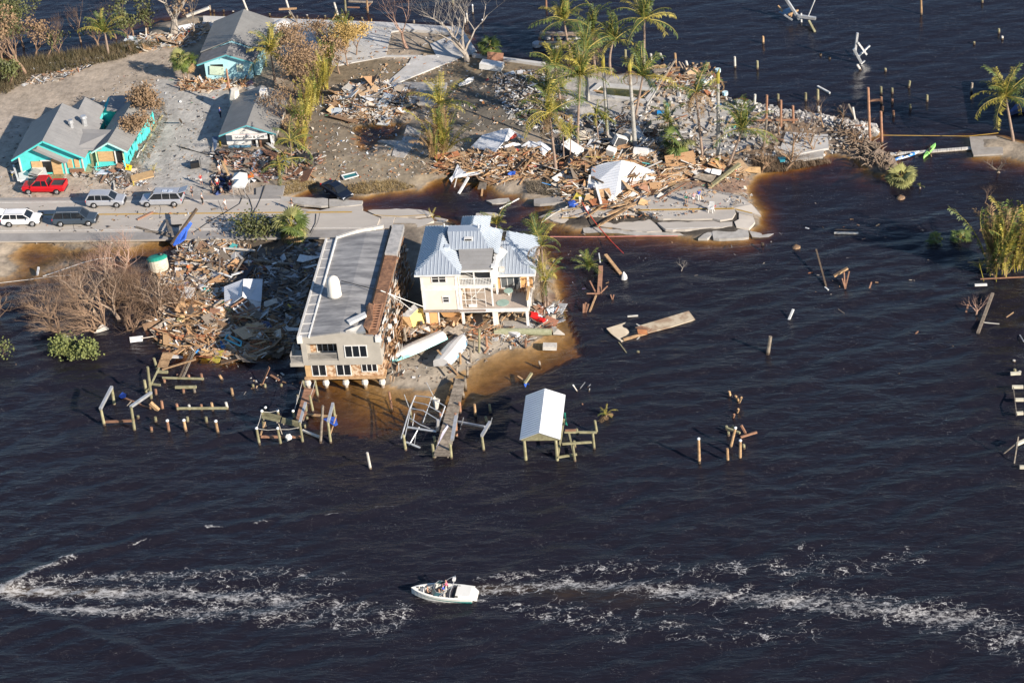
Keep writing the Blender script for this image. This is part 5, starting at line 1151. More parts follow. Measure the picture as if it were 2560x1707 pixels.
car('parked_car', 'long silver utility car with its tailgate open and gear on the roof', 'suv', SILV, ((372,519),(432.6,518)), 5.6, 2.05, 1.92, RZ, hatch=True)
car('parked_car', 'white utility car with open tailgate cut by the left edge of the road', 'suv', WHITEP, ((81,567),(24.4,568.5)), 5.1, 1.98, 1.72, RZ, hatch=True)
car('parked_car', 'long dark blue-grey utility car on the near lane', 'suv', DKBL, ((218,566),(156,567.5)), 5.7, 2.05, 1.92, RZ)
a, b_ = P(868,503,.45), P(815,476,.45); car('stranded_car', 'dark navy saloon car stranded nose-down on the sunken road edge', 'sedan', NAVY, None, 4.7, 1.85, 1.45, .42, loc=(a+b_)/2+Vector((0, .5, 0)), head=math.atan2((a-b_).y, (a-b_).x), tilt=4, group='')
b = MB(); q = P(426,478,RZ+1.95); b.box(q, (.5, .5, .2)); b.box(q+Vector((-.8, .1, 0)), (.6, .4, .15)); tag(b.build('roof_gear', mat('gear_blue', (.1, .25, .5), (.7, .7, .7), scale=4)), 'blue and white gear lying on the roof of the silver car with open tailgate', 'luggage')

# ---------------------------------------------------------------- people
def skinmesh(pts, edges, rad, sub=1, root=0):
    me = bpy.data.meshes.new('sk'); me.from_pydata(pts, edges, []); o = bpy.data.objects.new('sk', me); SC.collection.objects.link(o)
    md = o.modifiers.new('s', 'SKIN'); sv = me.skin_vertices[0].data
    for i, v in enumerate(sv): v.radius = (rad[i], rad[i]*.85); v.use_root = (i == root)
    md.use_smooth_shade = True; m2 = o.modifiers.new('u', 'SUBSURF'); m2.levels = sub; m2.render_levels = sub
    dg = bpy.context.evaluated_depsgraph_get(); r = bpy.data.meshes.new_from_object(o.evaluated_get(dg)); bpy.data.objects.remove(o); return r
def cloth(name, c): return mat('cloth_'+name, c, tuple(x*.7 for x in c), scale=5)
def person(px, py, label, shirt, legs, heading=0., zg=None, pose='stand', cap=None, bare=True, hair=(.06, .04, .03), h=1.74, loc=None, group='', arm=0, skirt=False, trousers=False):
    base = loc if loc is not None else P(px, py, zg if zg is not None else RZ)
    if zg is None and loc is None: base = G(px, py)
    o = thing('person', base, label, 'person', heading, group=group); s = h/1.74; rr = random.Random(int(px*7+py))
    st = rr.uniform(-.1, .14)
    if pose == 'sit': hipz, kn, ft = .5, ((.42, .12, .5), (.42, -.12, .5)), ((.48, .13, .1), (.46, -.13, .1))
    else: hipz, kn, ft = .92, ((st*.6+.03, .1, .5), (-st*.4+.03, -.1, .5)), ((st, .12, .07), (-st*.9, -.12, .07))
    sh = hipz+.52; nk = hipz+.6; hd = hipz+.76
    ha = ((.16, .3, hipz+.02), (.2, -.29, hipz+.05)); el = ((.02, .28, hipz+.26), (.03, -.28, hipz+.26))
    if arm == 1: el = (el[0], (.12, -.34, sh+.02)); ha = (ha[0], (.2, -.2, sh+.26))
    if arm == 2 or pose == 'sit': el = ((.14, .27, hipz+.28), (.14, -.27, hipz+.28)); ha = ((.36, .1, hipz+.3), (.36, -.08, hipz+.26))
    V = [(0, 0, hipz), (.0, 0, hipz+.2), (0, 0, hipz+.42), (0, 0, nk), (.02, 0, hd-.06), (.025, 0, hd+.06),
         (0, .17, sh-.04), el[0], ha[0], (0, -.17, sh-.04), el[1], ha[1], (0, .09, hipz-.04), kn[0], ft[0], (0, -.09, hipz-.04), kn[1], ft[1], (ft[0][0]+.13, ft[0][1], .03), (ft[1][0]+.13, ft[1][1], .03)]
    for z in (0, 1):
        a = Vector(ha[z]); e = Vector(el[z]); V.append(tuple(a+(a-e).normalized()*.09))
    E = [(0, 1), (1, 2), (2, 3), (3, 4), (4, 5), (2, 6), (6, 7), (7, 8), (2, 9), (9, 10), (10, 11), (0, 12), (12, 13), (13, 14), (0, 15), (15, 16), (16, 17), (14, 18), (17, 19), (8, 20), (11, 21)]
    Rd = [.13, .12, .145, .055, .085, .085, .06, .042, .03, .06, .042, .03, .09, .06, .045, .09, .06, .045, .035, .035, .03, .03]
    sc = lambda p: tuple(x*s for x in p)
    me = skinmesh([sc(p) for p in V], E, [x*s for x in Rd]); me.materials.append(SKIN); link('body', me, o)
    if shirt:
        k = [0, 1, 2, 6, 9]; vs = [V[0], V[1], V[2], V[6], V[9], tuple((Vector(V[6])+Vector(V[7]))/2), tuple((Vector(V[9])+Vector(V[10]))/2)]
        me = skinmesh([sc(p) for p in vs], [(0, 1), (1, 2), (2, 3), (2, 4), (3, 5), (4, 6)], [x*s for x in (.15, .145, .165, .085, .085, .07, .07)]); me.materials.append(shirt); link('shirt', me, o)
    if legs:
        lo = 1. if trousers else .75; vs = [V[0], V[12], V[15], tuple(Vector(V[12]).lerp(Vector(V[13]), lo)), tuple(Vector(V[15]).lerp(Vector(V[16]), lo))]; E2 = [(0, 1), (0, 2), (1, 3), (2, 4)]; r2 = [.155, .115, .115, .09, .09]
        if trousers: vs += [tuple(Vector(V[13]).lerp(Vector(V[14]), .9)), tuple(Vector(V[16]).lerp(Vector(V[17]), .9))]; E2 += [(3, 5), (4, 6)]; r2 += [.065, .065]
        me = skinmesh([sc(p) for p in vs], E2, [x*s for x in r2]); me.materials.append(legs); link('trousers' if trousers else 'shorts', me, o)
    hb = MB(); hc = Vector(sc((.0, 0, hd+.045)))
    for i in range(5):
        for j in range(8):
            ph = i/4*1.75; a = j/8*6.283; rr_ = .118*s; hb.v.append((hc.x-.02+rr_*math.sin(ph)*math.cos(a), hc.y+rr_*.9*math.sin(ph)*math.sin(a), hc.z+rr_*math.cos(ph)))
    for i in range(4):
        for j in range(8): hb.face([i*8+j, (i+1)*8+j, (i+1)*8+(j+1) % 8, i*8+(j+1) % 8])
    ho = hb.build('cap' if cap else 'hair', cap or mat('hair_%d' % int(hair[0]*100), hair, tuple(x*.6 for x in hair)), o, smooth=True)
    nb = MB(); nb.box(hc+Vector((.105*s, 0, -.04*s)), (.04, .03, .05)); nb.build('nose', SKIN, o)
    return o
cw, cb, cr_, cn, cg = cloth('white', (.75, .73, .7)), cloth('black', (.02, .02, .022)), cloth('red', (.5, .03, .04)), cloth('navy', (.03, .04, .09)), cloth('green', (.05, .3, .22))
cbl, cbe, cbr, cpk = cloth('blue', (.03, .1, .55)), cloth('beige', (.5, .42, .32)), cloth('brown', (.16, .09, .06)), cloth('pink', (.8, .12, .25))
cgr = cloth('grey', (.35, .34, .33))
person(550,439,'person in a pale shirt bending towards the black wreckage', cw, cbe, -.5); person(504,463,'person in a red shirt and white shorts apart on the left', cr_, cw, 2.)
person(533,481,'person in a brown shirt and beige shorts beside the helpers', cbr, cbe, 1.); person(545,471,'person in a white top holding something red', cw, cr_, -1.)
person(482,494,'person in dark clothes behind the open tailgate', cn, cb, 3.); person(507,511,'person in a white shirt, dark trousers and a teal cap on the road edge', cw, cb, .3, zg=RZ, trousers=True, cap=cloth('teal', (.05, .4, .4)))
person(565,526,'person in a white shirt walking on the far lane', cw, cgr, 2.5, zg=RZ); person(578,480,'person in red and white under the canopy edge', cr_, cw, -2.); person(555,487,'person crouching in front of the helpers', cbe, cbr, 1.5, pose='sit', h=1.5)
person(732,525,'person in a dark shirt and white shorts alone on the broken road end', cb, cw, -2.6, zg=RZ, arm=2); person(552,296,'person in blue standing in the shade beside the restaurant', cbl, cn, .5, trousers=True); person(453,501,'person in dark red at the back of the silver car', cr_, cb, 0., zg=RZ)
person(1716,507,'person in a grey shirt and green shorts on the torn road plate', cgr, cg, -1.8, zg=.95); person(1735,510,'person in a pink and white top with hands up, in the middle of three', cloth('rose', (.62, .4, .42)), cw, 1.6, zg=.95, arm=1)
person(1748,503,'person in a blue shirt and white trousers pointing with one arm', cbl, cw, 1.4, zg=.95, trousers=True, arm=1)

# ---------------------------------------------------------------- boats
def hull(b, L, Bm, zs, zk, mi=0, deckmi=0, well=True, n=16, flip=False):
    outer, chine, keel, bil = [], [], [], []
    for i in range(n+1):
        t = i/n; x = L*(t-.5); hb = Bm/2*(.9+.1*min(1, t*5))*(1-max(0, (t-.38)/.62)**2.2)**.8
        if i == n: hb = .02
        z = zs+.22*t*t; outer.append((x, hb, z)); chine.append((x*1.0-(.0), hb*.84, zk+.28+(.45*max(0, t-.6)**1.2)*1.2)); bil.append((x, hb*.5, zk+.07+.7*max(0, t-.6)**1.4*1.8)); keel.append((x, 0, zk+.9*max(0, t-.62)**1.5*2.0))
    b0 = len(b.v)
    for i in range(n+1):
        o, c, k, q = outer[i], chine[i], keel[i], bil[i]
        b.v += [(o[0], -o[1], o[2]), (c[0], -c[1], c[2]), (q[0], -q[1], q[2]), k, q, c, o]
    for i in range(n):
        for j in range(6): a = b0+i*7+j; b.face([a, a+1, a+8, a+7], mi)
    b.face([b0+k for k in range(7)][::-1], mi)
    return outer
MBT = thing('motorboat', (0, 0, 0), 'white bowrider motorboat with a teal stripe and a towing arch under way', 'motorboat')
L, Bm = 6.3, 2.45
b = MB(); outer = hull(b, L, Bm, .78, -.15); b.build('hull', mat('gelcoat', (.80, .79, .74), (.72, .71, .66), rough=.25, scale=.5), MBT, smooth=False)
def inner(x0, x1, off, z):
    l = [(x, max(.05, hb-off)) for x, hb, zz in outer if x0 <= x <= x1]; return [(x, -h, z) for x, h in l] + [(x, h, z) for x, h in l[::-1]]
b = MB(); n = len(outer)
ins = [(max(-L/2+1.75, min(x, L/2-.75)), (hb-.2) if hb > .35 else .12, z) for x, hb, z in outer]
for i in range(n-1):
    for s in (-1, 1):
        (x, h, z), (x2, h2, z2) = outer[i], outer[i+1]; (a, c, d), (a2, c2, d2) = ins[i], ins[i+1]
        b.add([(x, s*h, z+.0), (x2, s*h2, z2), (a2, s*c2, z2+.05), (a, s*c, z+.05)], [(0, 1, 2, 3)])
        b.add([(a, s*c, z+.05), (a2, s*c2, z2+.05), (a2, s*c2, .3), (a, s*c, .3)], [(0, 1, 2, 3)])
b.add([(outer[0][0], -outer[0][1], .78), (outer[0][0], outer[0][1], .78), (-L/2+1.75, ins[0][1], .84), (-L/2+1.75, -ins[0][1], .84)], [(0, 1, 2, 3)])
b.bx(-L/2+.25, -L/2+1.76, -.75, .75, .72, .95); b.build('deck', MATS['gelcoat'], MBT)
b = MB(); b.add(inner(-L/2+1.5, L/2-.75, .2, .31), [tuple(range(len(inner(-L/2+1.5, L/2-.75, .2, .31))))]); b.build('cockpit_floor', mat('cockpit_floor_grey', (.25, .24, .25), (.15, .15, .16)), MBT)
b = MB(); b.prism([(-L/2+.02, -.95, .75), (-L/2-.42, -.7, .5), (-L/2-.42, .7, .5), (-L/2+.02, .95, .75)][::-1], (0, 0, -.14)); b.build('swim_platform', MATS['gelcoat'], MBT)
b = MB()
for i in range(len(outer)-4):
    (x, h, z), (x2, h2, z2) = outer[i], outer[i+1]
    for s in (-1, 1): b.add([(x, s*(h+.012), z-.22), (x2, s*(h2+.012), z2-.22), (x2, s*(h2*.95+.012), z2-.40+.12*i/12), (x, s*(h*.95+.012), z-.44+.12*i/12)], [(0, 1, 2, 3)])
b.build('teal_stripe', mat('stripe_teal', (.02, .28, .26), (.015, .22, .2), rough=.3), MBT)
b = MB(); b.add([(.75, -.98, .9), (1.15, -.35, .9), (1.15, .35, .9), (.75, .98, .9), (.1, .98, .9), (.1, -.98, .9), (.45, -.9, 1.35), (.8, -.3, 1.38), (.8, .3, 1.38), (.45, .9, 1.35), (-.1, .93, 1.25), (-.1, -.93, 1.25)], [(0, 1, 7, 6), (1, 2, 8, 7), (2, 3, 9, 8), (3, 4, 10, 9), (5, 0, 6, 11)]); b.build('windscreen', mat('tinted_screen', (.05, .12, .14), (.04, .09, .11), rough=.1, spec=.8), MBT)
b = MB(); b.beam((-.1, -.93, 1.27), (.45, -.9, 1.37), .04); b.beam((.45, -.9, 1.37), (.8, -.3, 1.4), .04); b.beam((.8, -.3, 1.4), (.8, .3, 1.4), .04); b.beam((.8, .3, 1.4), (.45, .9, 1.37), .04); b.beam((.45, .9, 1.37), (-.1, .93, 1.27), .04); b.build('screen_frame', ALU, MBT)
b = MB()
for s in (-1, 1): b.tube([(-.9, s*1.08, .85), (-1.0, s*1.0, 1.6), (-1.25, s*.8, 2.2)], .035, 6); b.tube([(.2, s*1.05, .9), (-.6, s*.95, 1.7), (-1.25, s*.8, 2.2)], .035, 6)
b.tube([(-1.25, -.8, 2.2), (-1.3, 0, 2.3), (-1.25, .8, 2.2)], .04, 6); b.build('towing_arch', ALU, MBT); b = MB(); b.box((-1.28, 0, 2.42), (.3, .4, .2)); b.build('arch_bag', WHITE, MBT)
for x0, x1, y0, y1, m2, nm in ((-1.35, -1.0, -.85, .85, BLACK, 'stern_bench'), (-.25, .25, .3, .8, OFFWHITE, 'seat'), (-.25, .25, -.8, -.3, OFFWHITE, 'seat'), (1.9, 2.3, -.35, .35, WHITE, 'bow_cushion')):
    b = MB(); b.bx(x0, x1, y0, y1, .31, .68); b.bx(x0-.08, x0, y0, y1, .4, 1.0); b.build(nm, m2, MBT)
b = MB(); b.bx(-1.7, -1.36, -.9, .9, .31, .9); b.build('engine_cover', BLACK, MBT)
bw, stn = P(1028,1478,.5), P(1184,1484,.5); ctr = (bw+stn)/2; ang = math.atan2((bw-stn).y, (bw-stn).x); MBT.location = (ctr.x, ctr.y, -.06); MBT.rotation_euler = (0, R(-2.0), ang)
def onboat(x, y, z): return Vector((ctr.x+x*math.cos(ang)-y*math.sin(ang), ctr.y+x*math.sin(ang)+y*math.cos(ang), z-.06))
person(0,1,'person in black swimwear sitting in the bow of the motorboat', None, cb, ang+3.14, loc=onboat(1.45, .15, .12), pose='sit', hair=(.1,.05,.03)); person(0,2,'person in a blue shirt at the wheel of the motorboat', cbl, cgr, ang, loc=onboat(-.1, -.1, .3), pose='sit')
person(0,3,'person in a pink top on the far side of the motorboat', cpk, cb, ang, loc=onboat(-.3, -.75, .3), pose='sit'); person(0,4,'person in dark clothes behind the windscreen of the motorboat', cbr, cb, ang, loc=onboat(.15, .6, .2), pose='sit')
def wreck(px0, px1, label, Bw, zoff, roll, stripe, L=None):
    a, c = P(*px0, .6), P(*px1, .6); L = (a-c).length; an = math.atan2((a-c).y, (a-c).x)
    o = thing('overturned_boat', (a+c)/2 - Vector((0, 0, 0)), label, 'boat', group='overturned boats on the sand spit')
    b = MB(); out = hull(b, L, Bw, .0, -1.0, n=18); M_ = Matrix.Rotation(math.pi+R(roll), 3, 'X')
    for i in (5, 9): pass
    me = b; me.v = [tuple(M_ @ Vector(p)) for p in me.v]; h = me.build('hull', mat('white_hull', (.80, .79, .76), (.66, .65, .62), rough=.35, scale=.6), o, smooth=False); h.location = (0, 0, zoff)
    # MB.build subtracts the parent location: put the local hull back
    h.data.transform(Matrix.Translation(o.location))
    b2 = MB()
    for i in range(len(out)-1):
        (x, hh, z), (x2, h2, z2) = out[i], out[i+1]
        for s in (-1, 1): b2.add([(x, s*(hh+.01), z), (x2, s*(h2+.01), z2), (x2, s*(h2*.95+.012), z2-.34), (x, s*(hh*.95+.012), z-.34)], [(0, 1, 2, 3)])
    b2.v = [tuple(M_ @ Vector(p)) for p in b2.v]; k = b2.build('hull_side', stripe, o); k.location = (0, 0, zoff); k.data.transform(Matrix.Translation(o.location))
    b3 = MB()
    for s in (-.33, -.18, .18, .33):
        b3.tube([M_ @ Vector((-L/2+.2, s*Bw, -.86+abs(s)*.45)), M_ @ Vector((L*.2, s*Bw*.9, -.78+abs(s)*.4))], .03, 4)
    k = b3.build('hull_strakes', WHITE, o); k.location = (0, 0, zoff); k.data.transform(Matrix.Translation(o.location))
    for q in (h,): pass
    o.rotation_euler = (0, 0, an); return o
wreck((980,912), (1108,856), 'larger overturned white boat with an aqua side near the grey house', 2.7, .55, 22, mat('aqua_hull', (.45, .78, .78), (.2, .6, .58), scale=.8, rough=.35))
wreck((1166,852), (1106,925), 'smaller overturned white boat with a blue stern edge beside the walkway', 2.5, .55, -14, mat('blue_hull_edge', (.72, .74, .76), (.12, .30, .45), scale=1.2, rough=.35))
def kayak(p0, p1, label, m):
    a, c = P(*p0, .1), P(*p1, .1); o = thing('kayak', (a+c)/2, label, 'kayak', group='kayaks by the floating gangway'); d = (c-a); s = Vector((-d.y, d.x, 0)).normalized()*.36; b = MB(); n = 12
    for i in range(n+1):
        t = i/n; w = math.sin(math.pi*t)**.6; q = a.lerp(c, t); b.v += [tuple(q-s*w+Vector((0, 0, .1))), tuple(q-s*w*.6+Vector((0, 0, .27))), tuple(q+s*w*.6+Vector((0, 0, .27))), tuple(q+s*w+Vector((0, 0, .1))), tuple(q+Vector((0, 0, -.12)))]
    for i in range(n):
        for j in range(5): b.face([i*5+j, i*5+(j+1) % 5, (i+1)*5+(j+1) % 5, (i+1)*5+j])
    b.build('hull', m, o); b = MB(); q = (a+c)/2; b.box(q+Vector((0, 0, .275)), (1.0, .34, .03), Matrix.Rotation(math.atan2(d.y, d.x), 3, 'Z')); b.build('seat_well', BLACK, o)
kayak((2236,402),(2298,382),'blue and white patterned kayak beside the gangway', mat('kayak_blue', (.75, .8, .85), (.02, .2, .6), scale=1.6, lo=.47, hi=.5)); kayak((2309,396),(2339,362),'lime green kayak lying across the gangway end', mat('kayak_green', (.35, .75, .2), (.25, .6, .15), scale=1))
# ---------------------------------------------------------------- pilings, docks, wreckage
def zA(x, y): return (200+x/3.36, 880+y/3.36)
def zB(x, y): return (900+x/3.618, 820+y/3.618)
def zC(x, y): return (1560+x/5.227, 900+y/5.227)
def zD(x, y): return (1960+x/3.92, 800+y/3.92)
def zE(x, y): return (1760+x/2.94, y/2.94)
def z7(x, y): return (1300+x/4.704, y/4.704)
def zK(x, y): return (450+x/4.704, y/4.704)
ORD = 'first second third fourth fifth sixth seventh eighth ninth tenth eleventh twelfth thirteenth fourteenth fifteenth sixteenth seventeenth eighteenth nineteenth twentieth'.split()
CAPW = mat('white_cap', (.82, .84, .85), (.75, .77, .78))
COL = {'t': (WOOD_GREEN, 'grey-green'), 'r': (WOOD_RED, 'reddish'), 'b': (WOOD_TAN, 'tan'), 'w': (OFFWHITE, 'whitish'), 'a': (ALU, 'aluminium'), 'g': (WOOD_GREY, 'grey')}
def posts(where, fz, lst, group, r=.15):
    order = sorted(range(len(lst)), key=lambda i: fz(*lst[i][0])[0])
    for n, i in enumerate(order):
        it = lst[i]; (bx_, by_), (tx, ty) = fz(*it[0]), fz(*it[1]); c = it[2] if len(it) > 2 else 't'; cap = 'c' in c; m_, word = COL[c[0]]
        base = G(bx_, by_); top = lift(base, tx, ty)
        if (top-base).length < .25: top = base+Vector((0, 0, .3))
        rr = r*(it[3] if len(it) > 3 else 1)
        o = thing('piling', base, f"{word} piling{', white cap' if cap else ''}, {ORD[n] if n < 20 else 'last'} from the left {where}", 'piling', group=group)
        b = MB(); d = (top-base).normalized(); b.tube([base-d*1.4, base, top], [rr*1.05, rr*1.05, rr*.92], 8); b.build('pole', m_, o)
        if base.z < .1:
            b = MB(); b.tube([base-d*.3, base+d*.3], [rr*1.1, rr*1.08], 8); b.build('wet_foot', WOOD_DARK, o)
        if cap:
            b = MB(); b.tube([top, top+d*.12, top+d*.2], [rr*1.15, rr*1.1, rr*.3], 8); b.build('cap', CAPW, o)
def rbeam(name, fz, a, b_, label, m_, za=.5, zb=None, w=.16, h=.16, cat=None, group=None):
    """timber or bar between two pixels at given heights"""
    zb = za if zb is None else zb; p, q = P(*fz(*a), za), P(*fz(*b_), zb); b = MB(); b.beam(p, q, w, h); o = b.build(name, m_); return tag(o, label, cat or name.replace('_', ' '), group)
W1 = 'of the ruined dock at the lower left'
posts('in the ruined dock, lower left', zA, [((205,615),(175,480)),((290,450),(265,290)),((460,665),(430,465)),((650,150),(620,50)),((600,400),(568,125)),((560,350),(540,235)),((488,558),(487,535),'t'),((637,592),(633,545)),((602,672),(598,630),'r'),
   ((748,670),(733,578),'rc'),((890,665),(872,575),'bc'),((905,592),(902,545)),((1065,598),(1058,545),'t'),((1160,682),(1140,582),'bc'),((695,487),(685,410),'r')], 'pilings of the ruined dock at the lower left', .17)
posts('under the long low beam', zA, [((822,492),(812,435),'r'),((922,487),(915,443),'w'),((1022,492),(1018,440),'r'),((1115,490),(1105,425),'b'),((1240,480),(1225,422),'w')], 'pilings of the long low beam', .16)
posts('in the two short rows below the lumber field', zA, [((825,225),(820,188),'r'),((920,238),(912,192),'r'),((1028,242),(1018,182),'r'),((872,352),(868,310),'r'),((965,352),(960,312),'g'),((1284,368),(1272,303),'b'),((1198,236),(1170,193),'b'),((712,265),(708,232),'r'),((640,365),(635,312),'r'),((595,487),(590,452),'r')], 'pilings below the lumber field', .16)
posts('in the shaded water left of the grey house', zA, [((1458,305),(1452,272)),((1557,308),(1553,268)),((1692,298),(1690,268))], 'pilings in the shade', .15)
DB = 'beams of the ruined dock at the lower left'
rbeam('dock_beam', zA, (170,478), (268,290), 'left aluminium lift arm on two tall pilings, lower left', ALU, 2.6, 3.1, .3, .3, 'lift beam', DB); rbeam('dock_beam', zA, (425,460), (598,340), 'right aluminium lift arm on two tall pilings, lower left', ALU, 3.2, 2.4, .3, .3, 'lift beam', DB)
rbeam('dock_beam', zA, (212,585), (460,575), 'red-brown beam just above the water between two tall pilings', WOOD_RED, .35, .35, .2, .25, 'beam', DB); rbeam('dock_beam', zA, (815,472), (1240,470), 'long low beam on five stubs', WOOD_GREEN, .6, .6, .22, .22, 'beam', DB)
rbeam('dock_beam', zA, (692,215), (1040,224), 'beam across the uppermost row of stubs', WOOD_GREEN, .6, .6, .18, .2, 'beam', DB); rbeam('dock_beam', zA, (800,295), (978,293), 'short thick beam on two stubs', WOOD_GREEN, .7, .7, .28, .25, 'beam', DB)
rbeam('dock_beam', zA, (570,330), (665,130), 'long leaning plank beside the broken walkway', WOOD_GREEN, .9, 1.6, .2, .08, 'plank', DB); rbeam('dock_beam', zA, (690,146), (970,60), 'plank jutting right from the broken walkway', WOOD_TAN, .9, 1.1, .25, .1, 'plank', DB)
rbeam('dock_beam', zA, (840,212), (935,0), 'left of two joists running down from the lumber field', WOOD_DARK, .7, .9, .2, .2, 'joist', DB); rbeam('dock_beam', zA, (865,212), (955,10), 'right of two joists running down from the lumber field', WOOD_GREY, .7, .9, .2, .2, 'joist', DB)
rbeam('dock_beam', zA, (600,268), (675,277), 'short crosspiece among the tall pilings', WOOD_GREEN, .9, .9, .2, .2, 'beam', DB); rbeam('dock_beam', zA, (655,165), (738,168), 'crosspiece at the foot of the broken walkway', WOOD_GREEN, .7, .7, .25, .3, 'beam', DB)
rbeam('dock_beam', zA, (590,425), (660,490), 'thick sawn log leaning into the water', WOOD_TAN, 1.0, .1, .38, .38, 'log', DB); rbeam('dock_beam', zA, (360,380), (590,470), 'thin floating pole caught with blue tarp', WOOD_RED, .3, .2, .14, .14, 'pole', DB)
rbeam('dock_beam', zA, (1528,266), (1590,125), 'pair of boards standing up from the shaded water', WOOD_RED, .1, 2.0, .4, .08, 'boards', DB); rbeam('dock_beam', zA, (1600,192), (1672,236), 'short floating board left of the grey house', WOOD_RED, .1, .1, .3, .1, 'board', DB); rbeam('dock_beam', zA, (1675,165), (1712,193), 'small pale floating slat by the house piles', OFFWHITE, .1, .1, .2, .08, 'board', DB)
rbeam('dock_beam', zA, (395,455), (435,405), 'short stick beside the floating pole', WOOD_GREY, .1, .3, .1, .1, 'stick', DB)
def planked(name, cat, label, fz, quad, z, n, m_, gap=.05, th=.06, joist=True, part='plank', tiltz=0, group=None, skip=()):
    """walkway or panel: every plank its own part, laid across from edge AB to edge DC"""
    a, b_, c, d = [P(*fz(*q), z+(tiltz if i in (2, 3) else 0)) for i, q in enumerate(quad)]
    o = thing(name, (a+b_+c+d)/4, label, cat, group=group)
    for i in range(n):
        if i in skip: continue
        t0, t1 = (i+gap)/n, (i+1-gap)/n; m2 = MB(); j = U(-.03, .03)
        m2.prism([a.lerp(d, t0)+Vector((j, 0, 0)), b_.lerp(c, t0)+Vector((j, 0, 0)), b_.lerp(c, t1), a.lerp(d, t1)], (0, 0, -th)); m2.build(part, m_, o)
    if joist:
        m2 = MB(); dn = Vector((0, 0, -.15))
        m2.beam(a.lerp(b_, .12)+dn, d.lerp(c, .12)+dn, .12, .18); m2.build('joist', WOOD_GREY, o); m2 = MB(); m2.beam(a.lerp(b_, .88)+dn, d.lerp(c, .88)+dn, .12, .18); m2.build('joist', WOOD_GREY, o)
    return o
planked('walkway_panel', 'walkway panel', 'upper tan piece of the broken walkway at the foot of the lumber field', zA, ((675,55),(765,55),(790,0),(695,0)), 1.0, 5, WOOD_TAN, group='broken walkway pieces'); planked('walkway_panel', 'walkway panel', 'lower tan piece of the broken walkway at the foot of the lumber field', zA, ((648,125),(735,130),(755,62),(672,58)), .9, 5, WOOD_TAN, group='broken walkway pieces')
# long timber walkway at the sand spit
planked('timber_walkway', 'walkway', 'long grey plank walkway running out from the sand spit', zB, ((665,1155),(812,1158),(955,460),(862,455)), 1.15, 62, WOOD_GREY)
posts('along the long plank walkway', zB, [((672,1182),(655,1050)),((827,1182),(815,1048)),((690,1085),(670,980)),((907,772),(900,670),'r'),((937,625),(925,560),'g'),((957,555),(948,450),'g'),((857,505),(852,450),'g'),((832,605),(828,555),'g'),((735,850),(725,765),'r'),((873,990),(862,770),'r'),((808,700),(803,670),'t')], 'pilings along the long plank walkway', .16)
posts('in open water around the bent awning frame', zB, [((290,738),(262,578),'r'),((96,1278),(65,1125),'w'),((415,1108),(392,965)),((1120,1112),(1103,980)),((1045,797),(1035,688),'b'),((1180,762),(1170,690),'t'),((1150,862),(1135,800),'t'),((467,855),(455,750))], 'pilings around the bent awning frame', .15)
posts('on the sand spit right of the boats', zB, [((1497,182),(1498,100),'r'),((1147,168),(1140,70),'r'),((1077,218),(1080,10)),((1030,222),(1035,110),'g'),((1002,312),(1000,190),'g'),((907,322),(905,225),'b'),((972,442),(970,340),'g'),((877,422),(875,345),'g'),((1125,225),(1165,170),'r'),((395,130),(410,0),'g'),((425,160),(395,0),'g')], 'posts on the sand spit', .14)
rbeam('plank', zB, (700,200), (885,422), 'long tan plank leaning over the smaller overturned boat', WOOD_TAN, 2.2, 1.2, .22, .12, 'plank')
def frame(name, label, cat, m_, segs, fz, r=.06, group=None, base=None):
    """bent tube frame: each member a part; segs of (pixels, heights)"""
    f0 = P(*fz(*segs[0][0][0]), segs[0][1][0]); o = thing(name, base or f0, label, cat, group=group)
    for pts, zs, *rest in segs:
        w = rest[0] if rest else r; ps = [P(*fz(*p), z) for p, z in zip(pts, zs)]; b = MB(); b.tube(ps, w, 6); b.build(rest[1] if len(rest) > 1 else 'tube', rest[2] if len(rest) > 2 else m_, o)
    return o
frame('awning_frame', 'collapsed white tube awning frame of a boat lift beside the walkway', 'awning frame', ALU,
  [(((500,610),(630,625),(770,705)), (3.2,3.5,3.0)), (((485,665),(600,690),(745,772)), (2.6,3.0,2.4)), (((450,722),(570,745),(700,825)), (2.4,2.7,2.2)), (((430,800),(540,870),(690,932)), (1.9,1.6,1.2)),
   (((500,610),(450,730),(370,1003)), (3.2,2.4,1.3), .08), (((770,705),(690,932)), (3.0,1.2), .08), (((475,665),(405,985)), (2.6,1.2)), (((400,600),(447,730)), (4.2,2.2), .05), (((600,490),(662,612)), (5.2,3.2), .05), (((650,620),(567,860)), (3.2,1.4)), (((430,895),(690,935)), (1.6,1.5), .12),
   (((535,895),(442,1060)), (1.5,.1), .07), (((493,770),(475,885)), (2.4,1.2), .05), (((418,1030),(545,1082)), (.5,.1), .12), (((515,900),(490,1060)), (1.3,.1), .03)], zB, .055)
LB = 'aluminium lift beams beside the walkway'
rbeam('lift_beam', zB, (880,845), (1130,892), 'white-grey lift beam crossing to the right from the walkway', ALU, .8, 1.6, .22, .2, 'lift beam', LB); rbeam('lift_beam', zB, (1102,972), (1175,850), 'short thick lift beam on the single piling', ALU, 2.8, 2.4, .3, .3, 'lift beam', LB)
rbeam('lift_beam', zB, (833,1010), (872,785), 'thick lift beam lying along the right edge of the walkway', ALU, 2.6, 3.0, .35, .3, 'lift beam', LB); rbeam('lift_beam', zB, (905,920), (935,810), 'thin bar standing by the walkway', ALU, .1, 2.2, .08, .08, 'bar', LB); rbeam('lift_beam', zB, (1168,915), (1195,810), 'thin bar right of the single piling', ALU, 1, 2.6, .08, .08, 'bar', LB)
rbeam('lift_beam', zB, (700,925), (705,830), 'upright channel at the left edge of the walkway', ALU, 1.2, 3, .3, .2, 'lift beam', LB)
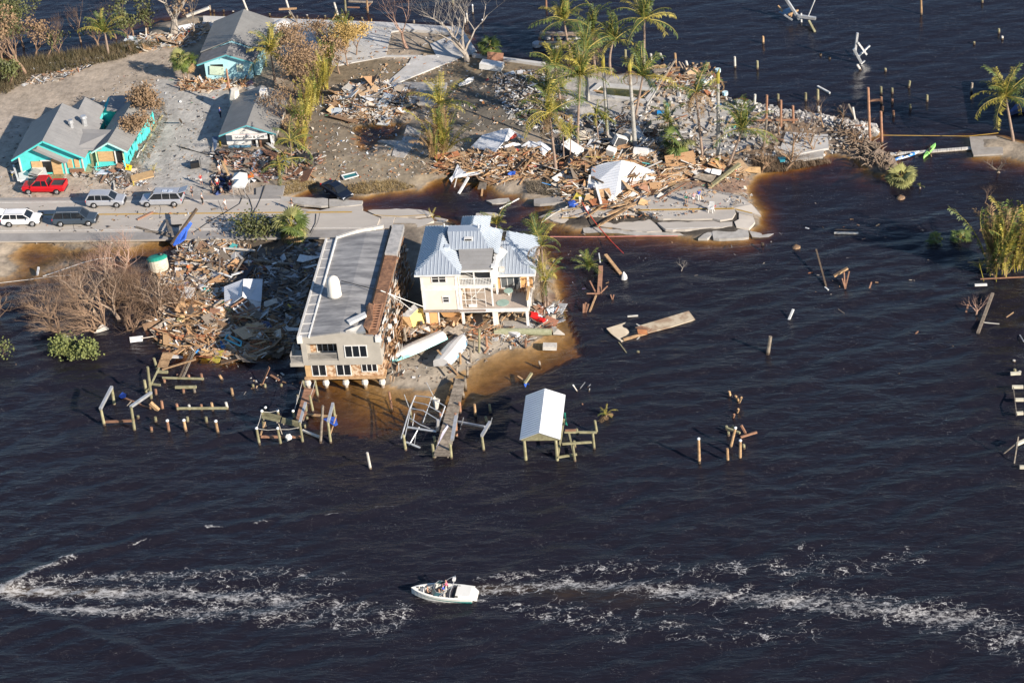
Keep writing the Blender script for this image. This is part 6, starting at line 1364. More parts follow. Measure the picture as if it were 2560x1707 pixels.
b = MB(); b.add([P(*zB(785,860),2.3), P(*zB(800,890),1.9), P(*zB(760,960),1.5), P(*zB(690,1090),1.4), P(*zB(665,1130),1.3), P(*zB(700,1060),1.4), P(*zB(740,950),1.6)], [(0,1,2,3,4,5,6)]); tag(b.build('sailcloth', mat('lilac_cloth', (.55, .53, .62), (.4, .38, .45), scale=3)), 'strip of whitish cloth draped down the end of the walkway', 'cloth')
b = MB(); b.tube([P(*zB(665,630),2.4), P(*zB(690,650),2.2), P(*zB(690,730),1.2)], [.3, .45, .2], 7); tag(b.build('bundled_canvas', OFFWHITE), 'pale bundle of canvas tied on the awning frame', 'canvas')
# middle boat lift
posts('around the lattice deck lift', zA, [((1508,775),(1483,642),'tc'),((1688,780),(1660,642),'tc'),((1872,765),(1845,590)),((1545,640),(1527,497),'tc'),((1668,530),(1660,495),'tc'),((1803,562),(1790,497),'tc'),((1560,485),(1558,468),'wc'),((2020,762),(2040,450),'g'),((2107,765),(2083,590)),((2142,560),(2125,430)),((1908,572),(1895,430)),((1893,305),(1872,238)),((1998,375),(1972,235)),((1848,442),(1828,360)),((1958,505),(1930,365)),((1890,645),(1885,600)),((1560,640),(1545,580),'g')], 'pilings of the middle boat lift', .15)
planked('lattice_deck', 'lattice deck', 'left half of the slatted deck hung in the middle boat lift', zA, ((1525,552),(1672,585),(1692,535),(1532,490)), 1.9, 9, WOOD_GREEN, .28, .1, group='lattice decks'); planked('lattice_deck', 'lattice deck', 'right half of the slatted deck hung in the middle boat lift', zA, ((1690,592),(1848,632),(1852,582),(1700,545)), 1.8, 8, WOOD_GREEN, .28, .1, group='lattice decks')
planked('brown_walkway', 'walkway', 'red-brown plank walkway from the grey house to the middle boat lift', zA, ((1812,565),(1880,565),(1980,308),(1885,300)), 1.3, 26, WOOD_RED, .02)
LM = 'beams of the middle boat lift'
for a, c, lab, m_, z0, z1, w in (((1845,600),(1895,425),'left white lift arm of the middle boat lift',ALU,2.6,3.1,.28),((2083,592),(2125,430),'right white lift arm of the middle boat lift',ALU,2.6,3.0,.28),((1898,520),(2090,540),'upper crossbeam between the two lift arms',WOOD_TAN,1.2,1.2,.2),((1870,655),(2012,712),'lower slanting beam between the two lift arms',OFFWHITE,.6,.6,.22),((1520,710),(1850,712),'long low beam at the front of the middle boat lift',WOOD_RED,.5,.5,.22),((2095,715),(2155,525),'thin slanting pole right of the lift arms',WOOD_TAN,.3,2.4,.1),((1515,700),(1555,585),'slanting strut on the left side of the middle lift',WOOD_TAN,.5,1.7,.14),((1668,600),(1700,695),'thin strut under the lattice deck',WOOD_GREY,1.6,.6,.08)):
    rbeam('lift_beam', zA, a, c, lab, m_, z0, z1, w, w, 'beam', LM)
b = MB()
for (p, q) in (((1485,640),(1527,497)),((1485,642),(1660,648)),((1660,648),(1845,632)),((1868,245),(1800,490)),((1828,362),(1805,470)),((1975,240),(1935,370)),((1528,500),(1660,492))): 
    A_, B_ = P(*zA(*p), 2.2), P(*zA(*q), 2.2); b.tube([A_, (A_+B_)/2-Vector((0, 0, .15)), B_], .03, 4)
tag(b.build('rope', OFFWHITE), 'white ropes strung between the capped pilings of the middle boat lift', 'rope', kind='stuff')
def cloth_patch(name, px, label, m_, fz, z, cat, th=.05):
    b = MB(); b.prism([P(*fz(*p), z+U(-.25, .25)) for p in px], (0, 0, -th)); return tag(b.build(name, m_), label, cat)
cloth_patch('blue_tarp', ((2040,560),(2110,540),(2150,545),(2165,605),(2140,620),(2080,585)), 'blue tarp hanging in the right arm of the middle boat lift', BLUETARP, zA, 1.6, 'tarp'); cloth_patch('blue_tarp', ((325,370),(355,335),(388,350),(385,378),(345,388)), 'blue tarp scrap on the floating pole, lower left', BLUETARP, zA, .4, 'tarp')
b = MB(); q = P(*zA(1752,715), .7); b.tube([q+Vector((-.3, 0, .2)), q, q+Vector((.35, 0, -.1))], [.2, .45, .15], 7); tag(b.build('buoy', WHITE), 'white float caught on the front beam of the middle boat lift', 'float')
# sheltered boat lift with the ribbed roof
S = thing('boat_shelter', (20, -21, 0), 'open boat shelter with a bright white metal gable roof on posts, left slope coloured as shaded', 'boat shelter')
SHW = mat('shelter_roof', (.76, .78, .80), (.70, .72, .74), rough=.4, scale=.5)
for (xa, xb, za_, zb_, nm) in ((17.85, 20.0, 3.85, 4.75, 'l'), (20.002, 22.2, 4.75, 3.85, 'r')):
    o = poly_part(S, 'roof_slope', [(xa, -25.6, za_), (xb, -25.6, zb_), (xb, -17.4, zb_), (xa, -17.4, za_)], SHW if nm == 'r' else ROOFBLUE, .1)  # left slope gets bluer metal and seams, its shade put into the colour
    b = MB()
    for i in range(19):
        y = -25.3+i*.43; b.beam((xa+.03, y, za_+.02), (xb-.03, y, zb_+.02), .045, .05)
    tag(b.build('roof_seams', SEAM if nm == 'l' else SHW, o), kind='stuff')
pent(S, 18.0, 22.05, -25.45, 3.55, 3.78, 4.6, WOOD_GREEN, xr=20.0, th=.12)
for x in (18.15, 21.55):
    for y in (-24.3, -18.6):
        b = MB(); b.tube([(x, y, -1.5), (x, y, .5), (x, y, 3.7)], [.17, .17, .15], 8); b.build('post', WOOD_GREEN, S)
    box_part(S, 'eave_beam', x-.08, x+.08, -25.2, -17.7, 3.5, 3.72, WOOD_GREEN)
posts('in the frame right of the boat shelter', zB, [((2143,952),(2125,835)),((2120,1097),(2105,945)),((1945,1207),(1925,1055)),((1968,965),(1960,910)),((1945,1085),(1938,1020)),((1825,1060),(1825,1035),'b')], 'pilings right of the boat shelter', .14)
for a, c, lab, z0, z1 in (((1850,940),(2142,943),'upper beam of the frame right of the boat shelter',1.3,1.3),((1830,1047),(2098,1030),'middle beam of the frame right of the boat shelter',1.0,1.0),((1788,1168),(1962,1140),'lower beam of the frame right of the boat shelter',.6,.6),((1845,822),(1788,1170),'slanting beam leaning against the boat shelter',2.8,.5),((1885,925),(1932,1130),'thin strut in the frame right of the boat shelter',1.2,.5)): rbeam('lift_beam', zB, a, c, lab, WOOD_GREEN, z0, z1, .2, .2, 'beam', 'beams right of the boat shelter')
rbeam('floating_sign', zB, (1855,925), (1955,922), 'small orange-brown board on the frame beside the shelter', WOOD_RED, 1.6, 1.6, .35, .05, 'board')
cloth_patch('green_net', ((1850,760),(1862,770),(1865,840),(1880,880),(1858,870),(1848,800)), 'green net hanging from the shelter roof edge', mat('net_green', (.03, .3, .2), (.02, .2, .14)), zB, 2.6, 'net')
posts('between walkway and shelter', zB, [((1972,582),(1932,522),'wc',.6),((1980,560),(2035,490),'a',.4),((2055,540),(2085,508),'a',.4),((1630,345),(1620,300),'g'),((2017,712),(2012,682),'r',.7),((2070,580),(2078,545),'a',.5)], 'sticks and pilings above the boat shelter', .12)
rbeam('drift_timber', zB, (1490,500), (1555,405), 'treated timber leaning out of the shallows with blue tarp at its foot', WOOD_GREEN, .3, 1.0, .25, .25, 'timber'); rbeam('drift_timber', zB, (1425,435), (1492,480), 'short tan timber crossing the leaning one', WOOD_TAN, .5, .3, .2, .15, 'timber'); cloth_patch('blue_tarp', ((1482,505),(1500,490),(1530,500),(1528,525),(1495,535)), 'blue tarp scrap at the foot of the leaning timber', BLUETARP, zB, .25, 'tarp')
o = rbeam('dock_float', zB, (1655,165), (1780,168), 'whitish box-shaped dock float with a blue spot near the spit', OFFWHITE, .45, .35, .9, .5, 'dock float')
b = MB(); b.tube([P(1236,829,.75), P(1300,829,.75), P(1379,830,.6)], .42, 12); tag(b.build('fallen_piling', mat('mossy_concrete', (.36, .36, .24), (.24, .25, .15), scale=2), smooth=False), 'thick mossy piling lying in front of the stilt house', 'piling')
b = MB(); b.add([P(1379,815,1.0), P(1385,834,.3), P(1412,835,.2), P(1395,822,.9)], [(0,1,2,3)]); b.prism([P(1379,815,1.0), P(1395,822,.95), P(1412,835,.25), P(1383,834,.4)], (0, 0, -.15)); tag(b.build('broken_slab_piece', CONC), 'triangular concrete shard at the end of the mossy piling', 'concrete shard')
# open water right of the shelter
posts('in open water right of the shelter', zC, [((985,1340),(975,1032),'bc'),((1357,1327),(1350,1155),'b'),((1518,1298),(1520,1055),'bc'),((1392,1148),(1455,890),'bc'),((1345,915),(1340,860)),((1422,915),(1420,860)),((1367,990),(1365,935)),((1570,1162),(1565,1100)),((1510,965),(1495,935),'r')], 'pilings right of the boat shelter in open water', .15)
for a, c, lab, m_, z0, z1 in (((1338,885),(1515,950),'low timber frame between stubs in open water',WOOD_GREEN,.7,.7),((1590,955),(1530,848),'orange-brown stick leaning left in open water',WOOD_RED,.2,1.2),((1525,1005),(1738,940),'longer orange-brown stick lying almost flat',WOOD_RED,.2,.5),((1503,562),(1537,485),'right branch of a V of orange sticks',WOOD_TAN,.1,1.0),((1492,532),(1458,465),'left branch of a V of orange sticks',WOOD_TAN,.1,1.0),((1387,470),(1375,408),'orange stub left of the V of sticks',WOOD_TAN,.1,.8),((1480,685),(1497,638),'orange stub below the V of sticks',WOOD_TAN,.1,.7),((1425,752),(1442,708),'pinkish stub below the V of sticks',WOOD_RED,.1,.7)): rbeam('drift_stick', zC, a, c, lab, m_, z0, z1, .2, .2, 'stick', 'sticks in open water right of the shelter')
# right edge
RE = 'pilings and beams at the right edge'
for a, c, lab, z0 in (((2220,525),(2320,520),'uppermost whitish crossbeam at the right edge',.7),((2235,655),(2345,655),'second whitish crossbeam from the top at the right edge',.7),((2268,780),(2350,780),'third whitish crossbeam at the right edge',.7),((2275,915),(2345,910),'lowest whitish crossbeam at the right edge',.7),((2285,1215),(2360,1180),'thick tan beam at the right edge',1.2),((2310,1440),(2360,1440),'small tan beam in the lower right of the water',.5)): rbeam('dock_beam', zD, a, c, lab, mat('pale_wood', (.62, .58, .46), (.5, .46, .36), var=.2), z0, z0, .3, .3, 'beam', RE)
for a, c, lab, z0, z1 in (((2248,660),(2282,935),'thin grey rail joining the right-edge crossbeams',.8,.8),((2120,1335),(2285,1200),'grey pole slanting into the water at the right edge',0,1.2),((2255,1420),(2298,1140),'upright grey pole at the right edge',0,2.6),((2310,145),(2350,210),'white bar above the right-edge crossbeams',.3,.3)): rbeam('dock_beam', zD, a, c, lab, ALU if 'white' in lab else WOOD_GREY, z0, z1, .1, .1, 'pole', RE)
posts('at the right edge', zD, [((2256,420),(2255,392),'w'),((2265,520),(2262,480),'t'),((2312,530),(2312,500),'w')], 'stubs at the right edge', .16)
# upper right
posts('in the upper right water', zE, [((1598,108),(1595,-5),'b'),((2046,22),(2045,-10)),((2168,248),(2168,212)),((2193,294),(2193,268),'w'),((1986,328),(1986,308)),((436,324),(434,268),'b'),((228,500),(226,418),'w'),((393,510),(392,448)),((1152,518),(1125,475),'w'),((1335,528),(1333,503)),((1505,645),(1514,596)),((1385,688),(1383,648)),((1303,695),(1302,638)),((1640,748),(1641,698)),((1517,808),(1515,768)),((1965,680),(1972,610),'g'),((1385,762),(1385,728),'r'),((1395,858),(1393,814),'r'),((857,410),(856,404),'w'),((923,436),(923,430),'w')], 'pilings in the dark water at the upper right', .16)
posts('along the seaward side of the point', zE, [((748,742),(748,683)),((838,745),(837,658)),((545,742),(545,692)),((565,935),(566,738),'r'),((458,875),(463,700),'r'),((655,905),(654,778),'r'),((370,805),(376,695),'w'),((845,832),(843,783),'w'),((1220,1048),(1207,645),'r'),((1308,1055),(1301,820),'r'),((1305,765),(1303,713),'r'),((440,1092),(461,880),'g'),((1313,820),(1315,782),'r')], 'posts along the seaward side of the point', .17)
PB = 'posts and beams on the point'
for a, c, lab, m_, z0, z1, w in (((350,885),(692,882),'long low brown beam between the posts on the point',WOOD_RED,1.2,1.2,.22),((1108,926),(1212,926),'brown crossbeam on the leaning tall post',WOOD_RED,.9,.9,.25),((1215,740),(1298,735),'upper crossbeam between the tall brown posts',WOOD_RED,1.6,1.6,.25),((1100,360),(1158,465),'left leg of the tilted metal trestle in the water',ALU,2.4,.2,.3),((1128,243),(1107,405),'upright leg of the tilted metal trestle',ALU,4.5,1.2,.3),((1130,312),(1195,402),'right leg of the tilted metal trestle',ALU,3.2,1.0,.25),((1140,412),(1218,335),'crossed bar of the tilted metal trestle',ALU,.6,1.8,.22),((1155,472),(1182,446),'short bar under the tilted metal trestle',ALU,.1,.5,.16),((835,637),(925,685),'white bar lying on the water behind the point',WHITE,.1,.1,.25),
    ((1062,770),(1115,880),'dark plank leaning among the rubble behind the point',WOOD_GREY,1.2,.3,.25),((1002,780),(1030,850),'grey plank in the shallows behind the point',WOOD_GREY,.4,.1,.25),((1095,790),(1112,885),'pale plank leaning behind the point',OFFWHITE,1.6,.3,.2),((1138,1020),(1175,980),'small white board on the root mound',WHITE,.9,1.1,.2),((2090,1145-60),(2352,1105),'thin timber running right from the tilted floor plate',WOOD_GREEN,.3,.3,.12)): rbeam('post_beam', zE, a, c, lab, m_, z0, z1, w, w, 'beam', PB)
planked('gangway', 'gangway', 'long narrow white gangway floating between the mound and the islet', zE, ((1365,1140),(1368,1124),(1960,1078),(1962,1094)), .25, 34, OFFWHITE, .03, .12)
FW = thing('wrecked_pier_frame', G(*zE(680,150)), 'tangle of white metal arms and yellow frame wrecked in the far water', 'wreckage')
for a, c, z0, z1, w, m_, nm in (((600,-10),(702,145),3.5,.4,.35,ALU,'metal_arm'),((762,128),(818,-10),.8,4.2,.14,WHITE,'metal_arm'),((690,118),(822,138),1.0,.8,.4,ALU,'metal_arm'),((770,155),(815,238),.8,0,.3,WOOD_GREEN,'timber'),((620,112),(692,75),1.2,1.6,.25,WOOD_TAN,'timber'),((640,125),(655,60),1.0,1.6,.18,WOOD_TAN,'timber'),((545,45),(575,85),1.6,1.2,.2,WOOD_TAN,'timber'),((650,150),(590,110),.4,1.2,.2,ALU,'metal_arm'),((718,165),(716,100),0,1.4,.2,WHITE,'metal_arm'),((640,60),(700,130),1.8,.8,.3,ALU,'metal_arm')):
    b = MB(); b.beam(P(*zE(*a), z0), P(*zE(*c), z1), w); b.build(nm, m_, FW)
b = MB(); b.prism([P(*zE(*p), z) for p, z in (((548,88),.8),((640,50),1.8),((660,70),1.8),((600,112),.8))], (0, 0, -.1)); b.build('blue_panel', mat('panel_blue', (.25, .38, .5), (.18, .28, .4)), FW)
# top left pilings beyond the sea wall
posts('beyond the sea wall', zK, [((800,150),(740,-5),'w'),((1300,180),(1245,-5),'w'),((1862,200),(1812,32),'w'),((1950,150),(1938,-5)),((355,135),(348,68),'g'),((398,142),(397,122)),((512,140),(512,122)),((626,158),(625,134),'w'),((842,170),(841,146)),((1054,182),(1053,158)),((1495,202),(1494,178),'w'),((1707,212),(1706,186)),((1917,226),(1916,196),'w'),((2142,236),(2141,208)),((2208,152),(2198,10),'b'),((1378,228),(1376,188),'g')], 'pilings beyond the sea wall', .16)
posts('behind the largest bare tree', lambda x, y: (900+x/4.704, y/4.704), [((635,292),(633,240),'g'),((968,308),(967,265),'w'),((1118,332),(1117,308),'w'),((1328,165),(1322,68),'wc',.7),((1262,272),(1254,172),'wc',.7),((1238,290),(1236,218),'wc',.7),((1438,275),(1437,240),'wc',.7),((1095,60),(1088,-5)),((2192,115),(2188,-5),'r')], 'pilings behind the largest bare tree', .15)
TB = 'braces and beams beyond the sea wall'
for a, c, lab, m_, z0, z1, w in (((672,158),(780,105),'brace of the first leaning pole beyond the sea wall',WOOD_GREEN,.5,1.5,.2),((1165,112),(1370,102),'horizontal tan beam on the second leaning pole',WOOD_TAN,1.6,1.6,.3),((1785,245),(1838,158),'brace of the third leaning pole beyond the sea wall',WOOD_TAN,.8,1.8,.2),((1200,222),(1320,160),'slanting brace under the tan beam',WOOD_GREEN,.8,1.6,.16),((1290,130),(1375,262),'dark fallen pole resting on the sea wall',WOOD_GREY,2.0,1.1,.2),((80,190),(340,95),'whitish fallen board at the corner of the sea wall',OFFWHITE,1.1,2.2,.5),
    ((1985,18),(2262,28),'grey deck beam at the top edge of the water',WOOD_GREY,1.2,1.2,.3),((1970,88),(2110,92),'lower pinkish deck beam at the top edge of the water',WOOD_RED,.8,.8,.2),((2260,20),(2180,110),'pinkish brace at the top edge of the water',WOOD_RED,1.2,.4,.25)): rbeam('brace', zK, a, c, lab, m_, z0, z1, w, w*.7, 'beam', TB)
# dock remains by the palms
for a, c, lab, w in (((232,398),(715,405),'upper long tan dock beam with white floats',.6),((225,510),(660,510),'lower long tan dock beam with white floats',.6)): rbeam('dock_beam', z7, a, c, lab, mat('dock_tan', (.50, .37, .26), (.38, .28, .19)), 1.0, 1.0, w, .35, 'dock beam', 'dock beams left of the palms')
posts('on the dock beams left of the palms', z7, [((232,498),(230,438),'r'),((382,500),(380,438),'r'),((272,390),(272,368),'r')], 'stubs on the dock beams', .2)
for i, (x, y) in enumerate(((310,432),(470,420),(660,440),(420,545),(200,530),(600,430))):
    b = MB(); q = P(*z7(x, y), .2); b.tube([q-Vector((0, 0, .4)), q+Vector((0, 0, .35)), q+Vector((0, 0, .5))], [.7, .65, .2], 12); tag(b.build('dock_float', mat('grubby_white', (.6, .6, .6), (.3, .32, .36), scale=1)), f'round white dock float under the tan beams, {ORD[i]} of six', 'dock float', 'round dock floats')
posts('on the seaward shore behind the pool', z7, [((1240,692),(1240,588),'t'),((1546,728),(1539,635),'w'),((1678,708),(1648,628),'w'),((1832,765),(1824,628),'b'),((1972,788),(1952,718),'w'),((2035,770),(2034,740),'b'),((1085,835),(1084,805),'t'),((2130,770),(2130,742),'b'),((2160,1100),(2158,1035),'w'),((2258,1150),(2257,1100),'w')], 'pilings behind the pool', .17)
for a, c, lab, m_, z0, z1, w in (((1600,1050),(1835,695),'long thin plank leaning on the piling behind the pool',WOOD_GREY,.9,3.2,.22),((1620,1060),(1815,720),'second thin plank beside the leaning one',WOOD_TAN,.8,3.0,.22),((1930,868),(2090,750),'grey plank crossing in the lumber pile behind the pool',WOOD_GREY,.9,1.8,.25),((2078,805),(2212,745),'thick tan timber at the end of the pile behind the pool',WOOD_TAN,1.4,2.2,.45),((2212,740),(2225,800),'upright stub end of the thick tan timber',WOOD_TAN,2.2,1.0,.35),((1790,803),(1885,795),'upper of two short pale boards',WOOD_TAN,1.0,1.0,.3),((1790,836),(1880,830),'lower of two short pale boards',WOOD_TAN,1.0,1.0,.3),((1530,842),(1725,818),'pale sheet on the shore behind the pool',WOOD_GREY,.9,1.1,.9),((1770,878),(2200,890),'low grey beam at the waterline behind the pool',WOOD_GREY,.7,.6,.25),((2040,790),(2140,860),'brown brace in the pile behind the pool',WOOD_RED,1.6,.7,.25),((1492,1245),(1640,1010),'thin plank crossing the pool deck corner',OFFWHITE,.8,1.0,.15),((1380,1152),(1520,1066),'plank fallen across the pool',WOOD_TAN,.8,1.2,.22),((1320,1220),(1480,1100),'second plank fallen across the pool',WOOD_TAN,.8,1.2,.15),((870,1065),(975,1085),'short tan board on the left pool edge',WOOD_TAN,.95,.95,.4)): rbeam('shore_plank', z7, a, c, lab, m_, z0, z1, w, .1, 'plank', 'planks behind the pool')
pool = thing('swimming_pool', P(1550,235,.8), 'small pool with a white rim and murky green water among the palms', 'swimming pool')
for qd in ([(930,965),(1610,1040),(1560,1060),(950,1015)], [(930,965),(950,1015),(880,1075),(820,1060)], [(820,1060),(880,1075),(900,1100),(1480,1165),(1480,1195),(815,1120)], [(1560,1055),(1610,1038),(1500,1192),(1460,1170)]): poly_part(pool, 'rim', [P(*z7(*p), .92) for p in qd][::-1], CONCW, .5)
poly_part(pool, 'pool_water', [P(*z7(*p), .72) for p in ((945,1012),(1565,1055),(1465,1172),(885,1100))][::-1], mat('murky_pool', (.10, .10, .03), (.03, .035, .012), rough=.12, spec=.6, scale=.8), .1)
# ---------------------------------------------------------------- storm debris
TAN = [(.58, .37, .20), (.48, .29, .15), (.66, .46, .28), (.36, .21, .11), (.27, .17, .10), (.66, .57, .46), (.42, .17, .08), (.78, .76, .72), (.33, .27, .21)]
DRK = [(.13, .11, .10), (.20, .17, .14), (.30, .26, .22), (.07, .07, .08), (.38, .30, .22), (.70, .71, .72), (.24, .15, .10), (.45, .43, .41)]
WHT = [(.80, .80, .78), (.72, .73, .74), (.55, .62, .68), (.42, .40, .37), (.50, .36, .24), (.20, .17, .14), (.62, .55, .45)]
RUB = [(.46, .42, .37), (.40, .35, .29), (.36, .29, .22), (.52, .50, .47), (.30, .27, .23), (.62, .61, .59), (.40, .28, .18), (.22, .18, .14), (.33, .25, .17)]
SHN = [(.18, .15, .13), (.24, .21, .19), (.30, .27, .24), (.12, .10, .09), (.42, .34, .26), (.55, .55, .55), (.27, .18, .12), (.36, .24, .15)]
ACC = [(.05, .25, .6), (.6, .05, .05), (.1, .5, .5), (.75, .6, .1), (.1, .35, .2), (.7, .3, .1), (.15, .12, .2)]
class Heap:
    def __init__(s, poly, hmax, seed, rise=3.5):
        s.px = poly; s.P2 = np.array(poly, float); s.w = wpoly(poly, .4); s.h = hmax; s.r = random.Random(seed); s.rise = rise
        s.x0, s.x1 = s.P2[:, 0].min(), s.P2[:, 0].max(); s.y0, s.y1 = s.P2[:, 1].min(), s.P2[:, 1].max()
    def spot(s):
        while True:
            x, y = s.r.uniform(s.x0, s.x1), s.r.uniform(s.y0, s.y1)
            if inside(np.array([x]), np.array([y]), s.P2)[0]: break
        g = G(x, y); d = float(edist(np.array([g.x]), np.array([g.y]), s.w)[0])
        n = .55+.9*mnoise.noise(Vector((g.x*.35, g.y*.35, 3)))
        return g, max(.05, s.h*min(1, d/s.rise)*max(.15, n))
    def bits(s, n, pal, label, L=(.4, 2.6), W_=(.05, .2), T=(.02, .08), dirn=None, spread=.9, acc=.013, tilt=.3, flat=.14, name='debris'):
        b = MB(); r = s.r
        for i in range(n):
            g, h = s.spot(); l = r.uniform(*L)*(1 if r.random() < .8 else 1.5); w = r.uniform(*W_); t = r.uniform(*T)
            if r.random() < flat: w = l*r.uniform(.35, .8)
            a = r.gauss(dirn, spread) if dirn is not None else r.uniform(0, 3.14)
            q = Matrix.Rotation(a, 3, 'Z') @ Matrix.Rotation(r.gauss(0, tilt), 3, 'Y') @ Matrix.Rotation(r.gauss(0, tilt), 3, 'X')
            c = r.choice(ACC) if r.random() < acc else r.choice(pal); k = r.uniform(.75, 1.15); b.col = tuple(x*k for x in c)
            b.box(g+Vector((0, 0, h*r.uniform(.1, 1)+.03)), (l, w, t), q)
        return tag(b.build(name, DEBRIS), label, 'debris', kind='stuff')
    def sheets(s, n, m_list, label, group, size=(1.0, 2.4), name='sheet', cat='panel', tilt=.22, kink=True):
        for i in range(n):
            g, h = s.spot(); r = s.r; l = r.uniform(*size); w = l*r.uniform(.4, .8)
            q = Matrix.Rotation(r.uniform(0, 3.14), 3, 'Z') @ Matrix.Rotation(r.gauss(0, tilt), 3, 'Y') @ Matrix.Rotation(r.gauss(0, tilt), 3, 'X')
            b = MB(); b.box((0, 0, 0), (l, w, .05), q); p = g+Vector((0, 0, h+.12)); b.v = [tuple(Vector(v)+p) for v in b.v]; tag(b.build(name, r.choice(m_list)), label, cat, group)
PLK = []
for i, (l, w, t, m_) in enumerate([(4.2, .24, .06, WOOD_TAN), (3.2, .14, .09, WOOD_TAN), (2.6, .3, .05, PLY), (3.8, .2, .05, WOOD_GREY), (2.8, .16, .1, WOOD_RED), (3.4, .28, .05, WOOD_DARK), (4.8, .15, .1, WOOD_TAN), (2.4, .3, .04, OFFWHITE), (3.0, .12, .12, WOOD_GREY), (2.2, .2, .06, WHITE)]):
    b = MB(); e = .06
    b.v = [(-l/2, -w/2, 0), (l/2-e, -w/2, 0), (l/2, w*.1, 0), (l/2-e*2, w/2, 0), (-l/2+e, w/2, 0)]; n = 5; b.v += [(x, y, t) for x, y, z in b.v]
    b.f = [(4, 3, 2, 1, 0), (5, 6, 7, 8, 9)]+[(k, (k+1) % 5, 5+(k+1) % 5, 5+k) for k in range(5)]; b.m = [0]*len(b.f); b.c = [None]*len(b.f)
    me = bpy.data.meshes.new('plank'); me.from_pydata(b.v, [], b.f); me.materials.append(m_); PLK.append(me)
def planks(hp, n, label, group, kinds, dirn=None, spread=.8, tilt=.12, scale=(.7, 1.25)):
    r = hp.r
    for i in range(n):
        g, h = hp.spot(); o = link('plank', PLK[r.choice(kinds)]); o.location = g+Vector((0, 0, h*r.uniform(.6, 1.15)+.1))
        o.rotation_euler = (r.gauss(0, .25), r.gauss(0, tilt), r.gauss(dirn, spread) if dirn is not None else r.uniform(0, 3.14)); s = r.uniform(*scale); o.scale = (s, s*1.1, 1); tag(o, label, 'plank', group)
T_ALL = [0, 1, 2, 3, 4, 6, 0, 1, 6]; T_MIX = [0, 1, 3, 4, 5, 7, 8, 9]
h = Heap([(400,860),(385,810),(405,770),(480,740),(560,735),(660,760),(700,800),(735,800),(735,860),(620,905),(540,900),(470,880),(440,890)], 1.5, 1)
h.bits(2300, TAN, 'splintered tan lumber filling the lower left debris field', dirn=-.25, spread=.7); planks(h, 85, 'long splintered board in the tan lumber heap at the lower left', 'boards of the lower left lumber heap', T_ALL, -.3, .7); h.sheets(8, [PLY, WOOD_RED, WOOD_DARK, WHITE], 'loose panel lying on the lower left lumber heap', 'panels on the lower left lumber heap')
h = Heap([(440,650),(500,610),(560,605),(640,630),(760,640),(780,660),(760,720),(660,700),(560,720),(480,740),(430,740)], .9, 2)
h.bits(1500, TAN+DRK, 'mixed broken wood floating between the road and the small white-roofed shed', spread=.9); planks(h, 28, 'board among the mixed wreckage above the small white-roofed shed', 'boards above the small shed', T_MIX, None); h.sheets(14, [WHITE, OFFWHITE, WOOD_GREY, PLY, PLY], 'pale panel among the wreckage above the small shed', 'panels above the small shed')
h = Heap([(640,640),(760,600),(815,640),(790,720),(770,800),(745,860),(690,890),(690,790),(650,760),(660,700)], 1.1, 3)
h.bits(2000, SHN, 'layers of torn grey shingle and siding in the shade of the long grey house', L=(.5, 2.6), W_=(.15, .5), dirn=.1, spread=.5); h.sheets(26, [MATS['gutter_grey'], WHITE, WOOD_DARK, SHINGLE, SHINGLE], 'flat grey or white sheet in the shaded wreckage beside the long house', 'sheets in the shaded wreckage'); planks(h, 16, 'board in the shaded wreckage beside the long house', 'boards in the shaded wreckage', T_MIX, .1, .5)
h = Heap([(400,690),(470,660),(540,700),(600,760),(640,800),(620,850),(520,800),(430,760)], 1.3, 4)
h.bits(900, TAN+WHT, 'jumble of household wreckage around the small white-roofed shed', L=(.3, 1.5)); h.sheets(9, [WHITE, WHITE, OFFWHITE, WOOD_RED], 'white or brown panel leaning around the small shed', 'panels around the small shed', (.8, 2))
h = Heap([(440,600),(560,590),(620,612),(560,650),(460,660),(440,640)], .35, 5); h.bits(500, DRK+TAN, 'thin floating wreckage below the road edge', L=(.3, 2))
h = Heap([(1085,425),(1110,395),(1200,375),(1300,380),(1370,385),(1400,420),(1400,450),(1300,445),(1230,462),(1170,440)], 1.6, 6)
h.bits(1700, TAN, 'splintered lumber around the left collapsed white roof', dirn=.2, spread=.8); planks(h, 46, 'long board in the lumber beside the left collapsed white roof', 'boards beside the left collapsed roof', T_ALL, .15, .7)
h = Heap([(1400,415),(1450,385),(1520,370),(1600,375),(1700,385),(1800,400),(1870,430),(1820,450),(1720,450),(1640,480),(1560,515),(1500,525),(1460,515),(1400,490),(1370,440)], 2.0, 7)
h.bits(2800, TAN, 'splintered lumber around the right collapsed white roof', dirn=.35, spread=.8); planks(h, 80, 'long board in the lumber beside the right collapsed white hip roof', 'boards beside the right collapsed roof', T_ALL, .4, .6); h.sheets(12, [PLY, WOOD_GREY, WHITE, WOOD_TAN], 'loose panel on the lumber beside the right collapsed roof', 'panels beside the right collapsed roof', (1, 2))
h = Heap([(1460,520),(1500,500),(1600,490),(1640,500),(1580,530),(1500,560)], 1.0, 17); planks(h, 12, 'tan board sliding from the heap onto the torn road', 'boards on the torn road', [0, 1, 6], .75, .25)
h = Heap([(825,262),(860,222),(940,203),(1010,220),(1045,245),(1048,268),(990,292),(940,300),(880,305),(840,290)], 1.4, 8)
h.bits(1400, TAN+WHT, 'wreckage heap on the floor plate behind the pond'); planks(h, 22, 'board in the wreckage heap behind the pond', 'boards behind the pond', T_MIX, .3, .8); h.sheets(6, [WHITE, MATS['gutter_grey'], PLY], 'loose panel on the wreckage heap behind the pond', 'panels behind the pond')
h = Heap([(530,384),(590,382),(690,382),(740,386),(800,388),(790,420),(740,450),(640,440),(560,410)], .8, 9)
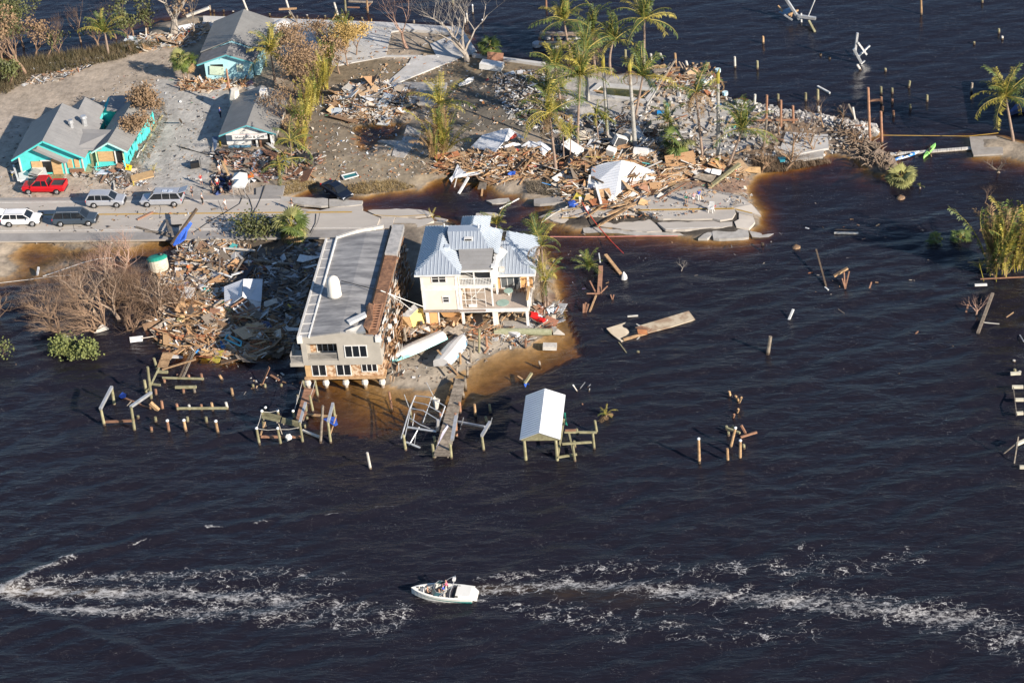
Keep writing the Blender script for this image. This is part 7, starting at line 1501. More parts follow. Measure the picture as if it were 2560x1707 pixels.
h.bits(1300, DRK+[(.40,.20,.12)]*3, 'dark and rusty wreckage in front of the restaurant', dirn=-.1, spread=.6); planks(h, 12, 'board in the dark wreckage before the restaurant', 'boards before the restaurant', [4, 5, 3, 7], -.1, .5); h.sheets(8, [RUST, BLACK, BLACK, WHITE], 'dark or rusty sheet in the wreckage before the restaurant', 'sheets before the restaurant', (1, 2.6))
h = Heap([(215,420),(300,405),(345,430),(370,460),(300,475),(250,450),(180,440)], .7, 10)
h.bits(600, DRK+WHT, 'dark tangled wreckage beside the turquoise building steps', L=(.3, 1.3)); h.sheets(5, [WHITE, BLACK, WOOD_RED], 'sheet in the tangle before the turquoise building', 'sheets before the turquoise building', (.8, 1.8))
h = Heap([(965,880),(985,790),(1020,770),(1060,800),(1200,800),(1250,830),(1180,850),(1130,830),(1020,850),(985,900)], 1.1, 11)
h.bits(1300, TAN, 'tan splintered lumber heap between the two large houses', dirn=.5, spread=.6); planks(h, 30, 'board in the lumber heap between the two large houses', 'boards between the two large houses', T_ALL, .6, .5)
h = Heap([(1150,800),(1190,790),(1290,820),(1350,850),(1290,862),(1180,850)], .3, 21); h.bits(300, TAN+DRK, 'scattered wreckage on the sand in front of the stilt house', L=(.2, 1.2))
h = Heap([(320,105),(350,92),(440,85),(520,60),(510,90),(470,115),(340,130)], .7, 12); h.bits(650, WHT+TAN, 'pale wreckage at the foot of the massive grey tree', dirn=.2, spread=.6)
h = Heap([(1225,190),(1340,175),(1420,230),(1420,300),(1380,340),(1290,310),(1260,280)], .5, 13); h.bits(900, WHT+DRK, 'whitish litter and wreckage on the shaded mud', L=(.2, 1.3))
h = Heap([(1390,300),(1560,290),(1640,330),(1650,385),(1500,395),(1400,390)], 1.4, 14); h.bits(1300, DRK+WHT, 'dark wreckage under the palm clump'); h.sheets(10, [WHITE, DARKGREY, PLY, WHITE, WOOD_GREY], 'sheet in the dark wreckage under the palms', 'sheets under the palms', (.9, 2.2))
h = Heap([(1560,250),(1680,200),(1790,235),(1880,270),(1960,300),(2100,320),(2180,350),(2080,390),(1950,400),(1830,420),(1680,380),(1560,300)], .22, 15, 2); h.bits(800, RUB, 'broken concrete, stones and litter over the pale rubble ground', L=(.15, .9), W_=(.15, .5), T=(.08, .35), flat=.1, tilt=.4, acc=.01, name='rubble')
h = Heap([(1800,245),(1880,262),(2050,292),(2190,316),(2195,340),(2060,315),(1900,285)], .45, 16, 1.5); h.bits(480, [(.5, .48, .45), (.42, .40, .37), (.33, .30, .27), (.6, .58, .56)], 'rip-rap stones along the seaward shore', L=(.3, .9), W_=(.25, .7), T=(.2, .5), flat=0, tilt=.5, acc=0, name='shore_rocks')
h = Heap([(1640,170),(1700,175),(1790,190),(1790,240),(1690,230),(1640,210)], .8, 18, 2); h.bits(600, TAN+DRK, 'splintered dock wreckage behind the pool'); planks(h, 14, 'board in the dock wreckage behind the pool', 'boards behind the pool', T_MIX, .8, .5)
h = Heap([(455,205),(520,200),(640,208),(620,220),(480,228),(440,220)], .6, 19); h.bits(350, TAN, 'broken boards along the foot of the pale blue house')
h = Heap([(340,570),(420,545),(470,570),(470,620),(420,620),(370,590)], .5, 20); planks(h, 9, 'board in the small pile at the near road edge', 'boards at the near road edge', [3, 0, 5], -.4, .4)
h = Heap([(465,590),(560,560),(600,575),(560,600)], .3, 22); h.bits(160, TAN+DRK, 'twigs and splinters at the near road edge', L=(.2, 1.2))
h = Heap([(140,385),(220,400),(240,440),(120,455),(20,440),(20,410)], .1, 23); h.bits(120, DRK, 'litter along the foot of the turquoise building', L=(.15, .6))
h = Heap([(40,185),(150,150),(300,135),(330,110),(160,200),(60,215)], .3, 24); h.bits(450, TAN+DRK+WHT, 'litter and broken wood along the dirt track shore', L=(.2, 1.5))
h = Heap([(1620,300),(1880,290),(2150,330),(2160,370),(1900,410),(1700,400)], .35, 25); planks(h, 26, 'loose board on the pale rubble ground of the point', 'boards on the rubble ground', [3, 4, 5, 8, 1], None)
# thin litter over all the dry ground
for i, (poly_, n, pal, lab) in enumerate((([(-50,330),(60,300),(430,130),(560,200),(600,420),(640,470),(300,495),(-50,500)], 900, RUB+DRK, 'small litter scattered over the track and the grey lot'), ([(700,380),(780,240),(1000,140),(1280,160),(1420,220),(1300,370),(1100,440),(800,480)], 1700, WHT+TAN+TAN, 'small litter scattered over the brown yards and mud'),
      ([(930,870),(1200,840),(1340,850),(1180,920),(1080,970),(960,930)], 200, DRK, 'small litter on the sand spit'), ([(-50,600),(180,615),(380,600),(450,600),(440,597),(-50,600)], 60, RUB, 'small litter below the road'), ([(1380,470),(1500,540),(1700,470),(1880,440),(1880,520),(1600,560),(1400,550)], 350, DRK+TAN, 'small litter on the torn road plates'), ([(760,100),(980,70),(1150,90),(960,200),(800,160)], 160, DRK+TAN, 'leaves and splinters on the concrete paving'), ([(-50,520),(300,520),(700,515),(800,560),(400,585),(-50,590)], 170, DRK+TAN, 'leaves and splinters on the road'))):
    hh = Heap(poly_, .05, 60+i); ly = hh.bits(n, pal, lab, L=(.1, .5), W_=(.04, .16), T=(.02, .06), flat=.3, name='litter')
    if i in (4, 5, 6): ly.location.z = [0, 0, 0, 0, .40, .17, .26][i]
h = Heap([(1360,560),(1700,600),(1900,620),(2000,500),(2300,560),(2400,760),(2100,760),(1900,700),(1450,760),(1380,700)], .02, 70); h.bits(90, TAN+DRK, 'tiny drifting scraps east of the houses', L=(.15, .6), flat=0, tilt=.1)
h = Heap([(380,870),(640,905),(740,880),(740,960),(560,1000),(400,930)], .02, 71); h.bits(110, TAN+DRK, 'tiny drifting scraps below the lumber field', L=(.15, .7), flat=0, tilt=.1)

# ---------------------------------------------------------------- larger wrecks
def roofpx(name, label, slopes, m_, ribs=0, extra=None, base=None, cat='collapsed roof'):
    """slopes: lists of (px,py,z) traced in source pixels"""
    o = thing(name, P(*slopes[0][0][:2], .5), label, cat)
    for sl_ in slopes:
        mm = m_; 
        if isinstance(sl_, dict): mm = sl_['m']; sl_ = sl_['p']
        pts = [P(x, y, z) for x, y, z in sl_]; b = MB(); b.prism(pts, (0, 0, -.12)); q = b.build('roof_slope', mm, o)
    return o
RFA = ribbed('white_ribbed_a', (.74, .76, .79), (.62, .65, .69), .38, 1, rough=.45, bump=.03); RFB = ribbed('white_ribbed_b', (.78, .79, .80), (.68, .69, .71), .38, 0, rough=.45, bump=.03)
def z6(x, y): return (900+x/4.704, 250+y/4.704)
def z8p(x, y): return (1350+x/3.92, 280+y/3.92)
def tr(fz, l): return [(*fz(x, y), z) for x, y, z in l]
roofpx('collapsed_roof', 'left collapsed white ribbed roof lying on the lumber', [tr(z6, [(1300,555,1.4),(1590,608,1.7),(1700,480,2.6),(1755,335,3.3),(1715,338,3.2),(1440,412,2.2)]), tr(z6, [(1757,335,3.3),(1700,482,2.6),(1725,478,2.4),(1830,400,2.2),(1865,435,1.9),(1965,455,1.3)]), tr(z6, [(1490,615,1.5),(1605,612,1.7),(1560,700,1.4),(1450,850,1.0),(1500,700,1.2)])], RFA)
b = MB(); b.prism([P(*z6(*p), z) for p, z in (((1730,465),2.4),((1835,378),2.35),((1845,420),2.1),((1810,450),2.0))], (0, 0, -.05)); tag(b.build('red_cloth', mat('red_cloth', (.4, .06, .04), (.25, .04, .03))), 'dark red cloth under the ridge of the left collapsed roof', 'cloth')
roofpx('collapsed_roof', 'white slope tipped towards the flooded gap below the left collapsed roof', [tr(z6, [(1110,912,.5),(1158,770,1.2),(1225,845,1.0),(1440,848,1.0),(1430,868,.7)]), tr(z6, [(1045,930,.4),(1090,890,.5),(1145,755,1.5),(1165,775,1.4),(1105,915,.45),(1075,965,.2)])], RFA)
roofpx('collapsed_roof', 'crumpled pale sheets right of the left collapsed roof', [tr(z6, [(1895,542,1.2),(1990,478,1.7),(2070,500,1.6),(2100,560,1.3)]), tr(z6, [(2075,500,1.6),(2120,478,1.8),(2250,570,1.2),(2150,645,1.0),(2105,560,1.3)]), tr(z6, [(1640,560,1.8),(1800,500,1.9),(1895,520,1.5),(1760,545,1.5)])], RFA)
roofpx('collapsed_roof', 'right collapsed white hip roof with a ribbed side and a smooth side', [tr(z8p, [(500,600,2.0),(478,752,1.3),(735,828,1.2),(800,474,3.6),(640,500,3.0),(508,542,2.3)]),
    {'m': WHITE, 'p': tr(z8p, [(801,474,3.6),(738,828,1.2),(770,800,1.2),(860,722,1.5),(1000,672,1.4),(1132,645,1.3),(1140,590,1.4),(1040,552,1.9),(925,500,2.7)])}, {'m': ROOFBLUE, 'p': tr(z8p, [(402,790,.8),(455,785,.9),(495,640,1.7),(470,655,1.6),(408,710,1.2)])}], RFA)  # left strip in blue roof metal: shade carried by the colour
for l, m2, lab in (([(425,890,.9),(600,925,.8),(580,850,1.2),(455,800,1.5)], PLY, 'brown inner side of a wall panel below the white hip roof'), ([(482,775,1.6),(560,840,1.2),(700,822,1.2),(680,745,1.8)], WOOD_TAN, 'corrugated tan roof piece below the white hip roof'), ([(1500,640,1.2),(1680,690,.9),(1725,625,1.2),(1560,600,1.5)], WOOD_GREY, 'grey-brown deck panel at the right end of the lumber'), ([(1675,600,1.4),(1770,620,1.1),(1780,570,1.4),(1690,555,1.6)], WHITE, 'square white sheet on the right end of the lumber'), ([(1610,575,1.4),(1660,600,1.3),(1700,565,1.5),(1640,550,1.6)], WHITE, 'smaller white sheet beside the square one'), ([(1998,585,.5),(2165,598,.4),(2160,540,.8),(1998,538,.8)], PLY, 'clean tan sheet on the shore at the end of the lumber'), ([(305,545,1.4),(360,550,1.3),(460,470,1.8),(400,455,1.9)], mat('salmon', (.62,.36,.22), (.5,.28,.17)), 'salmon-coloured board left of the white hip roof'), ([(255,545,1.1),(300,550,1.1),(385,475,1.5),(280,490,1.5)], WHITE, 'white sheet under the salmon board'), ([(965,740,1.8),(1065,790,1.4),(1060,720,1.8),(1020,710,1.9)], WOOD_RED, 'brown triangle of plywood on the lumber'), ([(960,900,1.2),(1055,922,.9),(1055,870,1.2),(990,845,1.5)], PLY, 'plywood piece at the foot of the lumber on the road'), ([(1140,835,1.1),(1175,842,1.0),(1215,805,1.2),(1180,785,1.4)], OFFWHITE, 'off-white box side at the foot of the lumber')):
    b = MB(); b.prism([P(*z8p(x, y), z) for x, y, z in l], (0, 0, -.07)); tag(b.build('wall_panel', m2), lab, 'panel')
rbeam('white_post', z8p, (545,705), (598,895), 'white post leaning on the wall panel below the white roof', WHITE, 2.0, 1.2, .3, .3, 'post'); rbeam('white_post', z8p, (1650,745), (1955,510), 'long whitish beam sloping at the right end of the lumber', WOOD_GREEN, .7, 1.6, .5, .3, 'beam'); rbeam('white_post', z8p, (470,790), (490,620), 'white gutter standing at the left end of the white hip roof', WHITE, 1.0, 2.2, .25, .15, 'gutter')
rbeam('long_board', z8p, (345,560), (620,695), 'long dark board across the left end of the white hip roof', WOOD_DARK, 1.8, 2.2, .25, .12, 'board'); rbeam('long_board', z8p, (560,1125), (860,945), 'long tan board reaching from the heap onto the lower road plate', WOOD_TAN, .6, 1.4, .28, .12, 'board'); rbeam('long_board', z8p, (650,1005), (940,900), 'thick tan board across the yellow line', WOOD_TAN, .9, 1.4, .5, .12, 'board'); rbeam('long_board', z8p, (1170,850), (1430,700), 'reddish board at the lower edge of the lumber', WOOD_RED, 1.1, 1.6, .2, .12, 'board')
rbeam('long_board', z6, (1640,1280), (1870,1160), 'thin white pole over the water of the gap', WHITE, .2, .5, .12, .12, 'pole'); rbeam('long_board', z6, (1160,1105), (1275,910), 'white post slanting into the flooded gap', WHITE, 0, 1.2, .3, .2, 'post'); rbeam('long_board', z6, (1110,1030), (1138,915), 'thin white post in the flooded gap', OFFWHITE, 0, 1.0, .12, .12, 'post'); rbeam('long_board', z6, (1430,1130), (1440,1045), 'short tan stake in the flooded gap', WOOD_TAN, 0, .8, .2, .12, 'stake')
cloth_patch('deck_sheet', ((1380,1050),(1480,1050),(1500,930),(1440,930),(1410,960)), 'brown plank panel dipping into the flooded gap', WOOD_GREY, z6, .6, 'panel'); cloth_patch('blue_tarp', ((275,880),(330,862),(375,900),(330,920),(285,912)), 'crumpled dark blue tarp at the left foot of the white hip roof', BLUETARP, z8p, 1.1, 'tarp', .2); cloth_patch('blue_tarp', ((1735,870),(1775,840),(1830,835),(1825,875),(1770,885)), 'blue tarp scrap on the lumber near the left roof', BLUETARP, z6, 1.3, 'tarp')
def boxthing(name, label, cat, px, py, size, rot, m_, up=.4, door=True):
    c = G(px, py)+Vector((0, 0, up+size[2]/2)); o = thing(name, c, label, cat); q = Matrix.Rotation(R(rot[0]), 3, 'Z') @ Matrix.Rotation(R(rot[1]), 3, 'Y') @ Matrix.Rotation(R(rot[2]), 3, 'X'); b = MB(); b.box(c, size, q); b.build('casing', m_, o)
    if door:
        b = MB(); b.box(c+q @ Vector((0, -size[1]/2-.02, 0)), (size[0]*.86, .04, size[2]*.86), q); b.build('door', DARKGREY if door == 2 else OFFWHITE, o)
    return o
boxthing('fridge', 'open white fridge tilted under the palms', 'fridge', 1551, 375, (1.6, 1.0, 1.4), (20, 28, 0), WHITE, .6, 2); boxthing('fridge', 'white washing machine left of the open fridge', 'washing machine', 1529, 396, (1.2, .9, 1.0), (-20, 12, 8), WHITE, .5); boxthing('freezer', 'long white chest freezer above the hip roof', 'freezer', 1603, 402, (1.9, .9, .8), (-6, 4, 0), WHITE, .9, 0); boxthing('fridge', 'small whitish appliance right of the open fridge', 'appliance', 1571, 362, (.8, .8, 1.2), (30, -20, 10), OFFWHITE, .5)
boxthing('white_cabin', 'white boat cabin with a dark window among young palms', 'boat cabin', 1432, 390, (2.6, 1.6, .9), (-35, 18, 10), WHITE, .6, 2); boxthing('white_box', 'white tank-like box lying on the lawn near the bare tree', 'box', 1230, 172, (3.2, 1.6, .8), (-12, 5, 0), WHITE, .1, 0); boxthing('rust_panel', 'rusty orange panel standing by the low fan palm', 'panel', 1239, 155, (2.3, .1, 1.3), (5, 10, -30), RUST, .1, 0)
cloth_patch('white_wreck', ((1155,1000),(1180,975),(1270,920),(1340,905),(1330,940),(1270,975),(1170,1010)), 'crumpled white sheet at the shaded edge of the lawn', WHITE, lambda x, y: (900+x/4.704, y/4.704), .8, 'sheet', .2)
# small white-roofed shed in the debris
def zF(x, y): return (400+x/3.92, 550+y/3.92)
sd = roofpx('small_shed', 'small shed with a white ribbed roof sunk in the debris field', [tr(zF, [(628,652,1.9),(632,855,1.0),(690,830,1.2),(800,750,2.6),(815,578,2.9)]), tr(zF, [(818,576,2.9),(806,745,2.7),(860,772,2.1),(992,800,1.3),(1005,578,1.6)])], RFA, cat='shed')
for l, m2, nm in (([(862,776,2.0),(990,803,1.2),(978,912,.3),(885,870,.4)], WHITE, 'gable_wall'), ([(690,850,1.5),(778,938,.8),(886,862,1.2),(836,758,2.3)], WOOD_RED, 'ceiling_panel'), ([(640,860,1.0),(690,852,1.2),(740,930,.5),(720,950,.3)], mat('yellow_wall', (.50,.50,.22), (.4,.4,.18)), 'inner_wall'), ([(888,872,.8),(978,914,.3),(975,930,.1),(890,905,.2)], WHITE, 'lower_wall')): poly_part(sd, nm, [P(*zF(x, y), z) for x, y, z in l], m2, .08)
b = MB()
for k in range(3): b.beam(P(*zF(715+k*42, 865-k*28), 1.6+k*.25), P(*zF(790+k*36, 928-k*25), 1.0+k*.12), .12, .08)
b.beam(P(*zF(720,880), 1.5), P(*zF(860,790), 2.1), .1, .08); tag(b.build('ceiling_battens', WHITE, sd), kind='stuff')
for l, m2, nm, lab in (([(1015,840,1.0),(1040,850,.9),(1155,800,1.2),(1140,762,1.6),(1020,800,1.4)], OFFWHITE, 'white_hood', 'white box hood right of the small shed'), ([(1000,990,1.0),(1035,1115,.5),(1108,1060,.9),(1065,990,1.3)], mat('solar_blue', (.03,.04,.10), (.05,.06,.14), rough=.2, scale=3), 'solar_panel', 'dark blue solar panel lying in the shaded wreckage'), ([(180,800,.9),(270,840,.8),(345,665,1.8),(245,650,1.9)], WHITE, 'white_sheet', 'white cloth-like sheet at the left of the debris field'),
    ([(490,860,1.2),(480,920,.9),(580,930,.9),(590,870,1.3)], WOOD_RED, 'plywood_sheet', 'red-brown square panel left of the small shed'), ([(250,900,.6),(380,950,.5),(420,870,1.0),(330,850,1.1)], WOOD_DARK, 'plywood_sheet', 'dark brown panel at the left of the debris field'), ([(30,970,.8),(150,990,.7),(150,960,.9)], OFFWHITE, 'pointed_panel', 'pointed pale piece at the left end of the lumber'), ([(150,985,.8),(200,1010,.7),(240,940,1.3),(190,945,1.2)], mat('pale_yellow', (.70,.62,.30), (.6,.52,.25)), 'yellow_drum', 'yellowish drum on the left end of the lumber'), ([(205,1010,.8),(270,1015,.7),(280,940,1.2),(242,940,1.3)], PLY, 'tan_drum', 'tan drum beside the yellowish one'),
    ([(200,-0,0),(0,0,0),(0,1,0)], None, '', ''), ([(745,325,1.2),(800,390,.9),(815,370,1.0),(740,310,1.3),(690,350,1.0),(730,415,.8)], MATS['gutter_grey'], 'square_sheet', 'mossy grey square panel above the small shed'), ([(340,700,.6),(375,770,.5),(480,740,.6),(395,690,.8)], MATS['weed'], 'reed_bundle', 'bundle of straw-coloured reeds beside the white sheet'), ([(1340,400,1.2),(1400,410,1.2),(1600,355,.8),(1450,350,1.4),(1370,335,1.4)], WHITE, 'lattice', 'white lattice wreck in the shade by the long house'), ([(1370,470,.8),(1440,470,.8),(1545,440,.9),(1530,430,1.0)], WHITE, 'white_sheet', 'narrow white sheet in the shade by the long house'), ([(1195,1050,.8),(1215,1085,.6),(1365,1080,.6),(1365,1055,.8),(1260,1050,.9),(1240,1020,1.1)], WHITE, 'white_sheet', 'white boat part in the shade by the long house'), ([(1050,890,.9),(960,960,.7),(950,985,.5),(1060,905,.8)], mat('cyan_strip', (.2,.6,.75), (.15,.5,.6)), 'cyan_strip', 'cyan plastic strip below the small shed')):
    if m2 is None: continue
    b = MB(); b.prism([P(*zF(x, y), z) for x, y, z in l], (0, 0, -.08)); tag(b.build(nm, m2), lab, nm.replace('_', ' '))
b = MB(); fr = [P(*zF(*p), .9) for p in ((635,1165),(790,1235),(800,1190),(660,1125))]
for i in range(4): b.beam(fr[i], fr[(i+1) % 4], .16, .12)
tag(b.build('window_frame', mat('teal_frame', (.15,.55,.65), (.12,.45,.55))), 'teal window frame lying on the lumber', 'window frame'); rbeam('long_pole', zF, (920,390), (1330,440), 'long grey pole above the small shed', WOOD_GREY, 1.0, 1.0, .2, .2, 'pole'); rbeam('white_bar', zF, (570,515), (700,560), 'left white bar of a V above the small shed', WHITE, .9, .9, .3, .1, 'bar'); rbeam('white_bar', zF, (700,540), (820,505), 'right white bar of a V above the small shed', WHITE, .9, 1.1, .3, .1, 'bar'); rbeam('white_bar', zF, (625,270), (640,335), 'short white bar by the long white frame', WHITE, 1.1, .9, .25, .1, 'bar'); rbeam('white_bar', zF, (640,275), (930,300), 'long white frame lying below the road', OFFWHITE, 1.0, 1.0, .25, .15, 'frame'); rbeam('dark_board', zF, (320,325), (385,180), 'dark plank standing against the road edge', WOOD_GREY, .2, 1.2, .35, .1, 'plank')
for (x, y, lab) in ((275,455,'orange ball near the green tank'), (218,680,'orange float on the white sheet'), (430,885,'yellow ball left of the small shed')):
    b = MB(); q = P(*zF(x, y), .9); b.tube([q-Vector((0,0,.2)), q-Vector((0,0,.1)), q+Vector((0,0,.1)), q+Vector((0,0,.2))], [.08,.22,.22,.08], 8); tag(b.build('float_ball', mat('orange_plastic', (.8,.18,.05), (.7,.14,.04))), lab, 'ball')
# green and cream tank
b = MB(); q = P(398, 672, -.1); ax = Vector((-.12, .25, 1)).normalized(); o = thing('septic_tank', q, 'tilted round tank with a green top and cream sides in the water', 'tank')
b.tube([q-ax*.5, q+ax*.3, q+ax*.9, q+ax*1.45], [1.22, 1.27, 1.27, 1.25], 20); b.build('tank_side', mat('tank_cream', (.62,.58,.48), (.5,.46,.36), stretch=(1,1,5), scale=1.2), o)
b = MB(); b.tube([q+ax*1.3, q+ax*1.5, q+ax*1.7, q+ax*1.75], [1.29, 1.3, 1.0, .3], 20); b.build('tank_lid', mat('tank_green', (.02,.33,.24), (.015,.24,.18)), o); b = MB(); b.tube([q+ax*1.5+Vector((.5,.2,0)), q+ax*1.95+Vector((.5,.2,0))], [.35,.3], 10); b.build('hatch', BLACK, o)
# pole with blue tarp
rbeam('tarp_pole', lambda x, y: (x, y), (428,612), (492,522), 'dark pole with blue tarp leaning over the near road edge', WOOD_DARK, .8, 3.6, .3, .3, 'pole'); b = MB(); pts = [(470,552,2.6),(478,556,2.3),(466,575,1.9),(462,595,1.5),(448,605,1.1),(432,612,.9),(440,598,1.3),(450,580,1.8),(458,565,2.3)]
b.prism([P(*p) for p in pts], (.1, .1, -.25)); tag(b.build('blue_tarp', BLUETARP), 'long bright blue tarp wrapped on the leaning pole', 'tarp'); rbeam('stake', zK, (20,1440), (-5,1405), 'short dark stake on the near road edge', WOOD_DARK, .9, 2.2, .2, .2, 'stake')
for a_, c_, lab in (((1330,145),(1690,245),'upper of two long boards by the leaning pole'), ((1420,185),(1640,205),'lower of two long boards by the leaning pole'), ((1632,75),(1665,200),'board standing beside the leaning pole'), ((1662,120),(1695,240),'second board standing beside the leaning pole'), ((1345,75),(1500,0),'reddish board lying alone across the yellow line')): rbeam('road_board', lambda x, y: (x/3.92, 530+y/3.92), a_, c_, lab, WOOD_RED if 'reddish' in lab else WOOD_GREY, RZ+.1, RZ+(1.2 if 'stand' in lab else .15), .3, .1, 'board')
# yellow shed tipped over
def zG(x, y): return (950+x/4.126, 520+y/4.126)
ys = thing('yellow_shed', P(*zG(300,1240), .5), 'tipped yellow and tan shed with a grey roof between the two large houses', 'shed')
for l, m2, nm in (([(212,1112,2.7),(302,1118,2.6),(402,1022,3.1),(350,992,3.4)], MATS['gutter_grey'], 'roof'), ([(215,1115,2.6),(302,1122,2.5),(352,1282,.5),(242,1245,.6)], PLY, 'side_wall'), ([(305,1120,2.5),(402,1028,3.0),(440,1040,2.9),(478,1180,1.0),(355,1285,.5)], mat('shed_yellow', (.82,.62,.20), (.7,.52,.18)), 'front_wall'), ([(408,1165,1.7),(412,1205,1.4),(440,1190,1.4),(436,1155,1.7)], BLACK, 'window')): poly_part(ys, nm, [P(*zG(x, y), z) for x, y, z in (l if nm != 'window' else [(a+3, b+3, c+.12) for a, b, c in l])], m2, .08)
for l, m2, lab in (([(120,1300,.8),(200,1420,.6),(230,1330,1.2),(160,1220,1.8)], PLY, 'tan sheet leaning against the torn wall of the grey house'), ([(610,1300,1.0),(650,1330,.9),(760,1240,1.3),(700,1210,1.5)], WOOD_GREY, 'grey deck piece on the heap before the stilt house'), ([(690,1290,1.1),(880,1330,.8),(960,1270,1.0),(820,1190,1.5)], WOOD_GREY, 'large grey deck section on the heap before the stilt house'), ([(835,1255,1.2),(1000,1390,.6),(1030,1330,.8),(900,1190,1.3)], WOOD_GREY, 'grey deck section sliding towards the sand')):
    b = MB(); b.prism([P(*zG(x, y), z) for x, y, z in l], (0, 0, -.08)); tag(b.build('deck_piece', m2), lab, 'panel')
b = MB(); q = P(*zG(1640,1170), .6); b.box(q+Vector((0,0,.3)), (1.5,.6,.35), Matrix.Rotation(-.5,3,'Z')); b.box(q+Vector((-.6,.4,.7)), (.9,.5,.5), Matrix.Rotation(.4,3,'Z') @ Matrix.Rotation(.4,3,'Y')); tag(b.build('red_lounger', mat('red_plastic', (.65,.02,.02), (.5,.015,.015), rough=.4)), 'broken red plastic cart beside the stilt house corner', 'cart')
h = Heap([(1345,770),(1400,760),(1395,800),(1360,830),(1330,820)], .6, 90); h.bits(260, WHT+DRK+[(.35,.16,.1)]*4, 'wreckage around the red cart by the stilt house'); b = MB(); b.box(P(*zG(1385,1295), .8), (1.3,.6,.35), Matrix.Rotation(-.6,3,'Z')); tag(b.build('small_boat', WHITE), 'small white motor dinghy with a brown seat on the sand', 'dinghy')
# deck furniture on the stilt house
def chair(px, py, z, label, m_, rz, s=1., group='chairs'):
    o = thing('chair', (0,0,0), label, 'chair', group=group); b = MB(); b.box((0,0,.43), (.5,.5,.06)); b.build('seat', m_, o); b = MB(); b.box((-.24,0,.75), (.06,.5,.6), Matrix.Rotation(-.15,3,'Y')); b.build('backrest', m_, o)
    for x in (-.2,.2):
        for y in (-.2,.2): b = MB(); b.beam((x*1.2,y*1.2,0), (x,y,.41), .05); b.build('leg', m_, o)
    for y in (-.27,.27): b = MB(); b.beam((-.2,y,.63), (.24,y,.63), .05, .04); b.build('armrest', m_, o)
    o.location = P(px, py, z); o.rotation_euler = (0,0,rz); o.scale = (s,s,s)
chair(1294,728,3.1,'dark chair by the sliding doors on the upper deck', DARKGREY, 2.2, 1.1, 'deck chairs'); chair(1308,730,3.1,'brown slatted chair in the deck corner', WOOD_RED, 2.8, 1.1, 'deck chairs'); chair(1778,530,.83,'white plastic chair standing alone on the torn road', WHITE, -1.9, 1.25, 'road chair')
tb_ = thing('deck_table', P(1272,738,3.1), 'small pale green table on the deck', 'table'); b = MB(); q = P(1272,738,3.1); b.tube([q+Vector((0,0,.6)), q+Vector((0,0,.66))], .55, 14); b.build('table_top', mat('green_glass', (.35,.48,.42), (.28,.4,.35), rough=.2), tb_); b = MB(); b.tube([q, q+Vector((0,0,.6))], .08, 8); b.build('leg', WHITE, tb_); b = MB(); q = P(1257,757,3.12); b.tube([q, q+Vector((0,0,.03))], .75, 18); tag(b.build('glass_disc', MATS['green_glass']), 'round green glass table top lying on the deck', 'table top')
# canopies and the helpers' stand
for i, (c_, lab) in enumerate((([(612,930),(795,915),(788,860),(640,858)], 'upper of two white canopy tents beside the road'), ([(615,1012),(755,1025),(800,935),(650,930)], 'lower of two white canopy tents beside the road'))):
    cs = [P(*zK(x, 250*4.704*0+y+1176-1176), 0) for x, y in c_]; c4 = [P(450+x/4.704, 250+y/4.704, 2.5) for x, y in c_]; o = thing('canopy_tent', Vector((sum((p.x for p in c4))/4, sum((p.y for p in c4))/4, .5)), lab, 'canopy tent', group='white canopy tents')
    top = sum(c4, Vector((0,0,0)))/4+Vector((0,0,.55)); b = MB(); b.add(c4+[top]+[p-Vector((0,0,.25)) for p in c4], [(0,1,4),(1,2,4),(2,3,4),(3,0,4),(0,5,6,1),(1,6,7,2),(2,7,8,3),(3,8,5,0)]); b.build('canopy', WHITE, o)
    for p in c4: b = MB(); b.beam(p-Vector((0,0,1.9)), p, .05); b.build('leg', ALU, o)
um = thing('umbrella', P(450+835/4.704, 250+945/4.704, .6), 'black and white umbrella leaning on the canopy tent', 'umbrella'); q = P(450+832/4.704, 250+945/4.704, 1.9)
for k in range(8):
    a0, a1 = 6.283*k/8, 6.283*(k+1)/8; b = MB(); b.prism([q+Vector((0,0,.25)), q+Vector((.75*math.cos(a0),.75*math.sin(a0),0)), q+Vector((.75*math.cos(a1),.75*math.sin(a1),0))], (0,0,-.02)); b.build('umbrella_panel', WHITE if k % 2 else BLACK, um)
b = MB(); b.beam(q-Vector((0,0,1.3)), q, .04); b.build('handle', ALU, um); cloth_patch('red_cloth', ((785,850),(830,845),(868,880),(860,905),(800,900)), 'red and yellow cloth behind the canopy tents', mat('red_yellow', (.65,.05,.03), (.6,.3,.03), scale=3), lambda x, y: (450+x/4.704, 250+y/4.704), 1.2, 'cloth', .3)
def z4(x, y): return (450+x/4.704, 250+y/4.704)
h = Heap([z4(*p) for p in ((380,900),(480,860),(600,880),(620,1000),(560,1090),(400,1120),(380,1040))], .5, 91); h.bits(170, DRK+[(.03,.03,.04)]*5+[(.04,.07,.2)]*2, 'dark bags and supplies between the helpers', L=(.2,.6), W_=(.2,.5), T=(.2,.5), flat=0)
h = Heap([z4(*p) for p in ((850,760),(1000,740),(1200,800),(1180,900),(1000,980),(880,900))], .3, 92); h.bits(420, DRK+[(.45,.35,.38)]*4+[(.3,.12,.1)]*2+[(.1,.15,.3)], 'scattered clothes and papers beside the canopy tents', L=(.2,.8), W_=(.15,.5), flat=.6)
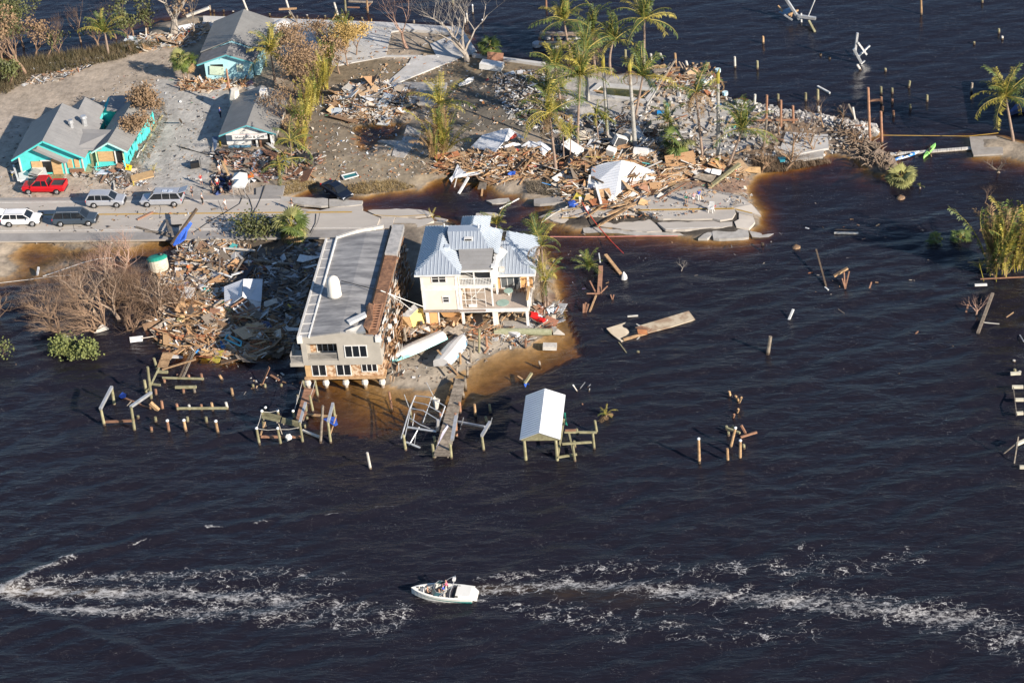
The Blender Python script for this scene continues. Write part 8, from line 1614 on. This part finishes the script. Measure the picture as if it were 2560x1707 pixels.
for l, m2, lab, z0 in (([(482,705),(520,730),(578,870),(562,882),(500,770)], PLY, 'tan board leaning beside the helpers', 1.2), ([(832,830),(850,835),(905,710),(870,695)], WHITE, 'white angled pipe piece in the black wreckage', 1.2), ([(875,815),(900,805),(945,845),(920,858),(885,840)], BLUETARP, 'small blue bag beside the white pipe', .9), ([(1340,770),(1400,680),(1640,620),(1600,720),(1520,780),(1400,800)], BLACK, 'large black plastic sheet right of the limp palms', .8), ([(540,600),(700,640),(720,680),(560,670)], RUST, 'rusty sheet at the left of the dark wreckage', 1.1), ([(940,560),(1180,640),(1200,680),(1010,640)], RUST, 'long rusty sheet in the dark wreckage', 1.2), ([(1008,505),(1040,500),(1175,605),(1160,620)], WHITE, 'white beam fallen before the restaurant opening', 1.2), ([(378,432),(445,432),(425,560),(400,600)], mat('blue_grey_ramp', (.14,.2,.3), (.1,.15,.24)), 'blue-grey ramp leaning at the restaurant corner', 1.0), ([(455,470),(480,470),(485,545),(460,548)], mat('yellow_box', (.7,.45,.03), (.5,.3,.02)), 'yellow post box beside the blue-grey ramp', 1.0), ([(1480,850),(1510,850),(1600,910),(1575,920)], WOOD_TAN, 'tan board beside the black plastic sheet', .8), ([(1390,870),(1420,885),(1490,840),(1470,820)], WHITE, 'white plastic chair on its side by the black sheet', .9)):
    b = MB(); b.prism([P(*z4(x, y), z0+U(-.15,.15)) for x, y in l], (0,0,-.08)); tag(b.build('wreck_piece', m2), lab, lab.split()[1] if False else 'wreckage piece')
o = thing('window_unit', P(*z4(2000,900), .6), 'long white window unit with teal glass lying on the bank', 'window'); fr = [P(*z4(*p), .62) for p in ((1900,895),(1935,942),(2098,898),(2068,855))]
poly_part(o, 'pane', [p+Vector((0,0,.05)) for p in fr], mat('teal_glass', (.04,.20,.20), (.03,.15,.15), rough=.1, spec=.7), .04); b = MB()
for i in range(4): b.beam(fr[i]+Vector((0,0,.08)), fr[(i+1) % 4]+Vector((0,0,.08)), .16, .1)
b.build('frame', WHITE, o)
# posts, poles, signs
o = thing('utility_pole', G(581,272), 'brown wooden pole rising beside the restaurant', 'pole'); b = MB(); g = G(581,272); b.tube([g-Vector((0,0,.3)), lift(g,566,173)], [.17,.13], 8); b.build('shaft', WOOD_RED, o)
o = thing('road_sign', G(313,445), 'yellow diamond road sign with a black arrow, bent over the wreckage', 'road sign'); g = G(313,445); t_ = lift(g,321,419); b = MB(); b.tube([g, t_], .04, 6); b.build('sign_post', ALU, o)
fx = CR*.45; fz_ = (CU*.45); b = MB(); b.prism([t_-fx*.95-fz_*.65+CF*-.1, t_+fx*.8-fz_*.95, t_+fx*1.1+fz_*.55, t_-fx*.55+fz_*1.0], CF*.04); b.build('sign_plate', mat('sign_yellow', (.85,.50,.01), (.75,.42,.01), rough=.4), o)
b = MB(); c_ = t_-CF*.14; b.beam(c_-CU*.2, c_+CU*.05, .07, .03); b.beam(c_+CU*.05, c_+CU*.22-CR*.12, .07, .03); b.beam(c_+CU*.03, c_+CU*.2+CR*.1, .07, .03); b.build('arrow_mark', BLACK, o)
def z3(x, y): return (x/4.704, 250+y/4.704)
for l, m2, lab, z in (([(1528,890),(1555,965),(1812,895),(1795,822)], PLY, 'big tan plywood sheet lying by the grey lot', .9), ([(1345,945),(1440,1000),(1520,1020),(1535,960),(1380,905)], RUST, 'reddish plywood sheet left of the big tan one', .7), ([(145,765),(165,760),(230,945),(205,948)], WHITE, 'white post leaning at the corner of the turquoise building', 1.3), ([(215,860),(230,945),(330,935),(340,850),(300,830)], WHITE, 'white steps box before the boarded entrance', 1.2), ([(330,870),(480,900),(570,905),(530,790),(400,770)], WHITE, 'broken white porch roof before the boarded entrance', 1.7), ([(345,855),(445,880),(500,830),(410,800)], OFFWHITE, 'cream hatch frame on the broken porch roof', 1.95), ([(325,930),(430,925),(420,900),(330,900)], WHITE, 'small white step plate', 1.0), ([(1130,870),(1300,860),(1320,830),(1200,810)], mat('blueish_sheet', (.6,.65,.75), (.5,.55,.65)), 'bluish-white sheet in the tangle before the turquoise building', .9), ([(1325,950),(1345,945),(1360,1045),(1345,1050)], OFFWHITE, 'short white post near the reddish plywood', .9), ([(555,850),(740,855),(760,910),(700,930),(590,920)], mat('olive_base', (.30,.26,.12), (.22,.19,.09)), 'olive-brown base wall exposed under the turquoise front', .6), ([(965,770),(1030,700),(1080,720),(1080,840),(970,850)], mat('olive_panel', (.36,.34,.2), (.28,.27,.16)), 'olive ramp panel between the two gables', .9)):
    b = MB(); b.prism([P(*z3(x, y), z) for x, y in l], (0,0,-.12 if 'box' not in lab else -.5)); tag(b.build('wreck_piece', m2), lab, 'wreckage piece')
kb = link('kerb', None, paving); kb.name = 'kerb'
for i, (p, q) in enumerate((((2235,1250),(2180,1385)) , ((2130,1430),(2080,1500)), ((2070,1550),(2040,1600)))): pass
for i, (p, q) in enumerate((((1910,185),(1870,245)),((1840,285),(1800,365)),((1780,405),(1740,480)),((1715,520),(1680,600)))):
    b = MB(); b.beam(P(*z3(*p),.62), P(*z3(*q),.62), .22, .2); b.build('kerb_stone', mat('faded_yellow_kerb', (.5,.42,.2), (.4,.35,.2)), paving)
bpy.data.objects.remove(kb)
b = MB(); b.tube([P(*z3(1700,540),.65), P(*z3(1680,580),.65), P(*z3(1640,610),.65), P(*z3(1610,680),.65)], .1, 6); tag(b.build('white_pipe', WHITE), 'bent white pipe at the edge of the grey lot', 'pipe')
o = thing('wheelie_bin', P(*z4(180,775), .5), 'black bin fallen over on the grey lot', 'bin'); b = MB(); q = P(*z4(175,760), 1.0); b.box(q, (1.2,.7,.8), Matrix.Rotation(.3,3,'Z')); b.build('body', BLACK, o); b = MB(); b.box(q+Vector((.75,.1,.25)), (.08,.7,1.1), Matrix.Rotation(.3,3,'Z')); b.build('lid', DARKGREY, o)
b = MB(); q = P(*z7(1655,1325), .95); b.tube([q-Vector((.45,0,0)), q+Vector((.45,-.1,0))], .32, 12); tag(b.build('drum', mat('drum_blue', (.02,.25,.6), (.02,.2,.5), rough=.4)), 'blue plastic drum lying on the rubble', 'drum')
for i, (f, x, y) in enumerate(((zE,102,520),(z7,2160,965),(zE,155,688))): b = MB(); q = P(*f(x, y), .5); b.tube([q-Vector((0,0,.2)), q+Vector((0,0,.25))], .4, 10); tag(b.build('drum', mat('drum_teal', (.25,.6,.72), (.7,.75,.75), scale=2)), ['pale blue tub floating behind the snapped palm','blue and white tub on the rubble by the slim palm','blue bucket on the shore behind the snapped palm'][i], 'tub')
cloth_patch('blue_sheet', ((540,1155),(600,1150),(595,1175),(560,1180)), 'teal-blue tub in the driftwood tangle', mat('tub_teal', (.05,.4,.5), (.04,.3,.4)), zE, .9, 'tub', .3)
# floating panels in open water
def zH(x, y): return (1400+x/3.92, 600+y/3.92)
o = thing('floating_roof_panel', P(1631,815,.1), 'long tan roof panel afloat in open water, broken at its left end', 'floating panel')
for l, m2, nm in (([(735,850,.35),(862,908,.3),(1085,852,.3),(1325,778,.3),(1262,694,.4),(1000,772,.4)], mat('float_tan', (.52,.44,.32), (.34,.24,.16), scale=.5, lo=.45, hi=.55), 'panel'), ([(455,865,.4),(500,915,.35),(600,992,.3),(640,985,.1),(700,930,-.12),(645,805,.05)], mat('float_pale', (.62,.54,.42), (.5,.4,.28), scale=.6), 'panel'), ([(765,912,.5),(858,918,.45),(852,880,.6),(755,872,.6)], mat('float_orange', (.50,.22,.09), (.4,.16,.07)), 'board'), ([(615,965,.35),(630,982,.3),(855,918,.35),(750,925,.4)], WOOD_TAN, 'board')): poly_part(o, nm, [P(*zH(x, y), z) for x, y, z in l], m2, .1)
b = MB()
for k in range(7): b.beam(P(*zH(740+k*22, 860+k*6), .5), P(*zH(800+k*16, 840+k*5), .65), .08)
tag(b.build('splinters', WOOD_RED, o), kind='stuff')
poly_part(tag(thing('sunken_panel', P(1592,763,0), 'pale grey-green panel half sunk above the long tan one', 'floating panel')), 'panel', [P(*zH(x, y), z) for x, y, z in ((590,690,-.3),(812,696,.05),(850,605,.12),(650,588,-.2))], mat('sunk_grey', (.34,.36,.30), (.26,.28,.22)), .08)
FT = 'drifting timbers in open water'
for a_, c_, lab, m2, z0, z1, w in (((445,145),(595,335),'thick palm trunk drifting beside the palm head',WOOD_TAN,.6,.1,.4),((400,262),(385,525),'wide reddish plank below the palm head',WOOD_RED,.3,.2,.5),((292,400),(345,505),'reddish stick crossing the wide plank, upper',WOOD_RED,.7,.3,.16),((262,525),(390,525),'reddish stick crossing the wide plank, level',WOOD_RED,.4,.4,.16),((395,520),(465,450),'reddish stick pointing right by the wide plank',WOOD_RED,.3,.9,.14),((290,705),(355,540),'long thin plank below the wide one',WOOD_TAN,.1,.5,.2),((235,718),(255,612),'upright of a bundle of reddish stakes',WOOD_RED,.0,.9,.2),((250,718),(278,625),'second of a bundle of reddish stakes',WOOD_RED,0,.9,.18),((230,718),(232,625),'third of a bundle of reddish stakes',WOOD_RED,0,.9,.18),((515,590),(495,535),'left stick of a small reddish V',WOOD_RED,0,.6,.12),((515,590),(527,535),'right stick of a small reddish V',WOOD_RED,0,.6,.12),((662,748),(765,740),'pale floating slat above the long tan panel',OFFWHITE,.1,.1,.2),((575,1000),(690,1155),'thin pale pole below the long tan panel',WOOD_GREEN,.3,0,.1),((722,1000),(782,948),'short white stick under the long tan panel',OFFWHITE,0,.4,.1),((748,822),(822,862),'short white stick over the long tan panel',OFFWHITE,.7,.5,.1),((382,130),(395,220),'short white pipe by the palm head',WHITE,.4,.4,.14)): rbeam('drift_timber', zH, a_, c_, lab, m2, z0, z1, w, w*.6, 'timber', FT)
b = MB(); q = P(*zH(628,400), -.2); b.tube([q, q+Vector((.05,.1,.7)), q+Vector((0,.15,1.2))], [.45,.32,.04], 8); tag(b.build('buoy_cone', WHITE), 'white pointed bow tip sticking out of the water', 'bow tip')
def zI(x, y): return (1960+x/3.92, 450+y/3.92)
for a_, c_, lab, m2, z0, z1, w in (((315,680),(415,1050),'long dark pole leaning in open water at the right',WOOD_DARK,1.6,.1,.2),((490,942),(625,862),'orange plank on top of the small stick tangle',WOOD_TAN,.6,1.4,.35),((600,1068),(570,965),'left stick of the orange tangle',WOOD_RED,0,.9,.14),((600,1068),(590,905),'middle stick of the orange tangle',WOOD_RED,0,1.3,.14),((600,1068),(640,895),'right stick of the orange tangle',WOOD_RED,0,1.4,.14),((830,1085),(858,1000),'small orange stick right of the tangle',WOOD_RED,0,.7,.14),((45,1375),(92,1265),'bright white bar standing alone in the water',WHITE,0,1.0,.25),((492,518),(728,522),'pale half-sunk boat edge in the right water',OFFWHITE,.2,.2,.25),((495,485),(725,490),'dark far edge of the half-sunk boat',WOOD_DARK,.3,.3,.1),((1265,1530),(1315,1480),'small orange-white stick at the far right',WOOD_RED,0,.4,.15),((1900,1500),(2045,1110),'long brown trunk lying at the far right',BARK,.2,.9,.35),((1925,970),(2352,950),'pinkish pole below the big palm clump',WOOD_RED,.7,.9,.16),((1800,805),(2220,815),'pale plank crossing the big palm clump',WOOD_TAN,1.0,1.0,.2),((1780,1310),(1808,1215),'orange-red stake left of the long trunk',WOOD_RED,0,.9,.18),((1950,1395),(2110,1410),'pale curved stick right of the long trunk',OFFWHITE,.2,.2,.12),((400,1048),(435,1078),'white tip of the dark leaning pole',WHITE,.1,.1,.15),((1870,1030),(1990,1025),'white pipe below the big palm clump',WHITE,.5,.5,.3),((530,1265),(635,1335),'thin grey stick in the right water',WOOD_GREY,.1,.1,.06),((2180,1345),(2250,1295),'short tan stick at the right edge',WOOD_TAN,.2,.6,.12)): rbeam('drift_timber', zI, a_, c_, lab, m2, z0, z1, w, w*.6, 'timber', 'drifting timbers at the right')
posts('in open water right of the long tan panel', zH, [((2035,1120),(2062,945),'g',1.3),((768,1115),(765,1088)),((1985,50),(1985,30),'w')], 'lone stubs in open water', .17)
for x, y, f, lab in ((2310,78,zH,'brown rounded stump at the right edge of open water'), (1140,180,zI,'tan rounded root lump floating alone')): b = MB(); q = P(*f(x, y), 0); b.tube([q-Vector((0,0,.2)), q+Vector((.1,0,.2)), q+Vector((0,.1,.45))], [.6,.5,.2], 9); tag(b.build('stump', MATS['root_brown']), lab, 'stump')
for l, m2, lab, f in (([(905,1200,.1),(1000,1095,.7),(1065,1140,.3)], OFFWHITE, 'triangular white piece in the water left of the lumber', lambda x, y: (x/3.92, 530+y/3.92)), ([(1268,1225,.3),(1275,1270,.2),(1395,1250,.2),(1400,1210,.35)], WHITE, 'white box afloat below the brushwood', lambda x, y: (x/3.92, 530+y/3.92)), ([(355,610,.3),(372,612,.3),(388,538,.5),(368,536,.5)], WHITE, 'white block afloat below the road', lambda x, y: (x/3.92, 530+y/3.92)), ([(575,1260,.6),(640,1200,1.0),(680,1225,.9),(620,1280,.5)], WHITE, 'white wreck caught in the grey twigs', lambda x, y: (x/3.92, 530+y/3.92))):
    b = MB(); b.prism([P(*f(x, y), z) for x, y, z in l], (0,0,-.2)); tag(b.build('drift_piece', m2), lab, 'floating piece')
# moored boat and islet wreck at the right edge
b = MB(); pts = [P(2520,283,.5), P(2540,275,.6), P(2600,262,.6), P(2600,245,.6), P(2550,248,.7)]; b.prism(pts, (0,0,-.6)); tag(b.build('dark_boat', mat('navy_hull', (.05,.08,.2), (.1,.12,.25))), 'dark blue boat hull behind the islet palm', 'boat')
# ropes, hoses, cables
def cable(name, px, fz, label, m_, zs, r=.035, cat=None):
    b = MB(); b.tube([P(*fz(*p), z) for p, z in zip(px, zs)], r, 5); return tag(b.build(name, m_), label, cat or name)
REDH = mat('red_hose', (.62,.08,.04), (.5,.05,.03)); K = lambda x, y: (x, y)
cable('hose', ((415,890),(450,960),(500,1030),(560,1110),(620,1180),(700,1270),(820,1390)), z8p, 'red-orange hose running from the lumber over the plates into the water', REDH, (1.3,1.0,.9,.6,.3,.1,.02), .07)
cable('hose', ((100,1222),(500,1225),(900,1218),(1350,1216)), z8p, 'straight pinkish hose lying along the waterline of the plates', mat('pink_hose', (.6,.25,.2), (.5,.2,.16)), (.1,.1,.1,.12), .06)
cable('cable', ((10,1085),(150,990),(260,930),(400,880)), z8p, 'white cable from the blue tarp to the gap', OFFWHITE, (.2,.8,.9,1.3), .05); cable('rope', ((1310,995),(1600,998),(1950,1002),(2165,978)), zE, 'yellow rope stretched from the tall post to the islet', YEL, (1.2,.9,.9,1.0), .04)
cable('cable', ((-20,697),(300,660),(500,632),(700,618)), lambda x, y: (x/3.92, 530+y/3.92), 'thin grey cable hanging over the water at the left', OFFWHITE, (.8,.7,.8,.9), .035); cable('cable', ((420,630),(600,570),(800,500),(950,462),(1090,450)), lambda x, y: (x/3.92, 530+y/3.92), 'thicker white cable across the left rubble strip', WHITE, (.1,.4,.8,1.0,1.2), .06)
for p, z, lab in ((((680,1030),(730,1150),(700,1220),(540,1320),(300,1460),(150,1566)), (2,.9,.85,.85,.85,.85), 'black cable sagging from the canopy across both lanes'), (((740,1060),(820,1170),(850,1270),(830,1350),(760,1420),(700,1480)), (1.5,.9,.85,.85,.85,.85), 'second black cable curving across the road'), (((1000,1000),(950,1150),(900,1260),(840,1350)), (.9,.85,.85,.85), 'thin black cable ending at the second one'), (((0,560),(200,610),(420,665),(600,720),(740,760)), (.62,.62,.7,.8,.9), 'dark cable lying over the grey lot to the wreckage'), (((1600,1340),(1590,1450),(1530,1566)), (.85,.85,.85), 'black cable across the near lane')): cable('cable', p, z4, lab, BLACK, z, .045)
cable('cable', ((480,632),(620,670),(780,708)), lambda x, y: (700+x/3.135, 500+y/3.135), 'black cable lying from the domed tank to the roof edge', BLACK, (8.2,7.8,8.1), .05); cable('cable', ((790,710),(900,752),(1120,835)), lambda x, y: (700+x/3.135, 500+y/3.135), 'white cable sagging from the flat roof to the stilt house', WHITE, (8.1,6.5,4.0), .05); cable('cable', ((850,735),(940,790),(1030,860)), lambda x, y: (700+x/3.135, 500+y/3.135), 'second white cable from the flat roof to the yellow shed', WHITE, (8.0,5.6,3.2), .04)
cable('cable', ((2080,540),(2352,620)), z3, 'dark cable on the grey lot near the fallen bin', BLACK, (.62,.62), .05)
